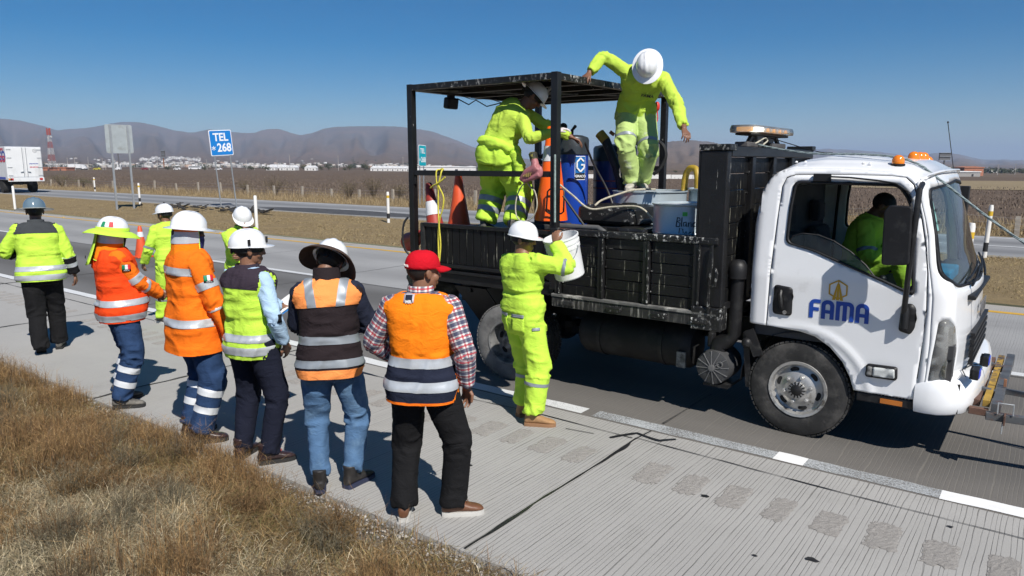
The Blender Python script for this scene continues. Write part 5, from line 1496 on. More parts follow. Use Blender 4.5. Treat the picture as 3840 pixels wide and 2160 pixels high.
# wheel arch liners
mb = MB(); pts = [(-1.575 + .475 * math.cos(R_(a)), .385 + .475 * math.sin(R_(a))) for a in range(0, 181, 12)]
for sgn in (-1, 1):
 mb = MB(); ya, yb = (5.975, 6.45) if sgn < 0 else (2 * YC - 6.45, 2 * YC - 5.975)
 v = [(a, y, z) for a, z in pts for y in (ya, yb)]
 mb.add(v, [(2 * i, 2 * i + 1, 2 * i + 3, 2 * i + 2) for i in range(len(pts) - 1)]); mb.build("wheel_arch", M_blk, truck)
# ---- wheels --------------------------------------------------------
def wheel(x, yo, r, w, sgn, front, mt, mr, parent, z=None):
 """yo = outer face; sgn -1 near side, +1 far side"""
 z = z or r - .005; ax = (0, sgn, 0)
 root = None
 mb = MB(); rr_ = .222
 prof = [(rr_, -w), (r * .86, -w), (r * .965, -w * .94), (r, -w * .84), (r, -w * .16), (r * .965, -w * .06), (r * .93, -.008), (r * .80, .004), (rr_ + .03, -.006), (rr_, -.012)]
 mb.lathe(prof, (x, yo, z), ax, 48, cap=False); ty = mb.build("wheel", mt, parent, 30)
 mb = MB()
 for k in range(56):                                          # tread blocks
  a = 2 * math.pi * k / 56
  for j, (oa, ob) in enumerate(((-.93, -.74), (-.68, -.53), (-.47, -.32), (-.26, -.07))):
   aa = a + (j % 2) * .05
   c = Vector((x + math.cos(aa) * (r + .002), yo + sgn * w * (oa + ob) / 2, z + math.sin(aa) * (r + .002)))
   rot = Matrix.Rotation(-aa, 3, 'Y'); mb.box(c, (.012, w * (ob - oa) * .92, r * .082), rot)
 mb.build("tread", mt, ty)
 mb = MB()
 if front: prof = [(rr_ + .012, -.012), (rr_ + .008, .0), (rr_ - .012, -.004), (rr_ - .022, -.05), (.185, -.058), (.150, -.045), (.118, -.020), (.085, -.010), (.066, -.008), (.064, .012), (.045, .016), (.0, .017)]
 else: prof = [(rr_ + .012, -.012), (rr_ + .008, .0), (rr_ - .012, -.006), (rr_ - .02, -.06), (.196, -.115), (.170, -.135), (.110, -.135), (.095, -.115), (.0, -.115)]
 mb.lathe(prof, (x, yo, z), ax, 40, cap=False); rim = mb.build("rim", mr, ty, 35)
 n = 6
 for k in range(n):
  a = 2 * math.pi * (k + .5) / n + .25; dq = -.050 if front else -.118
  c = Vector((x + math.cos(a) * .160, yo + sgn * (dq + (.003 if front else -.004)), z + math.sin(a) * .160)); mb = MB()
  rot = Matrix.Rotation(-a, 3, 'Y')
  mb.v = []; ring = [c + Vector((math.cos(a), 0, math.sin(a))) * math.cos(t) * .020 + Vector((-math.sin(a), 0, math.cos(a))) * math.sin(t) * .036 + Vector((0, sgn * (.004 if front else .0), 0)) for t in np.linspace(0, 2 * math.pi, 14, endpoint=False)]
  ring2 = [q - Vector((0, sgn * .012, 0)) for q in ring]
  mb.loft([ring2, ring], True); mb.build("hand_hole", M_gap, rim)
 for k in range(6):
  a = 2 * math.pi * k / 6 + .25; c = Vector((x + math.cos(a) * .108, yo + sgn * (-.020 if front else -.13), z + math.sin(a) * .108)); mb = MB()
  mb.lathe([(.020, 0), (.020, .006), (.015, .007), (.015, .026), (.010, .030)], c, ax, 6); mb.build("wheel_nut", mr, rim)
 mb = MB()
 if front:
  for k in range(14):
   a = 2 * math.pi * k / 14; c = Vector((x + math.cos(a) * .055, yo + sgn * .008, z + math.sin(a) * .055)); mb.box(c, (.022, .02, .010), Matrix.Rotation(-a, 3, 'Y'))
  mb.lathe([(.045, 0), (.045, .025), (.035, .032), (.0, .034)], (x, yo, z), ax, 18)
 else: mb.lathe([(.085, -.125), (.085, -.05), (.06, -.02), (.0, -.018)], (x, yo, z), ax, 18)
 mb.build("hub", M_blk if front else mr, rim, 40)
 return ty
wheel(-1.575, 5.965, .392, .20, -1, True, M_tyre, M_rim, truck)
wheel(-1.575, 2 * YC - 5.965, .392, .20, 1, True, M_tyre, M_rim, truck)
for sgn in (-1, 1):
 y0 = 5.80 if sgn < 0 else 2 * YC - 5.80
 wheel(-4.42, y0, .392, .20, sgn, False, M_tyredust, M_rimdark, truck)
 wheel(-4.42, y0 - sgn * .245, .392, .20, sgn, False, M_tyre, M_rimdark, truck)
# ---- chassis -------------------------------------------------------
mb = MB()
for y in (6.52, 7.26): mb.bb(-5.60, -.62, y - .035, y + .035, .60, .82)
for x in (-5.3, -4.7, -4.0, -3.1, -2.4): mb.bb(x - .04, x + .04, 6.55, 7.24, .64, .78)
mb.tube([(-4.42, 6.1, .385), (-4.42, 6.75, .385)], .07, 10); mb.tube([(-4.42, 7.1, .385), (-4.42, 7.75, .385)], .07, 10); mb.sphere((-4.42, 6.93, .385), .17)
mb.tube([(-1.575, 6.1, .40), (-1.575, 7.75, .40)], .05, 8); mb.tube([(-4.3, 6.93, .42), (-2.2, 6.93, .56)], .045, 8)
mb.bb(-2.2, -1.0, 6.65, 7.25, .45, .9)
for x in (-5.0, -3.7): mb.bb(x - .03, x + .03, 5.9, 7.96, .84, .90)
mb.build("chassis", M_blk, truck)
mb = MB(); mb.bar((-4.98, 5.9, .9), (-4.98, 6.45, .3), .012, .44, (1, 0, 0)); mb.build("mud_flap", M_blk, truck)
# reservoir under the bed
mb = MB(); c = (-3.08, 6.14, .575); mb.lathe([(.10, -.585), (.17, -.575), (.205, -.53), (.21, -.48), (.21, .48), (.205, .53), (.17, .575), (.10, .585)], c, (1, 0, 0), 28); tk = mb.build("air_tank", mat("sooty tank", (.012, .012, .0125), .6, var=.3, vs=5, dirt=((.03, .028, .026), .52, .75, 5), spec=.3), truck, 40)
for x in (-3.42, -2.78):
 mb = MB(); mb.lathe([(.213, -.02), (.218, -.018), (.218, .018), (.213, .02)], (x, 6.14, .575), (1, 0, 0), 28); mb.build("strap", M_blk, tk)
mb = MB(); mb.bb(-2.60, -2.52, 5.90, 5.92, .42, .56); mb.build("heat_shield", M_rimdark, tk)
# air cleaner and intake stack
mb = MB(); c = Vector((-2.275, 5.93, .465)); mb.lathe([(.148, .30), (.152, .02), (.145, -.008), (.10, -.022), (.03, -.028), (.0, -.028)], c, (0, 1, 0), 30); ac = mb.build("air_cleaner", mat("air cleaner grey", (.045, .046, .048), .6, var=.2, vs=10), truck, 35)
M_fin = mat("cleaner rib grey", (.13, .13, .132), .6)
for k in range(12):
 a = 2 * math.pi * k / 12 + .1; d = Vector((math.cos(a), 0, math.sin(a))); mb = MB(); mb.bar(c + d * .03 + Vector((0, -.030, 0)), c + d * .145 + Vector((0, -.012, 0)), .007, .012, (0, -1, 0)); mb.build("rib", M_fin, ac)
mb = MB(); mb.lathe([(.03, -.02), (.03, -.04), (.018, -.042)], c, (0, 1, 0), 12); mb.lathe([(.026, -.018), (.028, -.034), (.02, -.034), (.02, -.02)], c + Vector((.07, 0, .04)), (0, 1, 0), 12); mb.build("clamp", M_fin, ac)
mb = MB(); mb.tube([(-2.27, 6.02, .58), (-2.26, 6.02, .66), (-2.19, 6.02, .70), (-2.13, 6.01, .76), (-2.125, 6.0, 1.25)], [.075, .075, .07, .06, .058], 14); sk = mb.build("intake_stack", M_blk, truck, 45)
mb = MB(); mb.lathe([(.062, -.01), (.082, .0), (.084, .05), (.078, .11), (.05, .15), (.0, .16)], (-2.125, 6.0, 1.25), n=20); mb.build("intake_cap", M_blk, sk, 45)
mb = MB(); mb.bb(-2.36, -2.14, 5.94, 6.3, .29, .315); mb.bar((-2.02, 5.98, .80), (-1.98, 6.0, .33), .05, .02, (0, 1, 0)); mb.bar((-1.99, 5.96, .83), (-1.90, 5.96, .62), .08, .03, (0, 1, 0)); mb.sphere((-2.0, 5.95, .72), .045, 10, 8); mb.build("cab_bracket", M_blk, truck, 40)
mb = MB(); mb.bb(-2.36, -2.30, 5.98, 6.1, .62, .76); mb.build("battery_box", M_blk, truck, bevel=.02)
# ---- load bed ------------------------------------------------------
M_dust = mat("dusty ledge", (.10, .10, .095), .7, var=.4, vs=6, bump=.004, bs=30, dirt=((.46, .45, .41), .47, .60, 20, (.5, 1, 1)))
bed_lo = MB(); bed_lo.bb(-5.66, -2.16, 5.80, 2 * YC - 5.80, 1.00, 1.05); bed_lo.build("bed_floor", M_blk, truck)
def bed_side(sgn):
 Y = lambda y: y if sgn < 0 else 2 * YC - y
 def B(name, x0, x1, y0, y1, z0, z1, m, par, bev=.006):
  mb = MB(); mb.bb(x0, x1, min(Y(y0), Y(y1)), max(Y(y0), Y(y1)), z0, z1); return mb.build(name, m, par, bevel=bev)
 # front section: horizontal planks between posts
 fl = B("bed_side", -3.80, -2.17, 5.70, 5.77, .862, .955, M_drip if sgn < 0 else M_blk, truck)
 if sgn < 0: fl["label"] = "front half of the bed side, horizontal planks streaked with paint"
 B("lip", -3.80, -2.17, 5.69, 5.79, .957, .985, M_dust if sgn < 0 else M_blk, fl)
 B("top_rail", -3.82, -2.19, 5.70, 5.775, 1.545, 1.602, M_splash, fl, .01)
 xs = [-3.74, -3.28, -2.83, -2.37]
 for i in range(3):
  for k in range(6):
   z0 = .99 + k * .0925
   B("plank", xs[i] + .04, xs[i + 1] - .035, 5.733 + .003 * ((i + k) % 3), 5.765, z0, z0 + .0865, M_bed2, fl, .004)
 for x in xs:
  B("stake", x - .032, x + .032, 5.708, 5.760, .99, 1.543, M_bed, fl)
  B("stake_lip", x + .018, x + .030, 5.692, 5.708, .99, 1.543, M_splash, fl, .003)
  for z in (1.10, 1.28, 1.46):
   mb = MB(); mb.lathe([(.009, 0), (.008, .008), (.004, .011)], (x + .045, Y(5.733), z), (0, sgn, 0), 8); mb.build("bolt", M_splash, fl)
 for x in (-3.62, -3.12, -2.68, -2.32):
  B("bracket", x - .075, x + .075, 5.672, 5.701, .885, .935, M_splash if x > -3.2 else M_drip, fl, .012)
 # rear section: upright planks
 rs = B("bed_side", -5.66, -3.803, 5.735, 5.79, .955, 1.055, M_blk, truck)
 if sgn < 0: rs["label"] = "rear half of the bed side, upright black planks"
 B("ledge", -5.66, -3.803, 5.705, 5.79, 1.057, 1.085, M_bed, rs)
 B("ledge", -5.64, -3.803, 5.72, 5.79, 1.115, 1.150, M_bed, rs)
 B("web", -5.66, -3.803, 5.755, 5.79, 1.087, 1.113, M_blk, rs)
 n = 17; x0, x1 = -5.47, -3.84
 for k in range(n):
  a = x0 + (x1 - x0) * k / n; B("plank", a + .003, a + (x1 - x0) / n - .004, 5.745 + .002 * (k % 3), 5.775, 1.152, 1.53, M_bed2, rs, .003)
 B("top_rail", -5.50, -3.83, 5.725, 5.785, 1.532, 1.572, M_bed, rs)
 B("end_cleat", -5.53, -5.475, 5.728, 5.79, 1.152, 1.570, M_drip, rs)
 B("latch", -3.87, -3.80, 5.715, 5.735, 1.1, 1.16, M_bed, rs)
bed_side(-1); bed_side(1)
mb = MB(); mb.tube([(-2.235, 5.685, 1.545), (-2.225, 5.67, 1.40), (-2.24, 5.67, 1.22), (-2.245, 5.685, .99)], .012, 6); mb.tube([(-2.20, 5.68, 1.36), (-2.175, 5.665, 1.32), (-2.19, 5.665, 1.22), (-2.235, 5.675, 1.21)], .012, 6); mb.build("drop_latch", M_splash, truck, 40)
mb = MB(); mb.bb(-5.70, -5.662, 5.74, 2 * YC - 5.74, .96, 1.06); mb.build("tail_sill", M_blk, truck)
# corner casting near the cab
mb = MB(); mb.bb(-2.40, -2.135, 5.69, 5.83, .835, 1.03); mb.build("corner_foot", M_splash, truck, bevel=.012)
# headboard
hb = MB(); hb.bb(-2.375, -2.15, 5.715, 5.80, 1.03, 2.30); headboard = hb.build("headboard", M_bed, truck, bevel=.008)
def H(name, x0, x1, y0, y1, z0, z1, m, bev=.005):
 mb = MB(); mb.bb(x0, x1, y0, y1, z0, z1); return mb.build(name, m, headboard, bevel=bev)
H("corner_rib", -2.395, -2.377, 5.72, 5.75, 1.03, 2.30, M_bed)
H("top_rail", -2.37, -2.145, 5.80, 2 * YC - 5.72, 2.255, 2.335, M_frame); H("top_cap", -2.39, -2.13, 5.705, 5.87, 2.302, 2.352, M_splash)
H("far_post", -2.375, -2.15, 2 * YC - 5.80, 2 * YC - 5.715, 1.03, 2.253, M_bed); H("top_cap", -2.39, -2.13, 2 * YC - 5.83, 2 * YC - 5.70, 2.337, 2.375, M_frame)
ys = [5.80, 6.34, 6.90, 7.46, 8.06]
for i in range(4):
 for k in range(9):
  z0 = 1.035 + k * .1355
  H("plank", -2.225 - .003 * ((i + k) % 2), -2.187, ys[i] + .045, ys[i + 1] - .045 + (.09 if i == 3 else 0) - .05 * (i == 3), z0, z0 + .129, M_bed2, .004)
 if i:
  H("stake", -2.225, -2.148, ys[i] - .04, ys[i] + .04, 1.03, 2.253, M_frame)
  for z in (1.3, 1.62, 1.95, 2.12):
   mb = MB(); mb.lathe([(.012, 0), (.010, .012)], (-2.187, ys[i] - .06, z), (1, 0, 0), 6); mb.build("bolt", M_frame, headboard)
# roof frame over the rear of the bed
fr = MB(); fr.bb(-5.675, -5.605, 5.715, 5.785, .90, 3.020); frame = fr.build("roof_frame", M_frame, truck, bevel=.005)
def Fq(name, p0, p1, w, h, m=M_frame, up=(0, 0, 1)):
 mb = MB(); mb.bar(p0, p1, w, h, up); return mb.build(name, m, frame, bevel=.004)
FY = 2 * YC - 5.75
Fq("post", (-3.80, 5.745, 1.02), (-3.80, 5.745, 3.020), .07, .07, up=(1, 0, 0)); Fq("post", (-3.84, FY, 1.02), (-3.84, FY, 3.020), .07, .07, up=(1, 0, 0)); Fq("post", (-5.64, FY, .95), (-5.64, FY, 3.020), .07, .07, up=(1, 0, 0))
Fq("rail", (-5.603, 5.75, 2.985), (-3.837, 5.745, 2.985), .065, .06, M_splash); Fq("rail", (-5.603, FY, 2.985), (-3.877, FY, 2.985), .065, .06)
Fq("rail", (-5.64, 5.787, 2.985), (-5.64, FY - .037, 2.985), .065, .06); Fq("rail", (-3.815, 5.782, 2.985), (-3.815, FY - .037, 2.985), .065, .06, M_splash)
Fq("mid_rail", (-5.603, 5.75, 2.10), (-3.837, 5.745, 2.10), .05, .055); Fq("mid_rail", (-5.603, FY, 2.14), (-3.877, FY, 2.14), .05, .055)
for k in range(6):
 a = -5.60 + k * .2945; mb = MB(); mb.bb(a + .004, a + .288, 5.79, FY - .04, 2.999, 3.020); mb.build("roof_board", M_frame, frame, bevel=.003)
for k in range(4):
 y = 6.2 + k * .5; Fq("roof_joist", (-5.60, y, 2.970), (-3.86, y, 2.970), .04, .05)
Fq("brace", (-5.6, 5.85, 2.965), (-3.86, 7.9, 2.960), .03, .02, M_rimdark); Fq("brace", (-5.6, 7.9, 2.915), (-3.86, 5.85, 2.945), .03, .02, M_rimdark)
Fq("clasp", (-5.59, 5.735, 1.98), (-5.59, 5.735, 2.06), .03, .03)
for i, (x, y) in enumerate(((-5.62, 6.36), (-5.55, 7.38))):
 mb = MB(); mb.box((x, y, 2.865), (.09, .17, .125), Matrix.Rotation(.15, 3, 'Y')); sp = mb.build("work_lamp", M_blk, frame, bevel=.02)
 mb = MB(); mb.bar((x, y, 2.915), (x, y, 2.965), .04, .09); mb.build("bracket", M_blk, sp)
mb = MB(); mb.tube([(-5.60, 6.45, 2.92), (-5.58, 6.62, 2.865), (-5.58, 6.75, 2.925), (-5.58, 6.95, 2.865), (-5.57, 7.25, 2.93)], .007, 5); mb.tube([(-5.6, 6.5, 2.96), (-5.58, 6.66, 2.93), (-5.57, 7.0, 2.955), (-5.57, 7.3, 2.915)], .005, 5); mb.build("lamp_cable", M_blk, frame)
# warning light bar
lb = MB(); lb.bb(-2.32, -2.18, 6.30, 7.36, 2.440, 2.460); M_cover = glass("frosted lens cover", (.94, .93, .90), .9, .06, .55)
bar = lb.build("light_bar", M_blk, truck, bevel=.008)
def pill(z0, z1, hw, y0, y1):
 pts = [(hw * math.cos(R_(a)), y1 + .10 * math.sin(R_(a))) for a in range(0, 181, 20)] + [(-hw * math.cos(R_(a)), y0 - .10 * math.sin(R_(a))) for a in range(0, 181, 20)]
 return [[(-2.25 + a * k, b, z) for a, b in pts] for z, k in ((z0, .96), (z0 + .02, 1.0), (z1 - .03, 1.0), (z1, .90))]
mb = MB(); mb.loft(pill(2.462, 2.522, .120, 6.32, 7.34), True); mb.build("lens_cover", M_cover, bar, 50)
M_lwhite = mat("lit white module", (1.0, .97, .90), .4, var=.02, emis=1.6); M_lamb = mat("amber module", (.95, .42, .05), .4, emis=.45)
for k in range(11):
 y = 6.42 + k * .085
 if k in (0, 1):
  mb = MB(); mb.bb(-2.21, -2.155, y - .042, y + .042, 2.472, 2.510); mb.build("module", M_lwhite, bar)
 else:
  mb = MB(); mb.bb(-2.21, -2.155, y - .026, y + .026, 2.476, 2.506); mb.build("module", M_lamb if k % 2 else mat("clear module", (.75, .74, .68), .25, .3), bar)
mb = MB(); mb.bb(-2.30, -2.17, 6.28, 6.325, 2.472, 2.508); mb.build("module", M_lamb, bar)
mb = MB(); mb.bb(-2.29, -2.21, 6.34, 7.32, 2.466, 2.512); mb.build("module_board", mat("module board", (.55, .55, .52), .5), bar)
M_bra = mat("lightbar bracket", (.08, .075, .072), .6, var=.3, vs=10)
for y, m in ((6.68, M_rimdark), (6.98, M_bra)):
 mb = MB(); mb.prism([(-.10, 2.44), (.09, 2.44), (.045, 2.36), (.045, 2.337), (-.055, 2.337), (-.055, 2.36)], lambda p: (-2.30, y + p[0], p[1]), lambda p: (-2.22, y + p[0], p[1])); mb.build("bracket", m, bar)
for y0, y1 in ((6.52, 6.40), (7.18, 7.30)): mb = MB(); mb.bar((-2.25, y0, 2.44), (-2.25, y1, 2.35), .035, .03, (1, 0, 0)); mb.build("strut", M_bra, bar)
for y0, y1 in ((6.30, 6.74), (6.92, 7.36)): mb = MB(); mb.bb(-2.32, -2.20, y0, y1, 2.337, 2.385); mb.build("mount", M_bra, bar, bevel=.01)
for y in (6.58, 7.10): mb = MB(); mb.prism([(-.05, 2.44), (.05, 2.44), (0, 2.405)], lambda p: (-2.262, y + p[0], p[1]), lambda p: (-2.245, y + p[0], p[1])); mb.build("gusset", M_bra, bar)
# tow frame with guide bars in front of the bumper
M_ttube = mat("weathered square tube", (.10, .105, .11), .5, .3, var=.3, vs=7, dirt=((.16, .075, .04), .55, .7, 6))
M_tyel = mat("chipped yellow steel", (.34, .21, .03), .65, var=.25, vs=8, dirt=((.06, .045, .035), .46, .56, 14))
M_rust2 = mat("dark rusted steel", (.105, .055, .038), .75, var=.35, vs=9, dirt=((.05, .04, .035), .5, .7, 12))
tow = thing("guide_rack", (-.25, 6.6, 0), "rusty tubular frame with yellow bar bolted ahead of the front bumper", "frame")
def TB(name, p0, p1, w, h, m, up=(0, 0, 1)): mb = MB(); mb.bar(p0, p1, w, h, up); mb.build(name, m, tow, bevel=.003)
TB("cross_tube", (-.235, 6.10, .47), (-.235, 7.85, .47), .06, .06, M_ttube)
TB("yellow_bar", (-.300, 6.16, .475), (-.300, 7.75, .475), .045, .05, M_tyel)
TB("rusty_tube", (-.365, 6.2, .46), (-.365, 7.7, .46), .05, .05, M_rust2)
TB("end_plate", (-.40, 6.13, .42), (-.28, 6.13, .42), .05, .05, M_rust2)
TB("long_bar", (-.29, 6.055, .42), (1.9, 6.30, .42), .055, .055, M_ttube); TB("long_bar", (-.21, 6.62, .47), (1.9, 6.42, .45), .04, .04, M_ttube)
TB("clamp", (-.175, 6.02, .385), (-.175, 6.02, .455), .012, .09, M_rust2, (0, 1, 0)); TB("bolt", (-.215, 6.64, .43), (-.215, 6.64, .56), .02, .02, M_rust)
TB("tab", (-.185, 6.05, .31), (-.185, 6.05, .39), .008, .07, M_steel, (0, 1, 0))
mb = MB(); mb.tube([(-.22, 6.03, .45), (-.22, 6.03, .53), (-.13, 6.04, .53), (-.13, 6.04, .45)], .006, 5); mb.build("hoop", M_steel, tow)
for y in (6.5, 7.36): TB("arm", (-.62, y, .52), (-.23, y, .46), .05, .06, M_ttube)
# ropes from the light bar over the roof down to the frame
M_rope = mat("grey green rope", (.20, .25, .26), .9, var=.35, vs=90, bump=.004, bs=120)
def rope(name, pts, r, label, m=M_rope, twist=True):
 P = [Vector(p) for p in pts]; fine = []
 for i in range(len(P) - 1):
  p0, p1, p2, p3 = P[max(i - 1, 0)], P[i], P[i + 1], P[min(i + 2, len(P) - 1)]
  n = max(3, int((p2 - p1).length / .02))
  for k in range(n):
   t = k / n; fine.append(.5 * ((2 * p1) + (-p0 + p2) * t + (2 * p0 - 5 * p1 + 4 * p2 - p3) * t * t + (-p0 + 3 * p1 - 3 * p2 + p3) * t ** 3))
 fine.append(P[-1])
 root = thing(name, P[0], label, "rope"); mb = MB()
 if twist:
  for ph in (0, 2.09, 4.19):
   q = []; px = None
   for i, p in enumerate(fine):
    d = (fine[min(i + 1, len(fine) - 1)] - fine[max(i - 1, 0)]).normalized(); a, b, _ = frame_from(d)
    th = ph + i * .55; q.append(p + (a * math.cos(th) + b * math.sin(th)) * r * .55)
   mb.tube(q, r * .6, 4)
 else: mb.tube(fine, r, 6)
 mb.build("strand", m, root, 60); return root
rope("rope", [(-2.24, 6.60, 2.395), (-2.16, 6.56, 2.352), (-1.75, 6.47, 2.285), (-1.3, 6.37, 2.270), (-1.05, 6.31, 2.245), (-.88, 6.27, 2.185), (-.74, 6.25, 2.08), (-.05, 6.25, 1.555), (1.7, 6.30, .45)], .0085, "grey green rope running from the light bar over the cab roof to the front")
rope("rope", [(-2.22, 6.96, 2.43), (-2.1, 6.85, 2.40), (-1.7, 6.52, 2.30), (-1.55, 6.44, 2.285)], .004, "thin dark cord tied from the light bar bracket to the roof rope", M_blk, False)
rope("rope", [(-2.24, 6.40, 2.36), (-2.20, 6.50, 2.375), (-2.17, 6.62, 2.42), (-2.16, 6.68, 2.40), (-2.17, 6.60, 2.36), (-2.18, 6.66, 2.345)], .007, "pale frayed rope knotted under the light bar", mat("pale rope", (.42, .40, .33), .9, var=.3, vs=60))
# ================================================================== people
def remesh(mb, voxel, it=2, fac=.5):
 me = mb.mesh("tmp")
 o = bpy.data.objects.new("tmp", me); COL.objects.link(o)
 r = o.modifiers.new("r", 'REMESH'); r.mode = 'VOXEL'; r.voxel_size = voxel
 bpy.context.view_layer.update()
 m2 = bpy.data.meshes.new_from_object(o.evaluated_get(bpy.context.evaluated_depsgraph_get()))
 bpy.data.objects.remove(o); bpy.data.meshes.remove(me)
 if it:
  bm = bmesh.new(); bm.from_mesh(m2)
  for _ in range(it): bmesh.ops.smooth_vert(bm, verts=bm.verts, factor=fac, use_axis_x=True, use_axis_y=True, use_axis_z=True)
  bm.to_mesh(m2); bm.free()
 return m2
def ik(a, b, l1, l2, hint):
 d = b - a; L = d.length
 if L > (l1 + l2) * .998: k = L / ((l1 + l2) * .998); l1 *= k; l2 *= k
 x = (l1 * l1 - l2 * l2 + L * L) / (2 * L); h = math.sqrt(max(0, l1 * l1 - x * x))
 dn = d / L; hn = Vector(hint) - dn * Vector(hint).dot(dn)
 if hn.length < 1e-6: hn = Vector((0, 1, 0))
 return a + dn * x + hn.normalized() * h
def rot(yaw=0, pitch=0, roll=0):
 return Matrix.Rotation(R_(yaw), 3, 'Z') @ Matrix.Rotation(R_(-pitch), 3, 'X') @ Matrix.Rotation(R_(roll), 3, 'Y')
PROF = [(-.15, .150, .112), (-.05, .172, .122), (.05, .162, .112), (.14, .150, .104), (.26, .158, .112), (.36, .172, .116), (.43, .186, .108), (.475, .178, .092), (.512, .125, .076), (.545, .068, .064)]
class Person:
 def __init__(s, loc, heading, label, h=1.70, girth=1.0, belly=0.0, lean=4, side=0, twist=0, pel=None, hipf=.15, feet=None, hands=None, elb=None, head=(0, 5, 0), shrug=0.0, wide=1.0, knee=None, neckf=.0):
  s.s = k = h / 1.72
  s.root = thing("person", loc, label, "person", None, R_(heading - 90))
  s.W = Matrix.Translation(Vector(loc)) @ Matrix.Rotation(R_(heading - 90), 4, 'Z'); s.Wi = s.W.inverted()
  s.girth, s.belly, s.wide = girth, belly, wide
  s.head_rel = head
  fr = [hipf, .5, .82, 1.0]
  s.R = [rot(twist * f, lean * f, side * f) for f in fr]
  P = [Vector(pel) if pel else Vector((0, 0, .945 * k))]
  for i, l in enumerate((.17, .19, .17)): P.append(P[-1] + s.R[i] @ Vector((0, 0, l * k)) * .5 + s.R[i + 1] @ Vector((0, 0, l * k)) * .5)
  s.P = P
  s.sh = [P[3] + s.R[3] @ Vector((x * .172 * k * wide, -.008, (-.076 + shrug) * k)) for x in (-1, 1)]
  s.hip = [P[0] + s.R[0] @ Vector((x * .09 * k, 0, -.04 * k)) for x in (-1, 1)]
  feet = feet or [(-.11, 0, 0, 8, 0), (.11, 0, 0, -8, 0)]
  s.feet = []
  s.knee, s.ank = [], []
  for i, f in enumerate(feet):
   x, y, z, yw, pt = f
   a = Vector((x, y, z + .09 * k)); fw = rot(yw) @ Vector((0, 1, 0))
   s.feet.append((a, yw, pt)); s.ank.append(a)
   s.knee.append(ik(s.hip[i], a, .425 * k, .415 * k, knee[i] if knee else fw))
  s.hand, s.elb = [], []
  for i in (0, 1):
   x = -1 if i == 0 else 1
   t = hands[i] if hands and hands[i] is not None else None
   if t is None: t = s.sh[i] + Vector((x * .085, .05, -.535 * k))
   elif isinstance(t, tuple) and len(t) == 4: t = s.Wi @ Vector(t[:3])          # world target
   else: t = Vector(t)
   s.hand.append(t)
   hint = Vector(elb[i]) if elb and elb[i] is not None else Vector((x * .5, -1, -.1))
   s.elb.append(ik(s.sh[i], t, .295 * k, .265 * k, hint))
  s.RH = rot(head[0], head[1], head[2])
  nd = (s.R[3] @ Vector((0, 0, 1)) * (1 - neckf) + s.RH @ Vector((0, 0, 1)) * (.6 + neckf)).normalized()
  s.neck = P[3] + s.R[3] @ Vector((0, .004, -.01))
  s.hc = s.neck + nd * .136 * k + s.RH @ Vector((0, .022, .0))
  s.MH = Matrix.Translation(s.hc) @ s.RH.to_4x4() @ Matrix.Scale(k * 1.0, 4)
  s.tb = P[0], P[3]
  s.bones = [(P[0] - s.R[0] @ Vector((0, 0, .1)), P[1], .15), (P[1], P[2], .15), (P[2], P[3], .15)]
  for i in (0, 1): s.bones += [(s.sh[i], s.elb[i], .055), (s.elb[i], s.hand[i], .048)]
  for i in (0, 1): s.bones += [(s.hip[i], s.knee[i], .085), (s.knee[i], s.ank[i], .07)]
  # bone index: 0-2 torso, 3 upper arm L, 4 fore L, 5 upper R, 6 fore R, 7 thigh L, 8 shin L, 9 thigh R, 10 shin R
 # -- spine lookup
 def sp(s, t):
  k = s.s; ls = [0, .17 * k, .36 * k, .53 * k]; t *= k
  if t <= 0: return s.P[0] + s.R[0] @ Vector((0, 0, t)), s.R[0]
  for i in range(3):
   if t <= ls[i + 1] or i == 2:
    f = (t - ls[i]) / (ls[i + 1] - ls[i])
    p = s.P[i].lerp(s.P[i + 1], f)
    q = s.R[i].to_quaternion().slerp(s.R[i + 1].to_quaternion(), min(f, 1.0))
    return p, q.to_matrix()
 def ring(s, t, a, b, yo=0.0, n=24, e=2.5):
  p, R = s.sp(t); k = s.s; out = []
  for j in range(n):
   th = 2 * math.pi * j / n; c, d = math.cos(th), math.sin(th)
   x = math.copysign(abs(c) ** (2 / e), c) * a * k; y = math.copysign(abs(d) ** (2 / e), d) * b * k + yo * k
   out.append(p + R @ Vector((x, y, 0)))
  return out
 def torso(s, mb, inf=0.0, t0=-.15, t1=.545, flare=0.0, widesh=0.0, blouse=0.0):
  rings = []; ts = sorted(set([t0, t1] + [p[0] for p in PROF if t0 < p[0] < t1] + [.0, .09, .2, .31]))
  ts = [t for t in ts if t0 <= t <= t1]
  for t in ts:
   a = float(np.interp(t, [p[0] for p in PROF], [p[1] for p in PROF])); b = float(np.interp(t, [p[0] for p in PROF], [p[2] for p in PROF]))
   g = s.girth if t < .40 else 1 + (s.girth - 1) * max(0, (.5 - t) / .1) * .6
   f = max(0, (.30 - t)) * flare
   bl = blouse * math.exp(-((t - .09) / .06) ** 2)
   w = widesh * math.exp(-((t - .45) / .05) ** 2)
   be = s.belly * math.exp(-((t - .10) / .16) ** 2)
   sw = s.wide if t > .3 else 1
   rings.append(s.ring(t, a * g * sw + inf + f + bl + w, b * g + inf + f * .7 + bl + be * .5, be * .5))
  mb.loft(rings, True)
 def limb(s, mb, pts, rad, n=14, sub=4):
  """smooth tube through the joints; rad gives radii at the points"""
  P = []; Rr = []
  for i in range(len(pts) - 1):
   for q in range(sub):
    t = q / sub; P.append(pts[i].lerp(pts[i + 1], t)); Rr.append(rad[i] + (rad[i + 1] - rad[i]) * t)
  P.append(pts[-1]); Rr.append(rad[-1])
  # round the corners
  for _ in range(2):
   Q = [P[0]] + [P[i] * .5 + (P[i - 1] + P[i + 1]) * .25 for i in range(1, len(P) - 1)] + [P[-1]]; P = Q
  mb.tube(P, Rr, n)
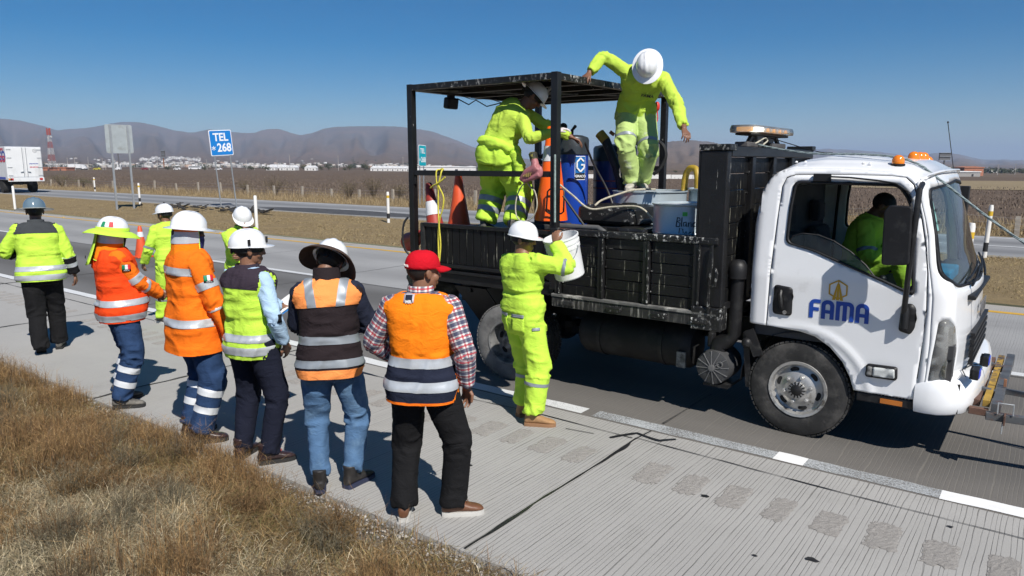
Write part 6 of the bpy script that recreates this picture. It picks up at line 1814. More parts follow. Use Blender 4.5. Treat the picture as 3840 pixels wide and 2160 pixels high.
 def arm(s, mb, i, inf=0.0, r=(.054, .050, .044, .041, .034), end=.97, t0=0.0):
  k = s.s; a, e, h = s.sh[i], s.elb[i], s.hand[i]
  w = e.lerp(h, end)
  s.limb(mb, [a.lerp(e, t0), a.lerp(e, .5), e, e.lerp(h, .45), w], [(x + inf) * k for x in r])
  mb.sphere(a.lerp(e, .02), (r[0] + inf) * k * .92, 14, 10)
 def leg(s, mb, i, r=(.098, .084, .070, .066, .060), end=1.0, inf=0.0, drop=0.0):
  k = s.s; a, e, h = s.hip[i], s.knee[i], s.ank[i]
  w = e.lerp(h, end) + Vector((0, 0, -drop))
  s.limb(mb, [a + Vector((0, 0, .03)), a.lerp(e, .5), e, e.lerp(h, .5), w], [(x + inf) * k for x in r], 16)
 def nearest(s, V):
  V = np.asarray(V); best = np.full(len(V), 1e9); idx = np.zeros(len(V), int); tt = np.zeros(len(V))
  for k, (a, b, r) in enumerate(s.bones):
   a_, b_ = np.array(a), np.array(b); d = b_ - a_; L = np.linalg.norm(d); t = np.clip(((V - a_) @ d) / (L * L), 0, 1)
   q = np.linalg.norm(V - (a_ + t[:, None] * d), axis=1) / r
   m = q < best; best[m] = q[m]; idx[m] = k; tt[m] = t[m]
  return idx, tt
 def folds(s, me, amp=1.0, seed=0, uv=False):
  n = len(me.vertices); V = np.empty(n * 3, np.float32); me.vertices.foreach_get("co", V); V = V.reshape(-1, 3).astype(float)
  N = np.empty(n * 3, np.float32); me.vertex_normals.foreach_get("vector", N); N = N.reshape(-1, 3)
  idx, tt = s.nearest(V); D = np.zeros(n); UV = np.zeros((n, 3))
  for k, (a, b, r) in enumerate(s.bones):
   m = idx == k
   if not m.any(): continue
   d = np.array((b - a).normalized()); L = (b - a).length
   x, y, _ = frame_from(b - a); x, y = np.array(x), np.array(y)
   q = V[m] - np.array(a); al = q @ d; th = np.arctan2(q @ y, q @ x)
   if k < 3:
    # slanting drag lines on the back, tighter creases at the waist
    c = np.stack([al * 7 + np.cos(th) * 1.2 + .9 * np.sin(th * 2 + seed), np.cos(th) * 1.1, np.sin(th) * 1.1 + k], 1)
    r1 = 1 - 2.2 * np.abs(vnoise(c, seed)); c2 = np.stack([V[m][:, 2] * 17, th * .9, al * 3], 1)
    r2 = 1 - 2.2 * np.abs(vnoise(c2, seed + 3))
    w = .35 + .65 * np.exp(-((al - (.10 if k == 0 else (.05 if k == 1 else .16))) / .09) ** 2) if k < 2 else .35
    D[m] = .0062 * r1 + .0070 * r2 * w
    UV[m] = np.stack([q @ x, al + k * .17, 0 * al], 1)
   else:
    t = tt[m]; legb = k >= 7; lower = k in (4, 6, 8, 10)
    if lower: w = .30 + .75 * np.exp(-(t / .16) ** 2) + .85 * np.exp(-((1 - t) / .17) ** 2)
    else: w = .30 + .55 * np.exp(-(t / .15) ** 2) + .8 * np.exp(-((1 - t) / .18) ** 2)
    f = 15 if legb else 20
    c = np.stack([al * f + .8 * np.sin(th + seed + k), np.cos(th) * .9 + k * 3.1, np.sin(th) * .9], 1)
    r1 = 1 - 2.3 * np.abs(vnoise(c, seed + k)); r2 = vnoise(c * np.array([.3, 1.3, 1.3]) + 5, seed + 11)
    D[m] = (.0105 if legb else .0085) * r1 * w + .007 * r2
    UV[m] = np.stack([th * r, al, 0 * al], 1)
  V2 = V + N * (D * amp)[:, None]
  me.vertices.foreach_set("co", V2.astype(np.float32).ravel())
  if uv:
   a = me.attributes.new("weave", 'FLOAT_VECTOR', 'POINT'); a.data.foreach_set("vector", UV.astype(np.float32).ravel())
  me.update()
 def garment(s, name, mb, m, voxel=.0115, it=2, amp=1.0, seed=0, uv=False, parent=None):
  me = remesh(mb, voxel, it); s.folds(me, amp, seed, uv)
  return link(name, me, m, parent or s.root, True)
 def hem(s, g, t):
  """cut the lower edge of a jacket or vest off clean"""
  p, R = s.sp(t); bm = bmesh.new(); bm.from_mesh(g.data); cs = [tuple(f.calc_center_median()) for f in bm.faces]; idx, _ = s.nearest(cs)
  fs = [f for f, i, c in zip(bm.faces, idx, cs) if (i < 3 or i in (7, 9)) and (Vector(c) - p).dot(R @ Vector((0, 0, 1))) < .06]
  geom = set(fs)
  for f in fs: geom.update(f.edges); geom.update(f.verts)
  bmesh.ops.bisect_plane(bm, geom=list(geom), plane_co=p, plane_no=R @ Vector((0, 0, -1)), clear_outer=True)
  bm.to_mesh(g.data); bm.free(); g.data.update()
  q = g.modifiers.new("hem", 'SOLIDIFY'); q.thickness = .006; q.offset = -1
 def strip(s, name, g, bone, d0, d1, m, off=.004, parent=None, keep=None, tor=False):
  """strip of the garment between two planes across a bone (distances in metres from its start), lifted off it"""
  if tor: a, b = s.tb; ids = (0, 1, 2)
  else: a, b, _ = s.bones[bone]; ids = (bone,)
  d = (b - a).normalized()
  bm = bmesh.new(); bm.from_mesh(g.data)
  for v in bm.verts: v.tag = False
  cs = [f.calc_center_median() for f in bm.faces]; bm.faces.ensure_lookup_table()
  idx, _ = s.nearest([tuple(c) for c in cs])
  kill = []
  for f, c, i in zip(bm.faces, cs, idx):
   t = (c - a).dot(d)
   if i not in ids or t < d0 - .04 or t > d1 + .04: kill.append(f)
  bmesh.ops.delete(bm, geom=kill, context='FACES')
  for q, sg in ((d0, -1), (d1, 1)):
   bmesh.ops.bisect_plane(bm, geom=list(bm.verts) + list(bm.edges) + list(bm.faces), plane_co=a + d * q, plane_no=d * sg, clear_outer=True)
  if keep:
   for co, no in keep(s): bmesh.ops.bisect_plane(bm, geom=list(bm.verts) + list(bm.edges) + list(bm.faces), plane_co=co, plane_no=no, clear_outer=True)
  bm.normal_update()
  for v, n in [(v, v.normal.copy()) for v in bm.verts]: v.co += n * off
  me = bpy.data.meshes.new(name); bm.to_mesh(me); bm.free()
  for at in list(me.attributes):
   if at.name == "weave": me.attributes.remove(at)
  return link(name, me, m, parent or g, True)
 def panelcut(s, name, g, planes, m, off=.004, ids=(0, 1, 2), parent=None):
  """piece of a garment on the inner side of every plane (point, outward normal)"""
  bm = bmesh.new(); bm.from_mesh(g.data); cs = [f.calc_center_median() for f in bm.faces]
  idx, _ = s.nearest([tuple(c) for c in cs])
  bmesh.ops.delete(bm, geom=[f for f, i in zip(bm.faces, idx) if i not in ids], context='FACES')
  for co, no in planes: bmesh.ops.bisect_plane(bm, geom=list(bm.verts) + list(bm.edges) + list(bm.faces), plane_co=co, plane_no=no, clear_outer=True)
  bm.normal_update()
  for v, n in [(v, v.normal.copy()) for v in bm.verts]: v.co += n * off
  me = bpy.data.meshes.new(name); bm.to_mesh(me); bm.free()
  return link(name, me, m, parent or g, True)
 # -- body
 def handmb(s, mb, i, palm=(0, 0, -1), fdir=None, curl=25, thumb=1.0, spread=4):
  k = s.s * .98; w = s.hand[i]; x = -1 if i == 0 else 1
  d = Vector(fdir).normalized() if fdir is not None else (w - s.elb[i]).normalized()
  n = Vector(palm); n = (n - d * n.dot(d)).normalized(); sd = d.cross(n)          # towards one edge of the palm
  if i == 1: sd = -sd
  rings = []
  for t, a, b in ((-.03, .024, .020), (.0, .026, .019), (.03, .036, .017), (.065, .041, .0155), (.092, .040, .013)):
   c = w + d * t * k
   rings.append([c + sd * math.cos(u) * a * k + n * math.sin(u) * b * k for u in np.linspace(0, 2 * math.pi, 12, endpoint=False)])
  mb.loft(rings, True)
  for q, (o, L) in enumerate(((-.030, .056), (-.010, .070), (.011, .076), (.031, .068))):
   p = w + d * (.088 - abs(q - 1.7) * .004) * k + sd * o * k; dd = (d + sd * R_(spread) * (q - 1.5)).normalized(); pts = [p - d * .02]; c = 0
   for seg in (.45, .32, .26):
    c += curl * (1 + .12 * (q == 0)); e = (dd * math.cos(R_(c)) + n * math.sin(R_(c))).normalized(); pts.append(p); p = p + e * L * seg * k
   pts.append(p); mb.tube(pts, [.0095 * k, .0098 * k, .0088 * k, .0080 * k, .0066 * k], 8)
   mb.sphere(p, .0068 * k, 8, 6)
  p = w + d * .028 * k + sd * .030 * k; e = (d * .75 + sd * .75 * thumb + n * .35).normalized(); e2 = (d * .95 + sd * .1 + n * .35).normalized()
  mb.tube([p - sd * .012, p + e * .032 * k, p + e * .032 * k + e2 * .028 * k, p + e * .032 * k + e2 * .052 * k], [.015 * k, .0125 * k, .0108 * k, .0085 * k], 8)
 def body(s, skin, hands=((0, 0), (0, 0)), show=(True, True), face=True):
  mb = MB(); s.torso(mb, -.012, -.12, .545)
  for i in (0, 1): s.arm(mb, i, -.010, end=.99); s.leg(mb, i, inf=-.012, end=.95)
  s.limb(mb, [s.neck - s.R[3] @ Vector((0, 0, .05)), s.neck.lerp(s.hc, .5), s.hc], [.066 * s.s, .056 * s.s, .056 * s.s])
  trunk = remesh(mb, .020, 1)
  mb = MB(); hv = []
  def E(c, r): mb.sphere(c, r, 16, 12)
  E((0, -.012, .030), (.076, .096, .086)); E((0, .018, -.035), (.060, .068, .080)); E((0, .052, -.094), (.028, .024, .020))
  E((0, .090, -.012), (.012, .018, .028)); E((0, .101, -.030), (.0145, .013, .011)); E((0, .077, .020), (.050, .014, .011))
  E((0, .080, -.064), (.024, .010, .0075)); E((0, .077, -.076), (.020, .010, .0065)); E((.038, .052, -.032), (.026, .026, .028)); E((-.038, .052, -.032), (.026, .026, .028))
  for x in (-1, 1): E((x * .079, -.006, -.008), (.009, .020, .032)); E((x * .084, -.012, .0), (.006, .016, .026))
  mb.tube([(0, -.022, -.15), (0, -.015, -.04)], .057, 14)
  mb.v = [tuple(s.MH @ Vector(v)) for v in mb.v]
  hm = remesh(mb, .0062, 1, .4)
  hm2 = []
  for i in (0, 1):
   if show[i]:
    mb = MB(); s.handmb(mb, i, **(hands[i] if isinstance(hands[i], dict) else {}))
    a = s.elb[i].lerp(s.hand[i], .80); mb.tube([a, s.hand[i]], [.034 * s.s, .026 * s.s], 12)
    hm2.append(remesh(mb, .0048, 1, .4))
  bm = bmesh.new()
  for m_ in [trunk, hm] + hm2: bm.from_mesh(m_)
  me = bpy.data.meshes.new("body"); bm.to_mesh(me); bm.free()
  for m_ in [trunk, hm] + hm2: bpy.data.meshes.remove(m_)
  o = link("body", me, skin, s.root, True)
  if face:
   for x in (-1, 1):
    mb = MB(); mb.sphere((x * .030, .0785, -.002), (.013, .008, .0075), 10, 8); mb.v = [tuple(s.MH @ Vector(v)) for v in mb.v]; e = mb.build("eye", M_eye, o, True, local=True)
    mb = MB(); mb.sphere((x * .030, .0825, -.002), (.006, .0055, .006), 8, 6); mb.v = [tuple(s.MH @ Vector(v)) for v in mb.v]; mb.build("iris", M_hair, o, True, local=True)
    mb = MB(); mb.tube([(x * .012, .090, .018), (x * .030, .089, .025), (x * .047, .079, .021)], [.003, .0042, .002], 6); mb.v = [tuple(s.MH @ Vector(v)) for v in mb.v]; mb.build("eyebrow", M_hair, o, True, local=True)
  return o
 def H(s, mb, name, m, smooth=50, parent=None):
  mb.v = [tuple(s.MH @ Vector(v)) for v in mb.v]
  return mb.build(name, m, parent or s.root, smooth, local=True)
 def hair(s, low=-.075, front=.035, m=None):
  mb = MB(); n, k = 30, 18; vs = []; fs = []
  for i in range(k + 1):
   ph = math.pi * i / k - math.pi / 2
   for j in range(n):
    t = 2 * math.pi * j / n; vs.append((math.cos(ph) * math.cos(t) * .0825, -.014 + math.cos(ph) * math.sin(t) * .1035, .028 + math.sin(ph) * .094))
  for i in range(k):
   for j in range(n):
    f = (i * n + j, i * n + (j + 1) % n, (i + 1) * n + (j + 1) % n, (i + 1) * n + j); c = [sum(vs[q][a] for q in f) / 4 for a in range(3)]
    lim = low if c[1] < -.03 else (.01 + (c[1] + .03) * .5 if c[1] < front + .03 else .075)
    if c[2] > lim: fs.append(f)
  mb.add(vs, fs); return s.H(mb, "hair", m or M_hair, 60)
 def hat(s, m, brim="cap", bm_=None, ridges=True, tilt=-4, bw=None, lift=0.0):
  """hard hat: shell, brim or peak, ridges, inner band"""
  tl = Matrix.Rotation(R_(tilt), 4, 'X'); z0 = .030 + lift
  def T(p): return tl @ Vector(p)
  n = 40; rings = []
  def sh(t, ph): 
   c = max(0.0, math.cos(ph)) ** .78; z = max(0.0, math.sin(ph)) ** .92
   x = math.cos(t) * .111 * c; y = math.sin(t) * .132 * c; zz = z * .122
   if ridges:
    for cx, w, hh in ((0, .020, .0075), (.047, .010, .0045), (-.047, .010, .0045)):
     u = abs(x - cx) / w
     if u < 1 and y < .115: zz += hh * (1 - u * u) * z; y += math.copysign(hh * .6 * (1 - u * u), y) * (1 - z)
   return (x, y - .010, zz + z0)
  for ph in np.linspace(0, math.pi / 2 * .985, 12): rings.append([T(sh(2 * math.pi * j / n, ph)) for j in range(n)])
  mb = MB(); mb.loft(rings, False); mb.f.append(tuple(11 * n + j for j in range(n))); mb.m.append(0)
  o = s.H(mb, "hard_hat", m, 60)
  mb = MB(); r0 = []; r1 = []; r2 = []; r3 = []
  for j in range(n):
   t = 2 * math.pi * j / n; fr = math.sin(t)
   if brim == "full": w, dz = (bw or .045) + .014 * max(0, fr), -.010
   else: w, dz = .006 + .050 * max(0, fr) ** 1.6, -.012 * max(0, fr)
   bx, by = math.cos(t) * .111, math.sin(t) * .132 - .010; L = math.hypot(math.cos(t) * .146, math.sin(t) * .121); nx_, ny_ = math.cos(t) * .146 / L, math.sin(t) * .121 / L
   r0.append(T((bx - nx_ * .002, by - ny_ * .002, z0 + .006))); r1.append(T((bx + nx_ * w, by + ny_ * w, z0 + dz + .003))); r2.append(T((bx + nx_ * w, by + ny_ * w, z0 + dz - .002))); r3.append(T((bx - nx_ * .004, by - ny_ * .004, z0 - .003)))
  mb.loft([r0, r1, r2, r3], False); s.H(mb, "brim" if brim == "full" else "peak", bm_ or m, 45, o)
  mb = MB(); ra = []; rb = []
  for j in range(24):
   t = 2 * math.pi * j / 24; ra.append((math.cos(t) * .090, math.sin(t) * .112 - .012, z0 + .02)); rb.append((math.cos(t) * .086, math.sin(t) * .108 - .012, z0 - .042))
  mb.loft([ra, rb], False); s.H(mb, "head_band", M_blk, 50, o)
  mb = MB(); mb.lathe([(.020, 0), (.020, .014), (.012, .016)], (0, -.118, z0 - .032), (0, -1, 0), 12); s.H(mb, "ratchet_knob", M_blk, 40, o)
  return o
 def shoes(s, m, ms, kind="boot", lace=None):
  k = s.s
  for i, (a, yw, pt) in enumerate(s.feet):
   R = rot(yw, pt); base = Vector((a.x, a.y, a.z - .09 * k)); piv = base + rot(yw) @ Vector((0, .13 * k, 0)) if pt > 0 else base
   def T(x, y, z):
    q = rot(yw) @ Vector((x * k, y * k, z * k)) + base
    if pt: q = piv + rot(yw) @ rot(0, pt) @ rot(-yw) @ (q - piv)
    return q
   sec = [(-.075, .026, .075), (-.060, .035, .105), (-.02, .038, .112), (.03, .039, .108), (.075, .042, .085), (.115, .046, .070), (.155, .044, .060), (.185, .034, .048), (.200, .018, .034)]
   rings = []
   for y, w, h in sec:
    rings.append([T(math.copysign(abs(math.cos(t)) ** .8, math.cos(t)) * w, y, .022 + (h - .022) * (.5 + .5 * math.copysign(abs(math.sin(t)) ** .8, math.sin(t)))) for t in np.linspace(0, 2 * math.pi, 16, endpoint=False)])
   mb = MB(); mb.loft(rings, True)
   if kind == "boot":
    ax = [T(0, -.022, .07), T(0, -.025, .12), T(0, -.026, .165)]; mb.tube(ax, [.046 * k, .047 * k, .051 * k], 14)
   me = remesh(mb, .008, 2); o = link(kind, me, m, s.root, True)
   out = []
   for y, w, h in sec: out.append((w + .003, y))
   pts = [(w, y) for w, y in out] + [(-w, y) for w, y in reversed(out)]
   mb = MB(); mb.loft([[T(x, y, 0) for x, y in pts], [T(x * 1.02, y, .016) for x, y in pts], [T(x, y, .028) for x, y in pts]], True); mb.build("sole", ms, o, 40, local=True)
   if lace:
    mb = MB()
    for q in range(4): y = .035 + q * .018; zt = .112 - q * .008; mb.tube([T(-.02, y, zt - .003), T(0, y + .008, zt + .004), T(.02, y, zt - .003)], .0028, 5)
    mb.tube([T(0, .03, .118), T(.02, .045, .135), T(.03, .06, .125), T(.012, .05, .115)], .0028, 5); mb.tube([T(0, .03, .118), T(-.022, .05, .13), T(-.03, .06, .115)], .0028, 5)
    mb.build("lace", lace, o, local=True)
 def collar(s, m, r=.074, h=.055, parent=None, t=.50, open_=0):
  p, R = s.sp(t); k = s.s; mb = MB(); rings = []
  for z, q in ((-.02, 1.18), (.01, 1.05), (h, .98), (h + .004, .93), (h * .5, .92), (-.01, .98)):
   rings.append([p + R @ Vector((math.cos(a) * r * q * k, math.sin(a) * r * q * k * 1.05, z * k)) for a in np.linspace(0, 2 * math.pi, 20, endpoint=False)])
  mb.loft(rings, False); return mb.build("collar", m, parent or s.root, 60, local=True)
 def patch(s, name, g, p, n, up, w, h, m, off=.006):
  """small flat patch laid on a garment near point p, facing n"""
  bvh = BVHTree.FromPolygons([v.co for v in g.data.vertices], [tuple(q.vertices) for q in g.data.polygons])
  n = Vector(n).normalized(); up = Vector(up); r = up.cross(n).normalized(); up = n.cross(r).normalized()
  nx, ny = 5, 4; vs = []
  for j in range(ny + 1):
   for i in range(nx + 1):
    q = Vector(p) + r * w * (i / nx - .5) + up * h * (j / ny - .5)
    hit = bvh.ray_cast(q + n * .3, -n)
    vs.append((hit[0] if hit[0] is not None else q) + n * off)
  fs = [(j * (nx + 1) + i, j * (nx + 1) + i + 1, (j + 1) * (nx + 1) + i + 1, (j + 1) * (nx + 1) + i) for j in range(ny) for i in range(nx)]
  me = bpy.data.meshes.new(name); me.from_pydata([tuple(v) for v in vs], [], fs)
  o = link(name, me, m, g, True); q = o.modifiers.new("s", 'SOLIDIFY'); q.thickness = .003; q.offset = 1
  return o
# ---- cloth and skin -------------------------------------------------
def cloth(name, col, rough=.9, var=.06, vs=5, bump=.0012, bs=140, dirt=None, sheen=0):
 m = mat(name, col, rough, 0, var, vs, 0, bs, dirt, 0, .12, 0, sheen); t = m.node_tree; g = NG(t); b = [n for n in t.nodes if n.type == 'BSDF_PRINCIPLED'][0]; P_ = g.pos()
 w1 = g.noise(g.scale(P_, (1, 1, 1.6)), 9, 3, .5, 1.2); w2 = g.noise(P_, 24, 3, .55, .8)
 cr = g.math('SUBTRACT', 1.0, g.math('ABSOLUTE', g.math('SUBTRACT', w1, .5))); cr2 = g.math('SUBTRACT', 1.0, g.math('ABSOLUTE', g.math('SUBTRACT', w2, .5)))
 h = g.math('ADD', g.math('ADD', cr, g.math('MULTIPLY', cr2, .35)), g.math('MULTIPLY', g.noise(P_, bs, 3, .6), .06)); g.bump(h, 1.0, .010, b); return m
M_eye = mat("eye", (.55, .52, .48), .2, var=.02)
M_hair = mat("black hair", (.012, .010, .009), .6, var=.3, vs=60, bump=.002, bs=150)
M_skin = mat("brown skin", (.235, .115, .068), .5, var=.08, vs=14, bump=.0008, bs=160)
M_skin2 = mat("dark tan skin", (.185, .088, .052), .5, var=.08, vs=14, bump=.0008, bs=160)
M_lime = cloth("fluorescent lime cloth", (.50, .76, .075), dirt=((.42, .62, .065), .60, .9, 3))
M_lime2 = cloth("lime knit", (.47, .65, .080), dirt=((.36, .48, .05), .62, .85, 5))
M_limepale = cloth("washed lime trousers", (.42, .55, .19), dirt=((.55, .60, .45), .58, .70, 6))
M_orange = cloth("fluorescent orange cloth", (.88, .175, .012))
M_orange2 = cloth("bright orange mesh", (.93, .225, .010))
M_redorange = cloth("red orange vest cloth", (.84, .070, .012))
M_peach = cloth("peach orange cloth", (.90, .30, .085))
M_tape = mat("silver reflective tape", (.52, .55, .58), .38, .25, var=.07, vs=12, bump=.001, bs=60)
M_tape2 = mat("grey reflective tape", (.27, .30, .33), .45, .2, var=.07, vs=12)
M_tapew = mat("white reflective tape", (.68, .70, .72), .45, .1, var=.05, vs=12)
M_blackc = cloth("black cloth", (.012, .012, .013)); M_navyc = cloth("navy trousers", (.012, .014, .026)); M_plumc = cloth("dark plum cloth", (.040, .030, .042))
M_charc = cloth("charcoal quilted cloth", (.050, .055, .060)); M_navyv = cloth("navy vest cloth", (.018, .022, .040)); M_brownblk = cloth("black brown cloth", (.022, .016, .018))
M_denim = cloth("dark denim", (.024, .050, .115), .9, .22, 9, .002, 110); M_denimlt = cloth("washed denim", (.078, .150, .265), .9, .25, 5, .002, 110, ((.16, .26, .38), .52, .75, 4))
M_sky = cloth("light blue shirt", (.40, .56, .74)); M_navysl = cloth("navy knit sleeve", (.020, .024, .042))
M_boot = mat("black boot leather", (.022, .020, .019), .5, var=.3, vs=14, bump=.002, bs=50, dirt=((.10, .09, .078), .52, .75, 9)); M_bootmar = mat("maroon black leather", (.032, .018, .018), .35, var=.3, vs=14, bump=.002, bs=50)
M_boottan = mat("tan work boot", (.33, .185, .085), .75, var=.15, vs=12, bump=.002, bs=50); M_bootgrey = mat("dusty boot", (.075, .072, .066), .8, var=.3, vs=10, bump=.003, bs=50, dirt=((.20, .185, .16), .5, .72, 8))
M_bootwhite = mat("paint crusted boot", (.42, .40, .35), .8, var=.2, vs=14, bump=.004, bs=40, dirt=((.22, .19, .15), .5, .7, 9)); M_shoebr = mat("brown shoe", (.135, .058, .030), .5, var=.2, vs=10, bump=.001, bs=50)
M_sole = mat("black sole", (.018, .018, .018), .8); M_soleblue = mat("blue sole", (.022, .028, .06), .7); M_solewhite = mat("pale sole", (.50, .49, .46), .7); M_soletan = mat("tan sole", (.26, .14, .07), .8)
M_hatw = mat("white hard hat", (.78, .79, .80), .24, var=.02, vs=6, coat=.7, dirt=((.55, .55, .53), .68, .82, 12)); M_hatgrey = mat("blue grey hard hat", (.13, .19, .235), .22, var=.04, coat=.8); M_brimgrey = mat("pale grey brim", (.34, .35, .32), .3, var=.05, coat=.5)
M_flag_g = mat("flag green", (.0, .22, .10), .6); M_flag_w = mat("flag white", (.75, .75, .74), .6); M_flag_r = mat("flag red", (.60, .02, .03), .6)
M_redcap = cloth("red cap cloth", (.52, .008, .018)); M_brownbrim = cloth("brown shade brim", (.062, .042, .034)); M_bandana = mat("blue patterned bandana", (.02, .03, .16), .8, dirt=((.45, .47, .6), .62, .68, 60))
def plaid():
 m, t, b = nt("plaid shirt cloth"); g = NG(t); a = g.n("Attribute"); a.attribute_name = "weave"; u, v, _ = g.sep(a.outputs["Vector"])
 c = None
 def st(x, per, off, w): f = g.math('FRACT', g.math('ADD', g.math('DIVIDE', x, per), off)); return g.ramp(g.math('ABSOLUTE', g.math('SUBTRACT', f, .5)), w, w * .8)
 c = (.66, .64, .62)
 for x, off in ((u, .0), (v, .25)):
  c = g.mix(g.math('MULTIPLY', st(x, .055, off, .24), .80), c, (.035, .04, .09)); c = g.mix(g.math('MULTIPLY', st(x, .055, off + .5, .10), .8), c, (.42, .015, .03)); c = g.mix(g.math('MULTIPLY', st(x, .0275, off + .2, .05), .6), c, (.70, .68, .66))
 g.l(c, b.inputs["Base Color"]); b.inputs["Roughness"].default_value = .85; return m
M_plaid = plaid()
def flag(P, g, p, n, up, w=.062, h=.04, word=True):
 q = P.patch("flag_patch", g, p, n, up, w, h * (1.25 if word else 1), M_blackc if word else M_flag_w, .005)
 n = Vector(n).normalized(); up = Vector(up); r = up.cross(n).normalized(); up = n.cross(r).normalized()
 for k, m in ((-1, M_flag_g), (0, M_flag_w), (1, M_flag_r)): P.patch("stripe", g, Vector(p) + r * k * w / 3 + up * (h * .12 if word else 0), n, up, w / 3 * .98, h * .95, m, .009)
 if word:
  bv = BVHTree.FromPolygons([v.co for v in g.data.vertices], [tuple(f.vertices) for f in g.data.polygons]); c = Vector(p) - up * h * .50; hit = bv.ray_cast(c + n * .3, -n)
  if hit[0] is not None: 
   me = text_mesh("MEXICO", .012, .0005); me.transform(face_mat(hit[0] + n * .011, r, up)); link("lettering", me, M_flag_w, g)
def legbands(P, g, m, spans=((.10, .15), (.22, .27)), w=None):
 for b in (8, 10):
  for a, c in spans: P.strip("reflective_band", g, b, a, c, m)
def pockets(P, g, m, ids=(-1, 1), edge=None):
 for x in ids:
  p = P.P[0] + P.R[0] @ Vector((x * .085, -.12, -.06)); P.patch("back_pocket", g, p, P.R[0] @ Vector((x * .15, -1, 0)), (0, 0, 1), .125, .14, m, .002)
  if edge: P.patch("pocket_flap", g, p + Vector((0, 0, .075)), P.R[0] @ Vector((x * .15, -1, 0)), (0, 0, 1), .125, .026, edge, .006)
def cape(P, m, mband, mpipe, a0=-165, a1=-15, r=.108, low=-.235, flare=.035, z1=.035, label=None):
 """sun cape hanging from the hat round the back of the neck"""
 n = 22; mz = 9; vs = []
 def pt(i, j):
  a = R_(a0 + (a1 - a0) * i / n); t = j / mz; z = z1 + (low - z1) * t
  rr = r + flare * t ** 1.5 + .006 * math.sin(a * 9) * t; return (math.cos(a) * rr * .93, math.sin(a) * rr * 1.12 - .008, z - .02 * math.sin(math.pi * i / n) * t)
 for j in range(mz + 1):
  for i in range(n + 1): vs.append(pt(i, j))
 fs = [(j * (n + 1) + i, j * (n + 1) + i + 1, (j + 1) * (n + 1) + i + 1, (j + 1) * (n + 1) + i) for j in range(mz) for i in range(n)]
 mb = MB(); mb.add(vs, fs); o = P.H(mb, "neck_cape", m, 60); q = o.modifiers.new("s", 'SOLIDIFY'); q.thickness = .003
 if mband:
  mb = MB(); vs = []
  for t in (.10, .42):
   for i in range(n + 1):
    x, y, z = pt(i, t * mz); k = 1.035; vs.append((x * k, (y + .008) * k - .008, z))
  mb.add(vs, [(i, i + 1, n + 2 + i, n + 1 + i) for i in range(n)]); P.H(mb, "reflective_band", mband, 60, o)
 if mpipe: mb = MB(); mb.tube([pt(0, j) for j in range(mz)] + [pt(i, mz) for i in range(n + 1)] + [pt(n, j) for j in range(mz - 1, -1, -1)], .0045, 6); P.H(mb, "piping", mpipe, 60, o)
 return o
def shade_brim(P, m, R0=.20, droop=.05, wob=.012, name="shade_brim", seed=0, z0=.036, tilt=-4, thick=.004):
 n = 48; rings = []
 for k, t in enumerate((0, .25, .5, .75, 1, 1.0, .5, 0)):
  r = []
  for j in range(n):
   a = 2 * math.pi * j / n; rr = .112 + (R0 - .112) * t; w = wob * t * (math.sin(a * 2 + seed) + .6 * math.sin(a * 3 + 1 + seed * 2))
   r.append(Matrix.Rotation(R_(tilt), 3, 'X') @ Vector((math.cos(a) * rr, math.sin(a) * (rr + .022) - .01, z0 - droop * t * t + w - (thick if k > 4 else 0))))
  rings.append(r)
 mb = MB(); mb.loft(rings, False); return P.H(mb, name, m, 60)
# ---- 1 man walking away, grey hat ----------------------------------------------
P = Person((-9.42, 3.45, 0), 156, "man walking away in lime jacket with dark yoke and blue grey hard hat", 1.78, 1.12, lean=6, wide=1.0,
           feet=[(-.07, -.15, 0, 4, 38), (.10, .16, 0, -6, 0)], hands=[(-.17, .26, 1.12), (.33, .06, .90)], elb=[(-1, -.6, -.3), (.6, -1, 0)], head=(0, 4, 0))
P.body(M_skin2, hands=[dict(palm=(1, 0, 0), curl=45), dict(palm=(-1, 0, 0), curl=30)], face=False); P.hair()
mb = MB(); P.torso(mb, .029, -.14, .53, .08, .012); [P.arm(mb, i, .022, end=.93) for i in (0, 1)]; J = P.garment("jacket", mb, M_lime, seed=1, amp=1.3); P.hem(J, -.11)
top = P.P[3] - P.R[3] @ Vector((0, 0, .125)); P.panelcut("yoke", J, [(top, -(P.R[3] @ Vector((0, .0, 1))))], M_charc, .004, (0, 1, 2)); P.collar(M_charc, .082, .06, J)
P.strip("reflective_band", J, 0, .00, .055, M_tape, tor=True); P.strip("reflective_band", J, 0, -.105, -.045, M_tape, tor=True)
for b in (4, 6): P.strip("reflective_band", J, b, -.02, .045, M_tape); P.strip("dark_cuff", J, b, .045, .115, M_blackc, .003); P.strip("reflective_band", J, b, .115, .165, M_tape); P.strip("dark_cuff", J, b, .165, .30, M_blackc, .003)
mb = MB(); P.torso(mb, .004, -.15, .03); [P.leg(mb, i, (.122, .108, .094, .086, .080), .98, drop=.02) for i in (0, 1)]; P.garment("trousers", mb, M_blackc, seed=2)
P.shoes(M_bootgrey, M_sole); P.hat(M_hatgrey, "full", M_brimgrey, bw=.074)
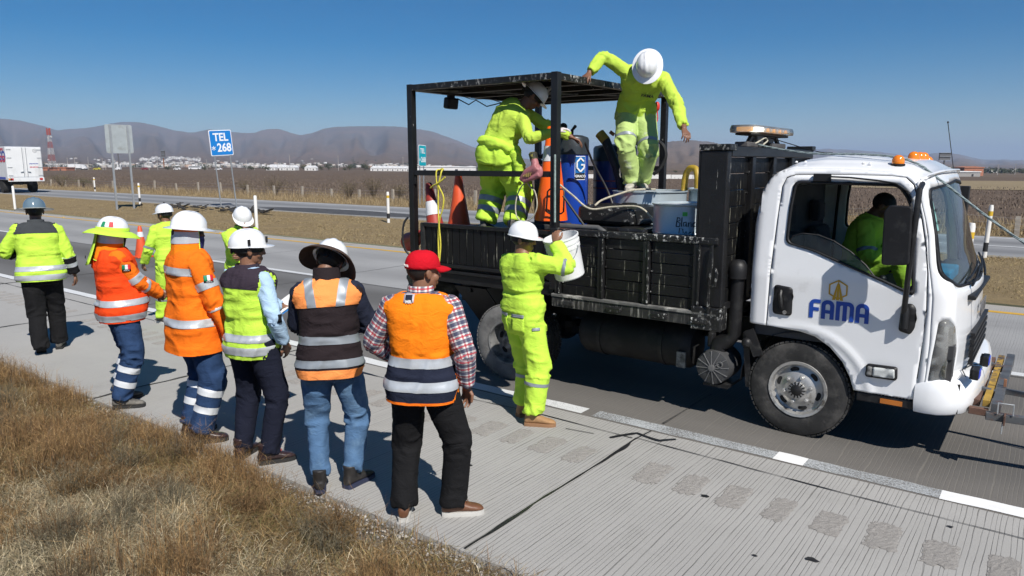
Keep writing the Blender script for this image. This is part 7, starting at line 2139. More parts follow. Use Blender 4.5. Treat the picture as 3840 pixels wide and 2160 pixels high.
# ---- 2 man in red-orange vest, lime brim ------------------------------------------
P = Person((-6.78, 3.12, 0), 78, "heavy man in red orange vest and lime sun brim, flag on his hard hat", 1.70, 1.12, .08, lean=-3, wide=.97,
           feet=[(-.10, -.06, 0, 12, 0), (.12, -.11, 0, -26, 0)], pel=(0, -.03, .93), hands=[(-.03, .31, 1.02), (.05, .30, 1.00)], elb=[(-1, -.5, -.3), (1, -.8, -.3)], head=(-6, 6, 0))
P.body(M_skin2, hands=[dict(palm=(1, 0, 0), curl=40), dict(palm=(-1, .0, 0), curl=40)], face=False); P.hair()
mb = MB(); P.torso(mb, .018, -.02, .53); [P.arm(mb, i, .030, end=.95) for i in (0, 1)]; J = P.garment("jacket", mb, M_orange, seed=3, amp=1.2)
for b in (3, 5): P.strip("reflective_band", J, b, .205, .265, M_tape)
for b in (4, 6): P.strip("reflective_band", J, b, .02, .075, M_tape)
flag(P, J, P.sh[1].lerp(P.elb[1], .36) + Vector((.05, 0, 0)), (1, -.15, .1), (0, 0, 1), .07, .046)
mb = MB(); P.torso(mb, .040, -.17, .525, .05, .024); V = P.garment("vest", mb, M_redorange, seed=4, amp=1.3); P.hem(V, -.135); P.collar(M_redorange, .088, .05, V)
P.strip("reflective_band", V, 0, .02, .075, M_tape, tor=True); P.strip("reflective_band", V, 0, -.115, -.055, M_tape, tor=True)
mb = MB(); P.torso(mb, .006, -.15, .03); [P.leg(mb, i, (.122, .112, .098, .090, .084), .97, drop=.015) for i in (0, 1)]; T = P.garment("jeans", mb, M_denim, seed=5, amp=1.2); legbands(P, T, M_tapew, ((.10, .155), (.235, .29)))
P.shoes(M_bootgrey, M_sole); h = P.hat(M_hatw, "full", M_hatw, bw=.03)
b = shade_brim(P, M_lime, .215, .045, .010, "sun_brim", 2)
hb_ = MB(); n = 40; hb_.loft([[(math.cos(2 * math.pi * j / n) * q, math.sin(2 * math.pi * j / n) * (q + .025) - .010, z) for j in range(n)] for q, z in ((.1135, .032), (.1125, .060), (.109, .062))], False); P.H(hb_, "brim_band", M_lime, 60, b)
cape(P, M_orange2, M_tape, M_lime, -95, 38, .104, -.225, .03)
cp = cape(P, M_lime, None, None, 205, 296, .128, -.275, .06, .03); mb = MB(); mb.bb(-.02, .02, -.002, .002, -.012, .012); mb.v = [(.02 + v[0], -.222 + v[1], -.215 + v[2]) for v in mb.v]; P.H(mb, "cloth_label", M_blackc, None, cp)
# flag on the hat side
for k, m in ((-1, M_flag_g), (0, M_flag_w), (1, M_flag_r)):
 mb = MB(); vs = []
 for z in (.068, .112):
  for q in range(4):
   a = R_(-28 + k * 16 - 8 + q * 16 / 3); c = math.cos(math.asin(min(1, ((z - .03) / .122) ** (1 / .92)))) ** .78
   vs.append((math.cos(a) * .111 * c * 1.035, math.sin(a) * .132 * c * 1.035 - .010, z))
 mb.add(vs, [(i, i + 1, 5 + i, 4 + i) for i in range(3)]); P.H(mb, "flag_stripe", m, 60, h)
mb = MB(); mb.loft([[(math.cos(R_(a)) * r, math.sin(R_(a)) * r * 1.15 - .0, z) for a in range(0, 360, 20)] for r, z in ((.083, -.005), (.088, -.05), (.080, -.11), (.062, -.16))], False); P.H(mb, "face_cover", M_brownblk, 60)
# ---- 3 man in lime coverall walking left ----------------------------------------------
P = Person((-9.68, 5.14, 0), 176, "man in lime coverall with white hard hat walking left behind the orange vest", 1.63, 1.0, lean=5, feet=[(-.08, .20, 0, 4, 0), (.09, -.22, 0, -6, 24)], hands=[(-.27, .20, .86), (.24, -.06, .88)], elb=[(-.5, -1, 0), None], head=(22, 2, 0))
P.body(M_skin, hands=[dict(palm=(1, 0, 0), curl=35), dict(palm=(-1, 0, 0), curl=35)]); P.hair()
mb = MB(); P.torso(mb, .028, -.15, .53, 0, .01, .018); [P.arm(mb, i, .020, end=.95) for i in (0, 1)]; [P.leg(mb, i, (.118, .110, .098, .092, .088), .97) for i in (0, 1)]; J = P.garment("coverall", mb, M_lime, seed=6, amp=1.4); P.collar(M_lime, .082, .05, J)
for b in (3, 5): P.strip("reflective_band", J, b, .24, .27, M_tape2)
for b in (8, 10): P.strip("reflective_band", J, b, .10, .13, M_tape2)
P.shoes(M_bootgrey, M_solewhite); P.hat(M_hatw, "cap")
# ---- 4 man in orange jacket -----------------------------------------------------------
P = Person((-5.43, 3.06, 0), 82, "man in long orange jacket with orange neck cape under a white full-brim hard hat", 1.80, 1.05, lean=0, wide=1.0, feet=[(-.11, -.06, 0, 8, 0), (.13, -.09, 0, -22, 0)], pel=(0, -.03, .985), hands=[(-.22, .14, .92), (.325, .14, .86)], elb=[None, (.9, -1, 0)], head=(4, 3, 0))
P.body(M_skin2, hands=[{}, dict(palm=(-1, 0, 0), curl=32)], show=(True, False), face=False); P.hair()
mb = MB(); P.torso(mb, .028, -.275, .53, .115, .010); [P.arm(mb, i, .026, end=.97) for i in (0, 1)]; J = P.garment("jacket", mb, M_orange, seed=7, amp=1.2); P.hem(J, -.235); P.collar(M_redorange, .088, .07, J)
P.strip("reflective_band", J, 0, -.03, .03, M_tape, tor=True)
for b in (3, 5): P.strip("reflective_band", J, b, .165, .225, M_tape)
for b in (4, 6): P.strip("reflective_band", J, b, .00, .055, M_tape)
p3 = P.P[3]; P.panelcut("reflective_band", J, [(p3 - Vector((0, 0, .13)), (0, .05, 1)), (p3 - Vector((0, 0, .19)), (0, -.05, -1)), (p3, (0, 1, 0))], M_tape, .004)
P.panelcut("reflective_band", J, [(p3 - Vector((0, 0, .24)), (0, .05, 1)), (p3 - Vector((0, 0, .30)), (0, -.05, -1)), (p3 + Vector((0, .06, 0)), (0, -1, 0))], M_tape, .004)
flag(P, J, P.sh[1].lerp(P.elb[1], .40) + Vector((.06, 0, 0)), (1, -.1, .1), (0, 0, 1), .07, .046)
mb = MB(); P.handmb(mb, 1, palm=(-1, 0, 0), curl=30); mb.tube([P.elb[1].lerp(P.hand[1], .9), P.hand[1]], [.040, .034], 12); link("glove", remesh(mb, .0055, 1, .4), mat("black grey glove", (.03, .03, .032), .7, dirt=((.25, .25, .26), .55, .68, 14)), P.root, True)
mb = MB(); P.torso(mb, .004, -.15, .03); [P.leg(mb, i, (.120, .110, .096, .090, .084), .98, drop=.01) for i in (0, 1)]; T = P.garment("jeans", mb, M_denim, seed=8, amp=1.1); legbands(P, T, M_tapew, ((.075, .13), (.215, .27)))
P.shoes(M_bootmar, M_sole, lace=mat("red lace", (.35, .02, .02), .8)); P.hat(M_hatw, "full", bw=.048)
cape(P, M_orange2, M_tape, M_lime, -205, 12, .106, -.225, .02)
mb = MB(); mb.loft([[(math.cos(R_(a)) * r, math.sin(R_(a)) * r * 1.18, z) for a in range(0, 360, 20)] for r, z in ((.083, -.03), (.088, -.06), (.080, -.12), (.062, -.17))], False); P.H(mb, "bandana", M_bandana, 60)
# ---- 5 man in lime coverall, hand at his mouth ---------------------------------------------
P = Person((-7.95, 5.12, 0), -8, "man in lime coverall and white hard hat with one hand raised to his mouth", 1.67, 1.0, lean=6, feet=[(-.11, 0, 0, 8, 0), (.12, .05, 0, -10, 0)], hands=[(.10, .24, 1.12), (.055, .235, 1.42)], elb=[(-1, -.2, -.7), (.9, .2, -1)], head=(-10, 30, 0))
P.body(M_skin2, hands=[dict(palm=(0, -1, 0), curl=30), dict(palm=(-.2, -1, .1), fdir=(-.45, -.35, .75), curl=42)]); P.hair()
mb = MB(); P.torso(mb, .028, -.15, .53, 0, .01, .018); [P.arm(mb, i, .020, end=.93) for i in (0, 1)]; [P.leg(mb, i, (.118, .110, .098, .092, .088), .97) for i in (0, 1)]; J = P.garment("coverall", mb, M_lime, seed=9, amp=1.4); P.collar(M_lime, .084, .06, J)
P.shoes(M_bootgrey, M_sole); P.hat(M_hatw, "cap", tilt=-2)
# ---- 6 man in lime vest holding papers -----------------------------------------------------
P = Person((-4.66, 3.07, 0), 101, "man in lime vest with plum yoke over a light blue shirt, holding a clipboard", 1.70, 1.0, .02, lean=0, wide=.95, feet=[(-.15, -.05, 0, 14, 0), (.11, -.05, 0, -38, 0)], pel=(-.02, -.02, .935), hands=[(-4.84, 3.45, 1.09, 1), (.225, .06, .905)], elb=[(-1, -.6, -.4), (.8, -1, 0)], head=(-40, 0, 0))
P.body(M_skin, hands=[dict(palm=(0, .2, 1), curl=35), dict(palm=(-1, 0, 0), curl=20)]); P.hair(low=-.055)
mb = MB(); P.torso(mb, .014, .02, .53); [P.arm(mb, i, .014, end=.90) for i in (0, 1)]; J = P.garment("shirt", mb, M_sky, seed=10, amp=1.1)
P.patch("pen_pocket", J, P.elb[1] + Vector((.045, 0, .0)), (1, 0, 0), (0, 0, 1), .03, .06, M_blackc)
mb = MB(); P.torso(mb, .027, -.165, .525, .04, .026); V = P.garment("vest", mb, M_lime, seed=11, amp=1.25); P.hem(V, -.13); P.collar(M_plumc, .084, .055, V)
P.panelcut("yoke", V, [(P.P[3] - Vector((0, 0, .155)), (-.0, -.15, -1))], M_plumc, .004)
P.strip("reflective_band", V, 0, .00, .055, M_tape, tor=True); P.strip("reflective_band", V, 0, -.095, -.035, M_tape, tor=True)
mb = MB(); P.torso(mb, .006, -.15, .03); [P.leg(mb, i, (.120, .104, .086, .078, .074), .98, drop=.015) for i in (0, 1)]; T = P.garment("trousers", mb, M_navyc, seed=12, amp=.9); pockets(P, T, M_navyc)
P.shoes(M_bootmar, M_sole, lace=mat("red lace", (.35, .02, .02), .8)); h = P.hat(M_hatw, "cap", tilt=2)
for a, z in ((0, .075), (75, .085)):
 mb = MB(); mb.bb(-.010, .010, -.004, .010, -.022, .022); q = Vector((math.cos(R_(a)) * .109, math.sin(R_(a)) * .130 - .01, z - .01)); M = Matrix.Translation(q) @ Matrix.Rotation(R_(a - 90), 4, 'Z'); mb.v = [tuple(M @ Vector(v)) for v in mb.v]; P.H(mb, "lamp_clip", M_blk, None, h)
c = Vector((-4.88, 3.53, 1.10)); cb = thing("clipboard", c, "blue clipboard with white papers held by the man in plum yoke vest", "clipboard")
Rm = Matrix.Rotation(R_(101 - 90 - 20), 3, 'Z') @ Matrix.Rotation(R_(28), 3, 'X'); mb = MB(); mb.box(c, (.23, .32, .006), Rm); mb.build("board", mat("clipboard blue", (.03, .20, .55), .5), cb)
for k in range(3): mb = MB(); mb.box(c + Rm @ Vector((-.006 + .004 * k, .012 - .01 * k, .006 + .003 * k)), (.21, .29, .002), Rm @ Matrix.Rotation(.04 * (k - 1), 3, 'Z')); mb.build("sheet", mat("paper", (.78, .78, .77), .8), cb)
# ---- 7 man in black and orange vest, head bowed ---------------------------------------------
P = Person((-3.80, 3.05, 0), 137, "man from behind in black and orange vest and pale jeans, head bowed", 1.69, 1.06, .03, lean=8, wide=.97, feet=[(-.10, .0, 0, 6, 0), (.12, .03, 0, -42, 0)], hands=[(-.05, .34, 1.10), (.10, .33, 1.08)], elb=[(-1, -.9, -.3), (1, -.9, -.3)], head=(-10, 34, 14))
P.body(M_skin2, hands=[dict(palm=(1, 0, 0), curl=40), dict(palm=(-1, 0, 0), curl=40)], face=False); P.hair()
mb = MB(); P.torso(mb, .014, -.02, .53); [P.arm(mb, i, .020, end=.95) for i in (0, 1)]; J = P.garment("sweater", mb, M_navysl, seed=13, amp=1.1)
mb = MB(); P.torso(mb, .026, -.14, .525, .045, .030); V = P.garment("vest", mb, M_brownblk, seed=14, amp=1.2); P.hem(V, -.115); P.collar(M_brownblk, .090, .105, V)
lo = P.P[3] - P.R[3] @ Vector((0, 0, .175)); P.panelcut("yoke", V, [(lo, P.R[3] @ Vector((.05, 0, -1))), (P.P[3] - Vector((0, 0, .004)), (0, .3, 1))], M_peach, .004)
for x in (-1, 1):
 c = P.P[3] + P.R[3] @ Vector((x * .115, 0, 0)); P.panelcut("reflective_band", V, [(lo, P.R[3] @ Vector((.05, 0, -1))), (c + Vector((x * .028, 0, 0)), P.R[3] @ Vector((1 * 1, 0, -.16 * x)) * (1 if x > 0 else -1)), (c - Vector((x * .028, 0, 0)), P.R[3] @ Vector((-1, 0, .16 * x)) * (1 if x > 0 else -1))], M_tape2, .008)
P.strip("reflective_band", V, 0, .105, .16, M_tape2, tor=True); P.strip("reflective_band", V, 0, -.045, .005, M_tape2, tor=True); P.strip("orange_hem", V, 0, -.12, -.06, M_peach, .003, tor=True)
mb = MB(); P.torso(mb, .004, -.15, .03); [P.leg(mb, i, (.114, .098, .080, .072, .066), .95) for i in (0, 1)]; T = P.garment("jeans", mb, M_denimlt, seed=15, amp=1.15); pockets(P, T, M_denimlt)
P.shoes(M_boot, M_soleblue); P.hat(M_hatw, "full", M_hatw, bw=.012); shade_brim(P, M_brownbrim, .198, .055, .022, "shade_brim", 4, .035, -4)
# ---- 8 man in red cap --------------------------------------------------------------------
P = Person((-3.01, 3.11, 0), 120, "man in red baseball cap, orange vest over plaid shirt, black trousers, seen from behind", 1.68, 1.06, .05, lean=2, wide=1.0, feet=[(-.135, -.0, 0, 10, 0), (.165, .07, 0, -74, 0)], hands=[(-.20, .20, .97), (.265, .04, .865)], elb=[(-1, -.7, -.2), (.7, -1, 0)], head=(-52, 2, 0))
P.body(M_skin, hands=[dict(palm=(1, 0, 0), curl=35), dict(palm=(-.5, -1, 0), curl=22)], face=True); P.hair(low=-.06)
mb = MB(); P.torso(mb, .014, -.02, .53); [P.arm(mb, i, .020, end=.94) for i in (0, 1)]; J = P.garment("plaid_shirt", mb, M_plaid, seed=16, amp=1.0, uv=True); cl_ = P.collar(M_plaid, .078, .07); at_ = cl_.data.attributes.new("weave", "FLOAT_VECTOR", "POINT"); at_.data.foreach_set("vector", [q for v in cl_.data.vertices for q in (v.co.x, v.co.z, 0)])
mb = MB(); P.torso(mb, .027, -.165, .525, .06, .030); V = P.garment("vest", mb, M_orange2, seed=17, amp=.95); P.hem(V, -.135); P.collar(M_orange2, .086, .03, V)
P.strip("navy_panel", V, 0, -.135, .135, M_navyv, .003, tor=True); P.strip("reflective_band", V, 0, .085, .145, M_tape, .007, tor=True); P.strip("reflective_band", V, 0, -.055, .005, M_tape, .007, tor=True); P.strip("piping", V, 0, -.135, -.118, M_orange, .008, tor=True)
bd = P.P[3] - P.R[3] @ Vector((.045, 0, .05)); P.patch("badge", V, bd, (0, -1, .35), (0, 0, 1), .062, .066, mat("badge silver", (.45, .43, .48), .5), .004); P.patch("badge_shield", V, bd - Vector((0, 0, .006)), (0, -1, .35), (0, 0, 1), .040, .040, M_navyv, .008)
me = text_mesh("MR", .026, .0006, .001); q = bd + Vector((0, -.3, .014)); bv = BVHTree.FromPolygons([v.co for v in V.data.vertices], [tuple(f.vertices) for f in V.data.polygons]); hit = bv.ray_cast(q, Vector((0, 1, 0)))
if hit[0] is not None: me.transform(face_mat(hit[0] + Vector((0, -.013, 0)), (1, 0, 0), (0, .3, 1))); link("lettering", me, M_flag_w, V)
mb = MB(); P.torso(mb, .006, -.15, .03); [P.leg(mb, i, (.122, .108, .092, .086, .084), .99, drop=.02) for i in (0, 1)]; T = P.garment("trousers", mb, M_blackc, seed=18, amp=.9); pockets(P, T, M_blackc)
P.shoes(M_shoebr, M_solewhite, "shoe", lace=M_shoebr)
mb = MB(); n = 36; rings = []
for ph in np.linspace(-.12, math.pi / 2 * .98, 11):
 c = max(0, math.cos(ph)) ** .72; rings.append([(math.cos(2 * math.pi * j / n) * .092 * c, math.sin(2 * math.pi * j / n) * .112 * c - .014, .035 + math.sin(ph) * .098) for j in range(n)])
mb.loft(rings, False); mb.f.append(tuple(10 * n + j for j in range(n))); mb.m.append(0); cap = P.H(mb, "cap", M_redcap, 60); cap.modifiers.new("s", 'SOLIDIFY').thickness = .003
mb = MB(); top = []; n = 14
for v in range(6):
 for u in range(n + 1):
  a = R_(20 + 140 * u / n); k = v / 5; top.append((math.cos(a) * (.091 + .004 * k) * (1 - .16 * k), math.sin(a) * .110 - .014 + .082 * k * math.sin(a) ** .6, .034 - .020 * k * k - .018 * (math.cos(a) ** 2) * k))
mb.add(top, [(v * (n + 1) + u, v * (n + 1) + u + 1, (v + 1) * (n + 1) + u + 1, (v + 1) * (n + 1) + u) for v in range(5) for u in range(n)]); q = P.H(mb, "visor", M_redcap, 60, cap); q.modifiers.new("s", 'SOLIDIFY').thickness = .004
mb = MB(); mb.sphere((0, -.014, .134), (.008, .008, .005), 10, 6); P.H(mb, "button", M_navyv, 60, cap)
me = text_mesh("Cubs", .026, .0006); me.transform(P.MH @ face_mat((0, -.131, .045), (1, 0, 0), (0, .1, 1)))
bpy.data.meshes.remove(me); mb = MB()
for k in range(5): x = -.026 + k * .013; mb.tube([(x - .006, -.1245 + abs(x) * .1, .036), (x, -.1255 + abs(x) * .1, .049), (x + .004, -.1250 + abs(x) * .1, .036)], .0018, 5)
P.H(mb, "stitched_script", M_flag_w, 60, cap)
# ---- 9 man holding up a bucket ---------------------------------------------------------------
bw_ = Vector((-3.40, 5.31, 1.405)); bax = Vector((-.12, -.26, .95)).normalized()
P = Person((-3.54, 4.94, 0), 76, "man in lime coverall and white hard hat lifting a white bucket beside the truck", 1.68, 1.0, lean=0, side=-5, pel=(-.05, .0, .93), wide=1.05, feet=[(-.11, .06, 0, 2, 0), (.13, -.04, 0, -46, 0)], hands=[(-3.56, 5.26, 1.30, 1), (-3.365, 5.105, 1.535, 1)], elb=[(-1, -.3, -.6), (.9, -.2, -1)], head=(-58, 2, 0), shrug=.01)
P.body(M_skin, hands=[dict(palm=(.6, .6, .2), curl=30), dict(palm=(-.25, .9, -.1), fdir=(-.25, .15, .95), curl=34)]); P.hair()
mb = MB(); P.torso(mb, .026, -.15, .53, 0, .012, .026); [P.arm(mb, i, .026, end=.94) for i in (0, 1)]; [P.leg(mb, i, (.124, .114, .104, .098, .092), .96) for i in (0, 1)]; J = P.garment("coverall", mb, M_lime, seed=19, amp=1.5); P.collar(M_lime, .082, .035, J)
for b in (3, 5): P.strip("reflective_band", J, b, .235, .262, M_tape2)
for b in (8, 10): P.strip("reflective_band", J, b, .115, .143, M_tape2)
P.strip("waistband", J, 0, .015, .05, M_lime, -.010, tor=True); pockets(P, J, M_lime, edge=M_tape2)
P.patch("side_pocket_tape", J, P.hip[1] + Vector((.10, -.03, -.05)), (1, -.5, 0), (0, 0, 1), .07, .025, M_tape2)
P.shoes(M_boottan, M_soletan); P.hat(M_hatw, "cap")
bk = thing("bucket", bw_, "white plastic bucket held up by the man beside the truck", "bucket")
M_pail = mat("white pail plastic", (.74, .75, .75), .35, var=.03, vs=6, dirt=((.52, .50, .44), .58, .75, 6)); mb = MB()
mb.lathe([(.122, -.185), (.130, -.175), (.143, .06), (.146, .075), (.150, .077), (.151, .10), (.147, .102), (.148, .118), (.153, .12), (.154, .14), (.149, .142), (.151, .168), (.157, .17), (.157, .185), (.149, .186), (.140, .06), (.125, -.17), (.0, -.172)], bw_, bax, 36, cap=False); mb.lathe([(.122, -.185), (.0, -.183)], bw_, bax, 36, cap=False); mb.build("body", M_pail, bk, 35)
x_, y_, d_ = frame_from(bax); mb = MB(); mb.tube([bw_ + d_ * (.10 - .15 * math.sin(math.pi * k / 12) ** .8) + (x_ * math.cos(math.pi * k / 12 + 2.7) + y_ * math.sin(math.pi * k / 12 + 2.7)) * .162 for k in range(13)], .0035, 6); mb.build("bail", M_steel, bk, 40)
mb = MB(); mb.lathe([(.014, 0), (.012, .012)], bw_ + d_ * .10 + (x_ * math.cos(2.7) + y_ * math.sin(2.7)) * .15, x_ * math.cos(2.7) + y_ * math.sin(2.7), 10); mb.build("lug", M_pail, bk)
# ---- 10 man bent over on the bed --------------------------------------------------------------
P = Person((-4.59, 5.93, 1.49), 100, "man bending under the roof frame, lime jacket tied at his waist", 1.70, 1.12, lean=34, side=30, twist=-28, hipf=.30, pel=(.0, -.06, .83), wide=1.12, feet=[(-.21, .06, 0, 6, 0), (.20, -.10, 0, -8, 0)], hands=[(-4.05, 6.42, 2.46, 1), (-3.93, 5.93, 2.50, 1)], elb=[(-.2, .3, -1), (.4, -.6, -.9)], head=(-58, 42, 0))
P.body(M_skin2, hands=[dict(palm=(0, 0, -1), curl=25), dict(palm=(0, .2, -1), curl=22)], show=(True, False)); P.hair()
mb = MB(); P.handmb(mb, 1, palm=(0, .2, -1), curl=22); mb.tube([P.elb[1].lerp(P.hand[1], .88), P.hand[1]], [.038, .033], 12); link("glove", remesh(mb, .0055, 1, .4), mat("pale paint stained glove", (.58, .52, .52), .8, var=.15, vs=20), P.root, True)
mb = MB(); P.torso(mb, .016, .06, .53, 0, .008); [P.arm(mb, i, .014, end=.92) for i in (0, 1)]; J = P.garment("shirt", mb, M_lime2, seed=20, amp=1.2); P.collar(M_lime2, .074, .02, J)
mb = MB(); P.torso(mb, .018, -.15, .03); [P.leg(mb, i, (.140, .138, .130, .122, .108), .93) for i in (0, 1)]; T = P.garment("trousers", mb, M_lime, seed=21, amp=1.7); legbands(P, T, M_tape2, ((.13, .185), (.235, .29)))
mb = MB(); rings = [P.ring(t, .185 + .03 * math.sin(k * 1.5), .135 + .03 * math.sin(k * 1.5), 0) for k, t in enumerate((.02, .05, .085, .11))]
mb.loft([P.ring(.00, .190, .138), P.ring(.03, .225, .172), P.ring(.075, .228, .176), P.ring(.105, .195, .145), P.ring(.08, .170, .12), P.ring(.02, .165, .118)], False, closed=True)
for k, (x, l) in enumerate(((.16, .22), (.21, .30))): a = P.P[0] + Vector((x, .0 - .05 * k, -.02)); mb.tube([a, a + Vector((.05, .02, -l * .4)), a + Vector((.05, -.02, -l))], [.05, .06, .035], 10)
P.garment("tied_jacket", mb, M_lime, .0125, 1, 2.0, 22)
P.shoes(M_bootgrey, M_sole); P.hat(M_hatw, "full", bw=.040)
# ---- 11 man standing on the drum ----------------------------------------------------------------
P = Person((-3.50, 6.86, 1.925), -60, "man standing on the paint drum with one hand on the roof frame", 1.66, 1.02, lean=62, side=-14, hipf=.2, pel=(.05, -.14, .79), wide=1.08, feet=[(-.02, -.14, 0, 12, 0), (.08, .03, 0, -14, 0)], hands=[(-2.84, 6.42, 2.51, 1), (-3.815, 6.34, 3.065, 1)], elb=[(-.5, -.6, .6), (.3, -.2, 1)], head=(-4, 72, 8), neckf=.15)
P.body(M_skin2, hands=[dict(palm=(.3, -.6, -.5), curl=24), dict(palm=(0, 0, -1), fdir=(.1, .5, -.35), curl=18)]); P.hair()
mb = MB(); P.torso(mb, .024, -.05, .53, .03, .012, .012); [P.arm(mb, i, .018, end=.90) for i in (0, 1)]; J = P.garment("shirt", mb, M_lime2, seed=23, amp=1.5); P.collar(M_lime2, .072, .02, J)
bv = BVHTree.FromPolygons([v.co for v in J.data.vertices], [tuple(f.vertices) for f in J.data.polygons]); pc, Rc = P.sp(.32); n = Rc @ Vector((0, 1, 0)); hit = bv.ray_cast(pc + Rc @ Vector((-.06, .5, 0)), -n)
if hit[0] is not None: me = text_mesh("FAMA", .05, .0006, .001); me.transform(face_mat(hit[0] + n * .008, Rc @ Vector((-1, 0, 0)), Rc @ Vector((0, 0, 1)))); link("lettering", me, M_charc, J)
mb = MB(); P.torso(mb, .014, -.15, .03); [P.leg(mb, i, (.120, .112, .102, .098, .092), .97) for i in (0, 1)]; T = P.garment("trousers", mb, M_limepale, seed=24, amp=1.6)
for b in (7, 9): P.strip("reflective_band", T, b, .33, .36, M_tape2)
mb = MB(); p = P.hip[0] + Vector((-.125, .03, .10)); mb.sphere(p, (.03, .035, .05), 12, 8); mb.tube([p, p + Vector((-.01, .02, -.12)), p + Vector((.01, .02, -.2))], .006, 6); mb.build("tool_pouch", mat("red pouch", (.60, .035, .02), .5), P.root, 40, local=True)
P.shoes(M_bootwhite, M_bootwhite); P.hat(M_hatw, "full", bw=.042)
# ---- 12 driver ------------------------------------------------------------------------------------
P = Person((-1.55, 7.36, .90), 0, "driver in lime coverall seated in the cab, looking down at his lap", 1.72, 1.04, lean=20, hipf=.1, pel=(.0, .06, .30), feet=[(-.12, .62, 0, 4, 0), (.14, .58, 0, -4, 0)], knee=[(0, .3, 1), (0, .3, 1)], hands=[(-.06, .36, .52), (.06, .34, .50)], elb=[(-1, -.4, -.5), (1, -.4, -.5)], head=(0, 36, 0))
P.body(M_skin2, hands=[dict(palm=(.6, 0, .6), curl=40), dict(palm=(-.6, 0, .6), curl=40)]); P.hair(low=-.05, front=.05)
mb = MB(); P.torso(mb, .030, -.15, .53, 0, .012); [P.arm(mb, i, .024, end=.93) for i in (0, 1)]; [P.leg(mb, i, (.108, .098, .088, .084, .080), .96) for i in (0, 1)]; J = P.garment("coverall", mb, M_lime, seed=25, amp=1.4); P.collar(M_lime, .084, .05, J)
for b in (3, 5): P.strip("reflective_band", J, b, .22, .25, M_tape2)
P.shoes(M_boot, M_sole)
# ================================================================== load on the truck bed
def rotvec(ax, ang): return Matrix.Rotation(ang, 3, Vector(ax))
M_pblue = mat("tank blue", (.010, .055, .36), .35, var=.06, vs=4, coat=.4, dirt=((.55, .58, .66), .665, .70, 26)); M_pblue2 = mat("dark tank blue", (.012, .045, .22), .4, var=.08, vs=4, coat=.3); M_pblue3 = mat("bright blue plastic", (.012, .13, .42), .45, var=.06)
M_slate = mat("tank lid slate", (.045, .055, .065), .4, .3, var=.2, vs=8, dirt=((.35, .36, .37), .66, .72, 20))
M_drumw = mat("galvanised drum", (.44, .52, .57), .38, .35, var=.08, vs=4, dirt=((.70, .72, .74), .56, .75, 5)); M_drumlid = mat("splattered drum lid", (.60, .64, .66), .4, .2, var=.08, vs=5, dirt=((.32, .34, .36), .55, .72, 6))
M_pink = mat("faded pink plastic", (.40, .15, .16), .55, var=.15, vs=12, dirt=((.25, .16, .10), .6, .75, 10)); M_yel = mat("yellow nylon rope", (.62, .55, .06), .7, var=.2, vs=60)
M_hose = mat("spattered hose", (.42, .39, .30), .6, var=.3, vs=25, dirt=((.10, .09, .06), .55, .7, 14)); M_hosey = mat("yellow ribbed hose", (.40, .27, .03), .5, var=.2, vs=20, dirt=((.55, .52, .42), .6, .7, 16)); M_hoseb = mat("black hose", (.02, .02, .02), .5, var=.3, vs=20, dirt=((.3, .3, .28), .66, .72, 20))
M_gen = mat("spattered black casing", (.014, .014, .014), .35, var=.4, vs=8, dirt=((.50, .50, .47), .605, .65, 22, (1, .5, 1)))
# platform of black boards that the crew stands on
pf = thing("platform", (-5.0, 6.45, 1.05), "low black board platform on the rear of the truck bed under the bent man", "platform")
for k in range(9):
 mb = MB(); mb.bb(-5.55, -4.30, 5.80 + k * .18, 5.80 + k * .18 + .172, 1.455, 1.485); mb.build("board", M_bed2, pf, bevel=.004)
for x in (-5.5, -4.98, -4.45): mb = MB(); mb.bb(x - .05, x + .05, 5.82, 7.40, 1.05, 1.453); mb.build("bearer", M_blk, pf)
# cones at the tail
cone((-5.71, 6.24, 1.10), .90, .15, "dull red cone with silver sleeve leaning out at the tail corner", M_coned, (.58, .76), -.24, 1.35, True)
cone((-5.40, 6.22, 1.486), .62, .125, "plain red cone standing behind the tied yellow rope", M_cone, None)
cone((-4.66, 6.95, 1.486), .46, .12, "short dark red cone with silver sleeve between the bent man's legs", M_coned, (.55, .78))
cone((-4.52, 7.18, 1.486), .42, .12, "short orange cone behind the bent man's right leg", M_cone, None)
cone((-4.22, 7.0, 1.30), .46, .12, "small red cone beside the bright stacked cone", M_cone, None)
c = cone((-5.98, 6.0, 1.30), .60, .11, "red cone lying tipped out over the tail sill", M_coned, None, 1.25, 1.2, False)
st = thing("base_stack", (-4.08, 6.10, 1.05), "stack of black rubber cone bases under the bright orange cone", "stack")
for k in range(9):
 s = .175 + .012 * math.sin(k * 2.3); mb = MB(); a = k * .22; mb.box((-4.08 + .008 * math.sin(k * 3), 6.10 + .008 * math.cos(k * 2), 1.085 + k * .062), (s * 2, s * 2, .056), Matrix.Rotation(a, 3, 'Z')); mb.build("rubber_base", M_rubber, st, bevel=.012)
cone((-4.08, 6.10, 1.612), .945, .165, "tall bright orange cone with white sleeve on the rubber stack by the frame post", M_conebright, (.645, .80), base=False, rt=.048)
hd = thing("cone_handle", (-3.93, 5.98, 1.75), "black wire handle clipped on the bright orange cone", "handle"); mb = MB()
mb.tube([(-3.99, 5.93, 1.72), (-4.01, 5.91, 1.74), (-4.01, 5.93, 1.93), (-3.985, 5.935, 1.955), (-3.87, 5.985, 1.955), (-3.85, 5.98, 1.93), (-3.85, 5.97, 1.74), (-3.87, 5.96, 1.72)], .009, 6, closed=True); mb.build("wire", M_blk, hd, 40)
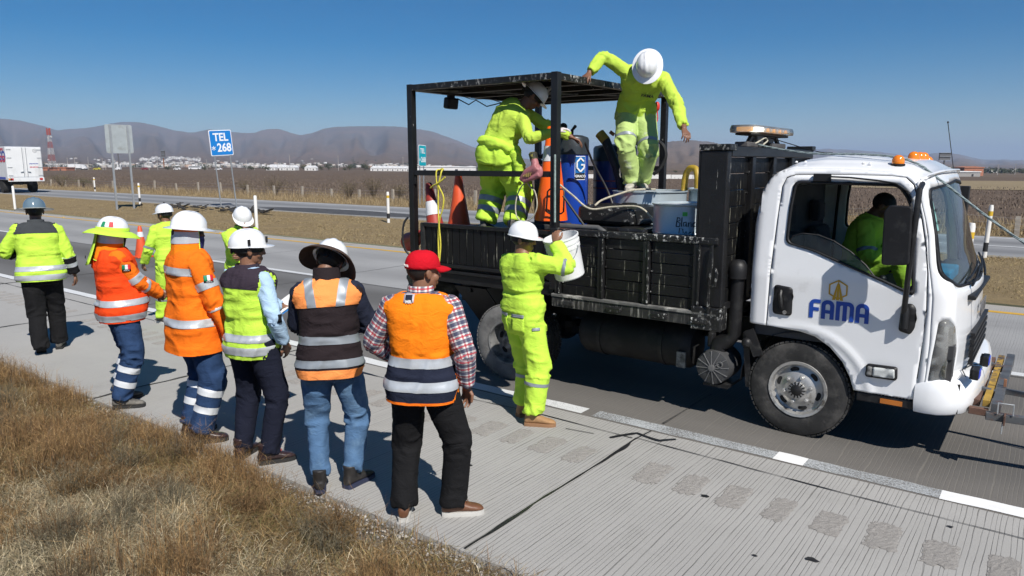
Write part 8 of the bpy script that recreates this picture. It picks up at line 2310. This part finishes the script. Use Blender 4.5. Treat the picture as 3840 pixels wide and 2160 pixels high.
# tall blue pressure tank
def vtank(loc, r, h, body, lid, label, domed=True):
 root = thing("pressure_tank", loc, label, "tank"); mb = MB(); x, y, z = loc
 mb.lathe([(r * .95, 0), (r, .03), (r, h * .87)], (x, y, z), n=36); mb.build("shell", body, root, 40)
 mb = MB(); mb.lathe([(r + .004, h * .87), (r + .006, h * .965), (r * .96, h * .985), (r * .6, h * 1.0), (0, h * 1.005)], (x, y, z), n=36); ld = mb.build("lid", lid, root, 40)
 mb = MB(); mb.lathe([(r + .010, h * .862), (r + .010, h * .874)], (x, y, z), n=36); mb.build("rim", M_slate, root, 40)
 return root
gt = vtank((-4.20, 6.68, 1.05), .165, 1.44, M_pblue, M_slate, "tall blue pressure tank with GRACO label beside the frame post")
def curved(root, name, cx, cy, r, a0, a1, z0, z1, m, n=8):
 mb = MB(); vs = [(cx + math.cos(R_(a0 + (a1 - a0) * i / n)) * r, cy + math.sin(R_(a0 + (a1 - a0) * i / n)) * r, z) for z in (z0, z1) for i in range(n + 1)]
 mb.add(vs, [(i, i + 1, n + 2 + i, n + 1 + i) for i in range(n)]); return mb.build(name, m, root, 60)
curved(gt, "label_edge", -4.20, 6.68, .1668, -50, -6, 2.03, 2.275, M_white); curved(gt, "label", -4.20, 6.68, .1676, -48.5, -7.5, 2.10, 2.268, mat("label blue", (.01, .14, .42), .4)); curved(gt, "label_foot", -4.20, 6.68, .1676, -48.5, -7.5, 2.037, 2.10, M_blk)
a = R_(-29); nrm = Vector((math.cos(a), math.sin(a), 0)); rt = Vector((-math.sin(a), math.cos(a), 0)); c = Vector((-4.20, 6.68, 2.185)) + nrm * .172
put_text("lettering", "GRACO", .035, gt, face_mat(c - Vector((0, 0, .118)), rt, (0, 0, 1)), M_white, .001, .001)
mb = MB()
for p, q in (((.038, .035), (.0, .07)), ((.0, .07), (-.042, .03)), ((-.042, .03), (-.042, -.03)), ((-.042, -.03), (0, -.07)), ((0, -.07), (.042, -.03)), ((.042, -.03), (.042, .005)), ((.042, .0), (.005, .0))): mb.bar(c + rt * p[0] + Vector((0, 0, p[1])), c + rt * q[0] + Vector((0, 0, q[1])), .016, .004, nrm)
mb.build("emblem", M_white, gt)
# second, darker tank with bright base
t2 = vtank((-4.12, 7.45, 1.05), .24, 1.36, M_pblue2, M_slate, "wide dark blue tank half hidden behind the tall blue one")
for z in (1.92, 2.0): mb = MB(); mb.lathe([(.243, 0), (.243, .012)], (-4.12, 7.45, z), n=36, cap=False); mb.build("red_stripe", mat("dull red stripe", (.30, .05, .03), .5), t2)
br = thing("barrel", (-3.98, 7.05, 1.05), "bright blue plastic barrel between the tanks and the drum", "barrel"); mb = MB(); mb.lathe([(.14, 0), (.165, .02), (.170, .35), (.165, .62), (.15, .66), (0, .665)], (-3.98, 7.05, 1.05), n=28); mb.build("body", M_pblue3, br, 40)
for z in (.2, .45): mb = MB(); mb.lathe([(.169, 0), (.176, .01), (.169, .02)], (-3.98, 7.05, 1.05 + z), n=28, cap=False); mb.build("hoop", M_pblue3, br, 40)
# pump / gauges behind the tank
pm = thing("paint_pump", (-4.62, 7.0, 1.46), "black pump engine with gauges and hoses behind the tall tank", "pump")
def PB(name, x0, x1, y0, y1, z0, z1, m, bev=.012): mb = MB(); mb.bb(x0, x1, y0, y1, z0, z1); mb.build(name, m, pm, bevel=bev)
PB("engine", -4.82, -4.34, 6.85, 7.25, 1.47, 2.18, M_gen); PB("engine_top", -4.72, -4.40, 6.9, 7.2, 2.18, 2.30, M_blk); PB("panel", -4.60, -4.36, 6.835, 6.848, 1.86, 2.03, mat("engine panel blue", (.02, .08, .30), .4), .003); PB("panel_edge", -4.62, -4.34, 6.83, 6.846, 1.835, 1.855, M_tape2, .003)
mb = MB(); mb.tube([(-4.52, 7.0, 2.3), (-4.52, 7.0, 2.62)], .02, 8); mb.tube([(-4.42, 6.98, 2.3), (-4.40, 6.98, 2.56), (-4.34, 6.95, 2.60)], .018, 8); mb.tube([(-4.62, 7.0, 2.42), (-4.32, 6.97, 2.42)], .022, 8); mb.tube([(-4.58, 7.0, 2.34), (-4.30, 6.97, 2.35)], .018, 8); mb.build("pipe", M_hoseb, pm, 40)
for x, z in ((-4.50, 2.60), (-4.44, 2.50), (-4.53, 2.46)): mb = MB(); mb.lathe([(.04, -.02), (.04, .02)], (x, 6.96, z), (.5, -1, 0), 14); mb.build("gauge", M_blk, pm, 40)
for k, (z0, z1) in enumerate(((2.30, 2.42), (2.24, 2.28))): mb = MB(); mb.tube([(-4.95, 6.98, z0), (-4.8, 6.98, z0 - .03), (-4.65, 7.0, z1), (-4.5, 7.0, z1)], .025, 8); mb.build("hose", M_hoseb, pm, 40)
# big and small drums
def drum(loc, r, h, m, lid, label, name="paint_drum"):
 root = thing(name, loc, label, "drum"); x, y, z = loc; mb = MB()
 prof = [(r * .97, 0), (r, .012)]
 for t in (.36, .68): prof += [(r, h * t - .02), (r + .010, h * t), (r, h * t + .02)]
 prof += [(r, h - .02), (r + .012, h - .014), (r + .014, h - .004), (r + .004, h), (r - .006, h - .004), (r - .008, h - .016)]
 mb.lathe(prof, loc, n=48, cap=False); mb.build("shell", m, root, 40)
 mb = MB(); mb.lathe([(r - .008, h - .018), (r * .6, h - .016), (0, h - .015)], loc, n=48, cap=False); mb.build("lid", lid, root, 40); return root
D1 = drum((-3.44, 6.98, 1.05), .375, .875, M_drumw, M_drumlid, "large paint drum under the leaning man's boots")
D2 = drum((-2.78, 7.35, 1.05), .36, .90, M_drumw, M_drumlid, "large paint drum behind the lettered one, with the yellow hose entering its lid")
D3 = drum((-2.70, 6.24, 1.05), .300, .80, M_drumw, M_drumlid, "smaller pale blue drum lettered Blanco Desen beside the headboard")
curved(D3, "sticker", -2.70, 6.24, .3025, -74, -66, 1.75, 1.785, mat("green sticker", (.08, .55, .08), .5), 3)
def stroke(root, cx, cy, r, a0, z0, pts, sc):
 mb = MB(); mb.tube([(cx + math.cos(a0 + p[0] * sc / r) * r, cy + math.sin(a0 + p[0] * sc / r) * r, z0 + p[1] * sc) for p in pts], .0045, 5); mb.build("handwriting", M_ink, root)
L1 = [[(0, 0), (.2, 1.6)], [(.1, 1.5), (.6, 1.5), (.7, 1.1), (.15, .85), (.7, .6), (.6, 0), (0, 0)], [(1.0, 1.6), (.95, 0)], [(1.75, .8), (1.3, .7), (1.25, .1), (1.6, .1), (1.75, .8), (1.85, 0)], [(2.1, 0), (2.15, .75), (2.15, .5), (2.5, .8), (2.6, 0)], [(3.3, .75), (2.9, .6), (2.85, .1), (3.3, .1)], [(3.8, .8), (3.5, .5), (3.6, .05), (4.0, .1), (4.1, .6), (3.8, .8)]]
L2 = [[(0, 0), (.1, 1.5), (.7, 1.3), (.8, .5), (.4, 0), (0, 0)], [(1.0, .5), (1.5, .55), (1.3, .9), (1.05, .6), (1.1, .1), (1.5, .1)], [(2.1, .8), (1.75, .6), (2.1, .3), (1.75, .05)], [(2.3, .5), (2.8, .55), (2.6, .9), (2.35, .6), (2.4, .1), (2.8, .1)], [(3.0, 0), (3.05, .8), (3.1, .5), (3.5, .8), (3.6, 0)]]
for q in L1: stroke(D3, -2.70, 6.24, .303, R_(-84), 1.66, q, .050)
for q in L2: stroke(D3, -2.70, 6.24, .303, R_(-79), 1.575, q, .048)
# black engine set with roll bars in front of the drums
gn = thing("generator", (-3.40, 6.15, 1.05), "paint spattered black generator with tubular guard behind the front bed side", "generator")
def GB(name, x0, x1, y0, y1, z0, z1, m=M_gen, bev=.03, par=None): mb = MB(); mb.bb(x0, x1, y0, y1, z0, z1); return mb.build(name, m, par or gn, bevel=bev)
GB("tank", -3.78, -3.16, 6.10, 6.62, 1.62, 1.80, M_gen, .04); GB("engine", -3.72, -3.20, 6.12, 6.6, 1.06, 1.615, M_gen, .02); GB("cover", -3.28, -2.98, 5.98, 6.45, 1.42, 1.62, M_gen, .03); GB("foot", -3.8, -3.1, 6.0, 6.65, 1.05, 1.085, M_blk, .005)
mb = MB(); mb.lathe([(.07, 0), (.075, .015), (.05, .02), (0, .02)], (-3.42, 6.5, 1.798), n=18); mb.build("filler_cap", M_blk, gn, 40)
for k in range(5): mb = MB(); mb.bb(-3.70, -3.24, 6.16 + k * .085, 6.20 + k * .085, 1.800, 1.806); mb.build("tank_rib", M_gen, gn, bevel=.002)
for pts in ([(-3.92, 5.88, 1.1), (-3.90, 5.88, 1.55), (-3.86, 5.88, 1.61), (-3.42, 5.90, 1.61), (-3.36, 5.90, 1.58), (-3.28, 5.88, 1.45), (-3.26, 5.88, 1.1)], [(-3.06, 6.6, 1.1), (-3.06, 6.6, 1.58), (-3.10, 6.55, 1.66), (-3.16, 6.2, 1.66)]): mb = MB(); mb.tube(pts, .026, 10); mb.build("guard_bar", mat("grey guard tube", (.10, .10, .10), .5, var=.25, vs=9), gn, 40)
GB("warning_sticker", -3.165, -3.095, 5.972, 5.978, 1.50, 1.58, M_white, .001); mb = MB(); mb.prism([(-3.15, 1.52), (-3.11, 1.52), (-3.13, 1.555)], lambda p: (p[0], 5.969, p[1]), lambda p: (p[0], 5.973, p[1])); mb.build("warning_mark", M_flag_r, gn)
# pole and hoses leaning on the tanks
lp = thing("suction_hose", (-3.9, 6.9, 2.4), "thick black and yellow hose leaning from the tanks to the drum", "hose"); mb = MB(); mb.tube([(-4.02, 6.95, 2.50), (-3.96, 6.95, 2.44), (-3.82, 6.95, 2.16), (-3.70, 6.93, 1.80), (-3.66, 6.55, 1.30)], [.045, .05, .05, .045, .045], 12); mb.build("hose", M_hoseb, lp, 40); mb = MB(); mb.tube([(-4.03, 6.94, 2.515), (-3.955, 6.945, 2.435)], .054, 12); mb.build("yellow_end", M_hosey, lp, 40); mb = MB(); mb.tube([(-3.92, 6.99, 2.50), (-3.90, 7.0, 2.53)], .03, 8); mb.build("valve", M_rust, lp, 40)
def line(name, pts, r, m, label, n=7, cat="hose", grp=None):
 P = [Vector(p) for p in pts]; fine = []
 for i in range(len(P) - 1):
  p0, p1, p2, p3 = P[max(i - 1, 0)], P[i], P[i + 1], P[min(i + 2, len(P) - 1)]
  for k in range(7):
   t = k / 7; fine.append(.5 * ((2 * p1) + (-p0 + p2) * t + (2 * p0 - 5 * p1 + 4 * p2 - p3) * t * t + (-p0 + 3 * p1 - 3 * p2 + p3) * t ** 3))
 fine.append(P[-1]); mb = MB(); mb.tube(fine, r, n); root = thing(name, P[0], label, cat, grp); mb.build("line", m, root, 50); return root
line("spray_hose", [(-3.83, 5.83, 2.02), (-3.70, 5.90, 1.90), (-3.55, 5.96, 1.78), (-3.35, 6.05, 1.80), (-3.1, 6.1, 1.80), (-2.95, 6.1, 1.66), (-2.88, 6.0, 1.55)], .0095, M_hose, "pale spray hose sagging from the frame post over the generator")
line("spray_hose", [(-3.58, 6.10, 1.80), (-3.56, 6.2, 1.85), (-3.50, 6.4, 1.90), (-3.42, 6.60, 1.94), (-3.25, 6.72, 1.945)], .010, M_hose, "spattered hose rising from the generator to the big drum")
line("yellow_hose", [(-3.16, 7.2, 1.92), (-3.15, 7.2, 2.06), (-3.10, 7.18, 2.145), (-3.02, 7.15, 2.14), (-2.985, 7.12, 2.06), (-2.98, 7.12, 1.94)], .034, M_hosey, "ribbed yellow hose bent over into the drum lid", 10)
line("pump_hose", [(-3.80, 7.5, 2.42), (-3.68, 7.5, 2.45), (-3.56, 7.5, 2.40), (-3.52, 7.5, 2.28), (-3.58, 7.5, 2.15), (-3.66, 7.5, 2.08)], .020, M_hoseb, "black hose looping right from the dark tank")
line("cable", [(-3.85, 6.35, 2.40), (-3.84, 6.5, 2.2), (-3.74, 6.6, 1.95), (-3.66, 6.6, 1.78), (-3.60, 6.5, 1.75)], .012, M_hoseb, "black cable hanging beside the tall tank down to the generator")
mb = MB(); tb = thing("control_box", (-3.80, 7.5, 2.42), "small black valve box on top of the dark blue tank", "box"); mb.bb(-3.93, -3.72, 7.4, 7.6, 2.40, 2.47); mb.tube([(-3.9, 7.5, 2.40), (-3.9, 7.5, 2.55)], .018, 8); mb.build("box", M_blk, tb, bevel=.008)
# spray gun loops and pink piece hung on the post
line("spray_hose", [(-4.10, 5.80, 2.06), (-4.20, 5.76, 1.98), (-4.25, 5.74, 1.84), (-4.23, 5.72, 1.70), (-4.14, 5.70, 1.65), (-4.03, 5.70, 1.69), (-3.98, 5.71, 1.80), (-4.01, 5.72, 1.93), (-4.10, 5.75, 1.99), (-4.17, 5.78, 2.06)], .0065, M_hose, "thin pale hose looped in front of the bright cone", 6)
bt = thing("pink_handle", (-4.02, 5.74, 2.2), "faded pink plastic piece with black cap tied on the frame post", "tool"); c = Vector((-3.99, 5.70, 2.14))
mb = MB(); mb.tube([c + Vector((-.17, 0, -.10)), c + Vector((-.10, 0, -.03)), c + Vector((.0, 0, .01)), c + Vector((.03, 0, .03))], [.028, .042, .052, .05], 10); mb.tube([c + Vector((-.14, -.01, -.11)), c + Vector((-.03, -.01, -.075)), c + Vector((.05, -.01, -.04))], [.018, .026, .03], 8); mb.tube([c + Vector((.0, 0, .0)), c + Vector((-.010, 0, .06)), c + Vector((-.022, 0, .105))], [.040, .037, .034], 12); mb.sphere(c + Vector((.045, 0, -.02)), (.035, .03, .06), 10, 8)
me = remesh(mb, .007, 2); off = wpos(bt); me.transform(Matrix.Translation(-off)); link("handle", me, M_pink, bt, True)
mb = MB(); mb.tube([c + Vector((-.022, 0, .10)), c + Vector((-.034, 0, .15)), c + Vector((-.036, 0, .165))], [.038, .042, .028], 14); mb.build("cap", mat("black yellow cap", (.03, .03, .02), .5, dirt=((.40, .36, .08), .55, .65, 20)), bt, 40)
mb = MB()
for k in range(7): a = k * .9; mb.tube([c + Vector((-.12 + k * .02, -.035, -.085 + .012 * k + .02 * math.cos(a))), c + Vector((-.115 + k * .02, -.038, -.055 + .012 * k))], .006, 5)
mb.build("wrapped_cord", mat("dirty yellow cord", (.35, .27, .08), .8, var=.3, vs=20), bt)
line("cord_bundle", [(-3.775, 5.70, 2.28), (-3.77, 5.695, 2.1), (-3.765, 5.69, 1.9), (-3.765, 5.695, 1.66)], .010, mat("grey green cord", (.25, .32, .30), .8, var=.3, vs=30), "grey green cords tied down the front frame post", 6, "rope")
line("gas_strut", [(-3.76, 5.82, 1.90), (-3.55, 5.90, 1.60)], .012, M_blk, "thin black rod slanting from the frame post to the bed side", 6, "rod")
# yellow rope on the mid rail
yr = thing("yellow_rope", (-5.20, 5.71, 2.1), "yellow rope knotted on the mid rail and hanging down the bed side", "rope"); mb = MB()
def yl(pts, r=.0085):
 P = [Vector(p) for p in pts]; f = []
 for i in range(len(P) - 1):
  p0, p1, p2, p3 = P[max(i - 1, 0)], P[i], P[i + 1], P[min(i + 2, len(P) - 1)]
  for k in range(6): t = k / 6; f.append(.5 * ((2 * p1) + (-p0 + p2) * t + (2 * p0 - 5 * p1 + 4 * p2 - p3) * t * t + (-p0 + 3 * p1 - 3 * p2 + p3) * t ** 3))
 f.append(P[-1]); mb.tube(f, r, 6)
yl([(-5.24, 5.74, 2.135), (-5.25, 5.70, 2.12), (-5.245, 5.69, 2.02), (-5.23, 5.70, 1.93), (-5.245, 5.71, 1.75), (-5.235, 5.705, 1.58), (-5.25, 5.71, 1.40), (-5.235, 5.70, 1.14)]); yl([(-5.19, 5.74, 2.135), (-5.18, 5.70, 2.12), (-5.20, 5.69, 2.03), (-5.225, 5.695, 1.98), (-5.16, 5.70, 1.86), (-5.17, 5.70, 1.74), (-5.225, 5.70, 1.58), (-5.215, 5.705, 1.35), (-5.24, 5.70, 1.12)]); yl([(-5.34, 5.70, 1.945), (-5.28, 5.69, 1.975), (-5.21, 5.685, 2.0), (-5.13, 5.70, 2.06)]); yl([(-5.24, 5.74, 2.135), (-5.215, 5.75, 2.145), (-5.19, 5.74, 2.135)]); mb.build("rope", M_yel, yr, 60)
line("cable", [(-5.70, 5.72, 1.62), (-5.745, 5.70, 1.55), (-5.76, 5.69, 1.40), (-5.74, 5.70, 1.27), (-5.69, 5.73, 1.20)], .012, M_hoseb, "black cable bowing out from the rear frame post")
# tail gear behind the truck: dark tarpaulin bundle and hoses
tg = thing("tarpaulin", (-6.0, 6.6, 0.9), "dark tarpaulin bundle hanging off the tail of the truck", "tarpaulin"); mb = MB(); rnd = random.Random(3)
for k in range(7): mb.sphere((-5.95 + rnd.uniform(-.1, .18), 6.2 + k * .17, .80 + rnd.uniform(-.12, .12)), (.20, .16, .17), 10, 8)
me = remesh(mb, .03, 3); n = len(me.vertices)
for v in me.vertices: v.co += v.normal * .02 * math.sin(v.co.z * 40 + v.co.y * 13)
me.transform(Matrix.Translation(-wpos(tg))); link("bundle", me, mat("dark tarpaulin", (.03, .033, .028), .6, var=.4, vs=9, dirt=((.25, .24, .16), .62, .7, 12)), tg, True)
line("rope", [(-6.02, 6.0, .62), (-6.06, 5.98, .50), (-6.0, 5.96, .42), (-5.93, 5.98, .52), (-6.0, 5.99, .64)], .012, M_yel, "loop of yellow rope hanging under the tail bundle", 6, "rope")
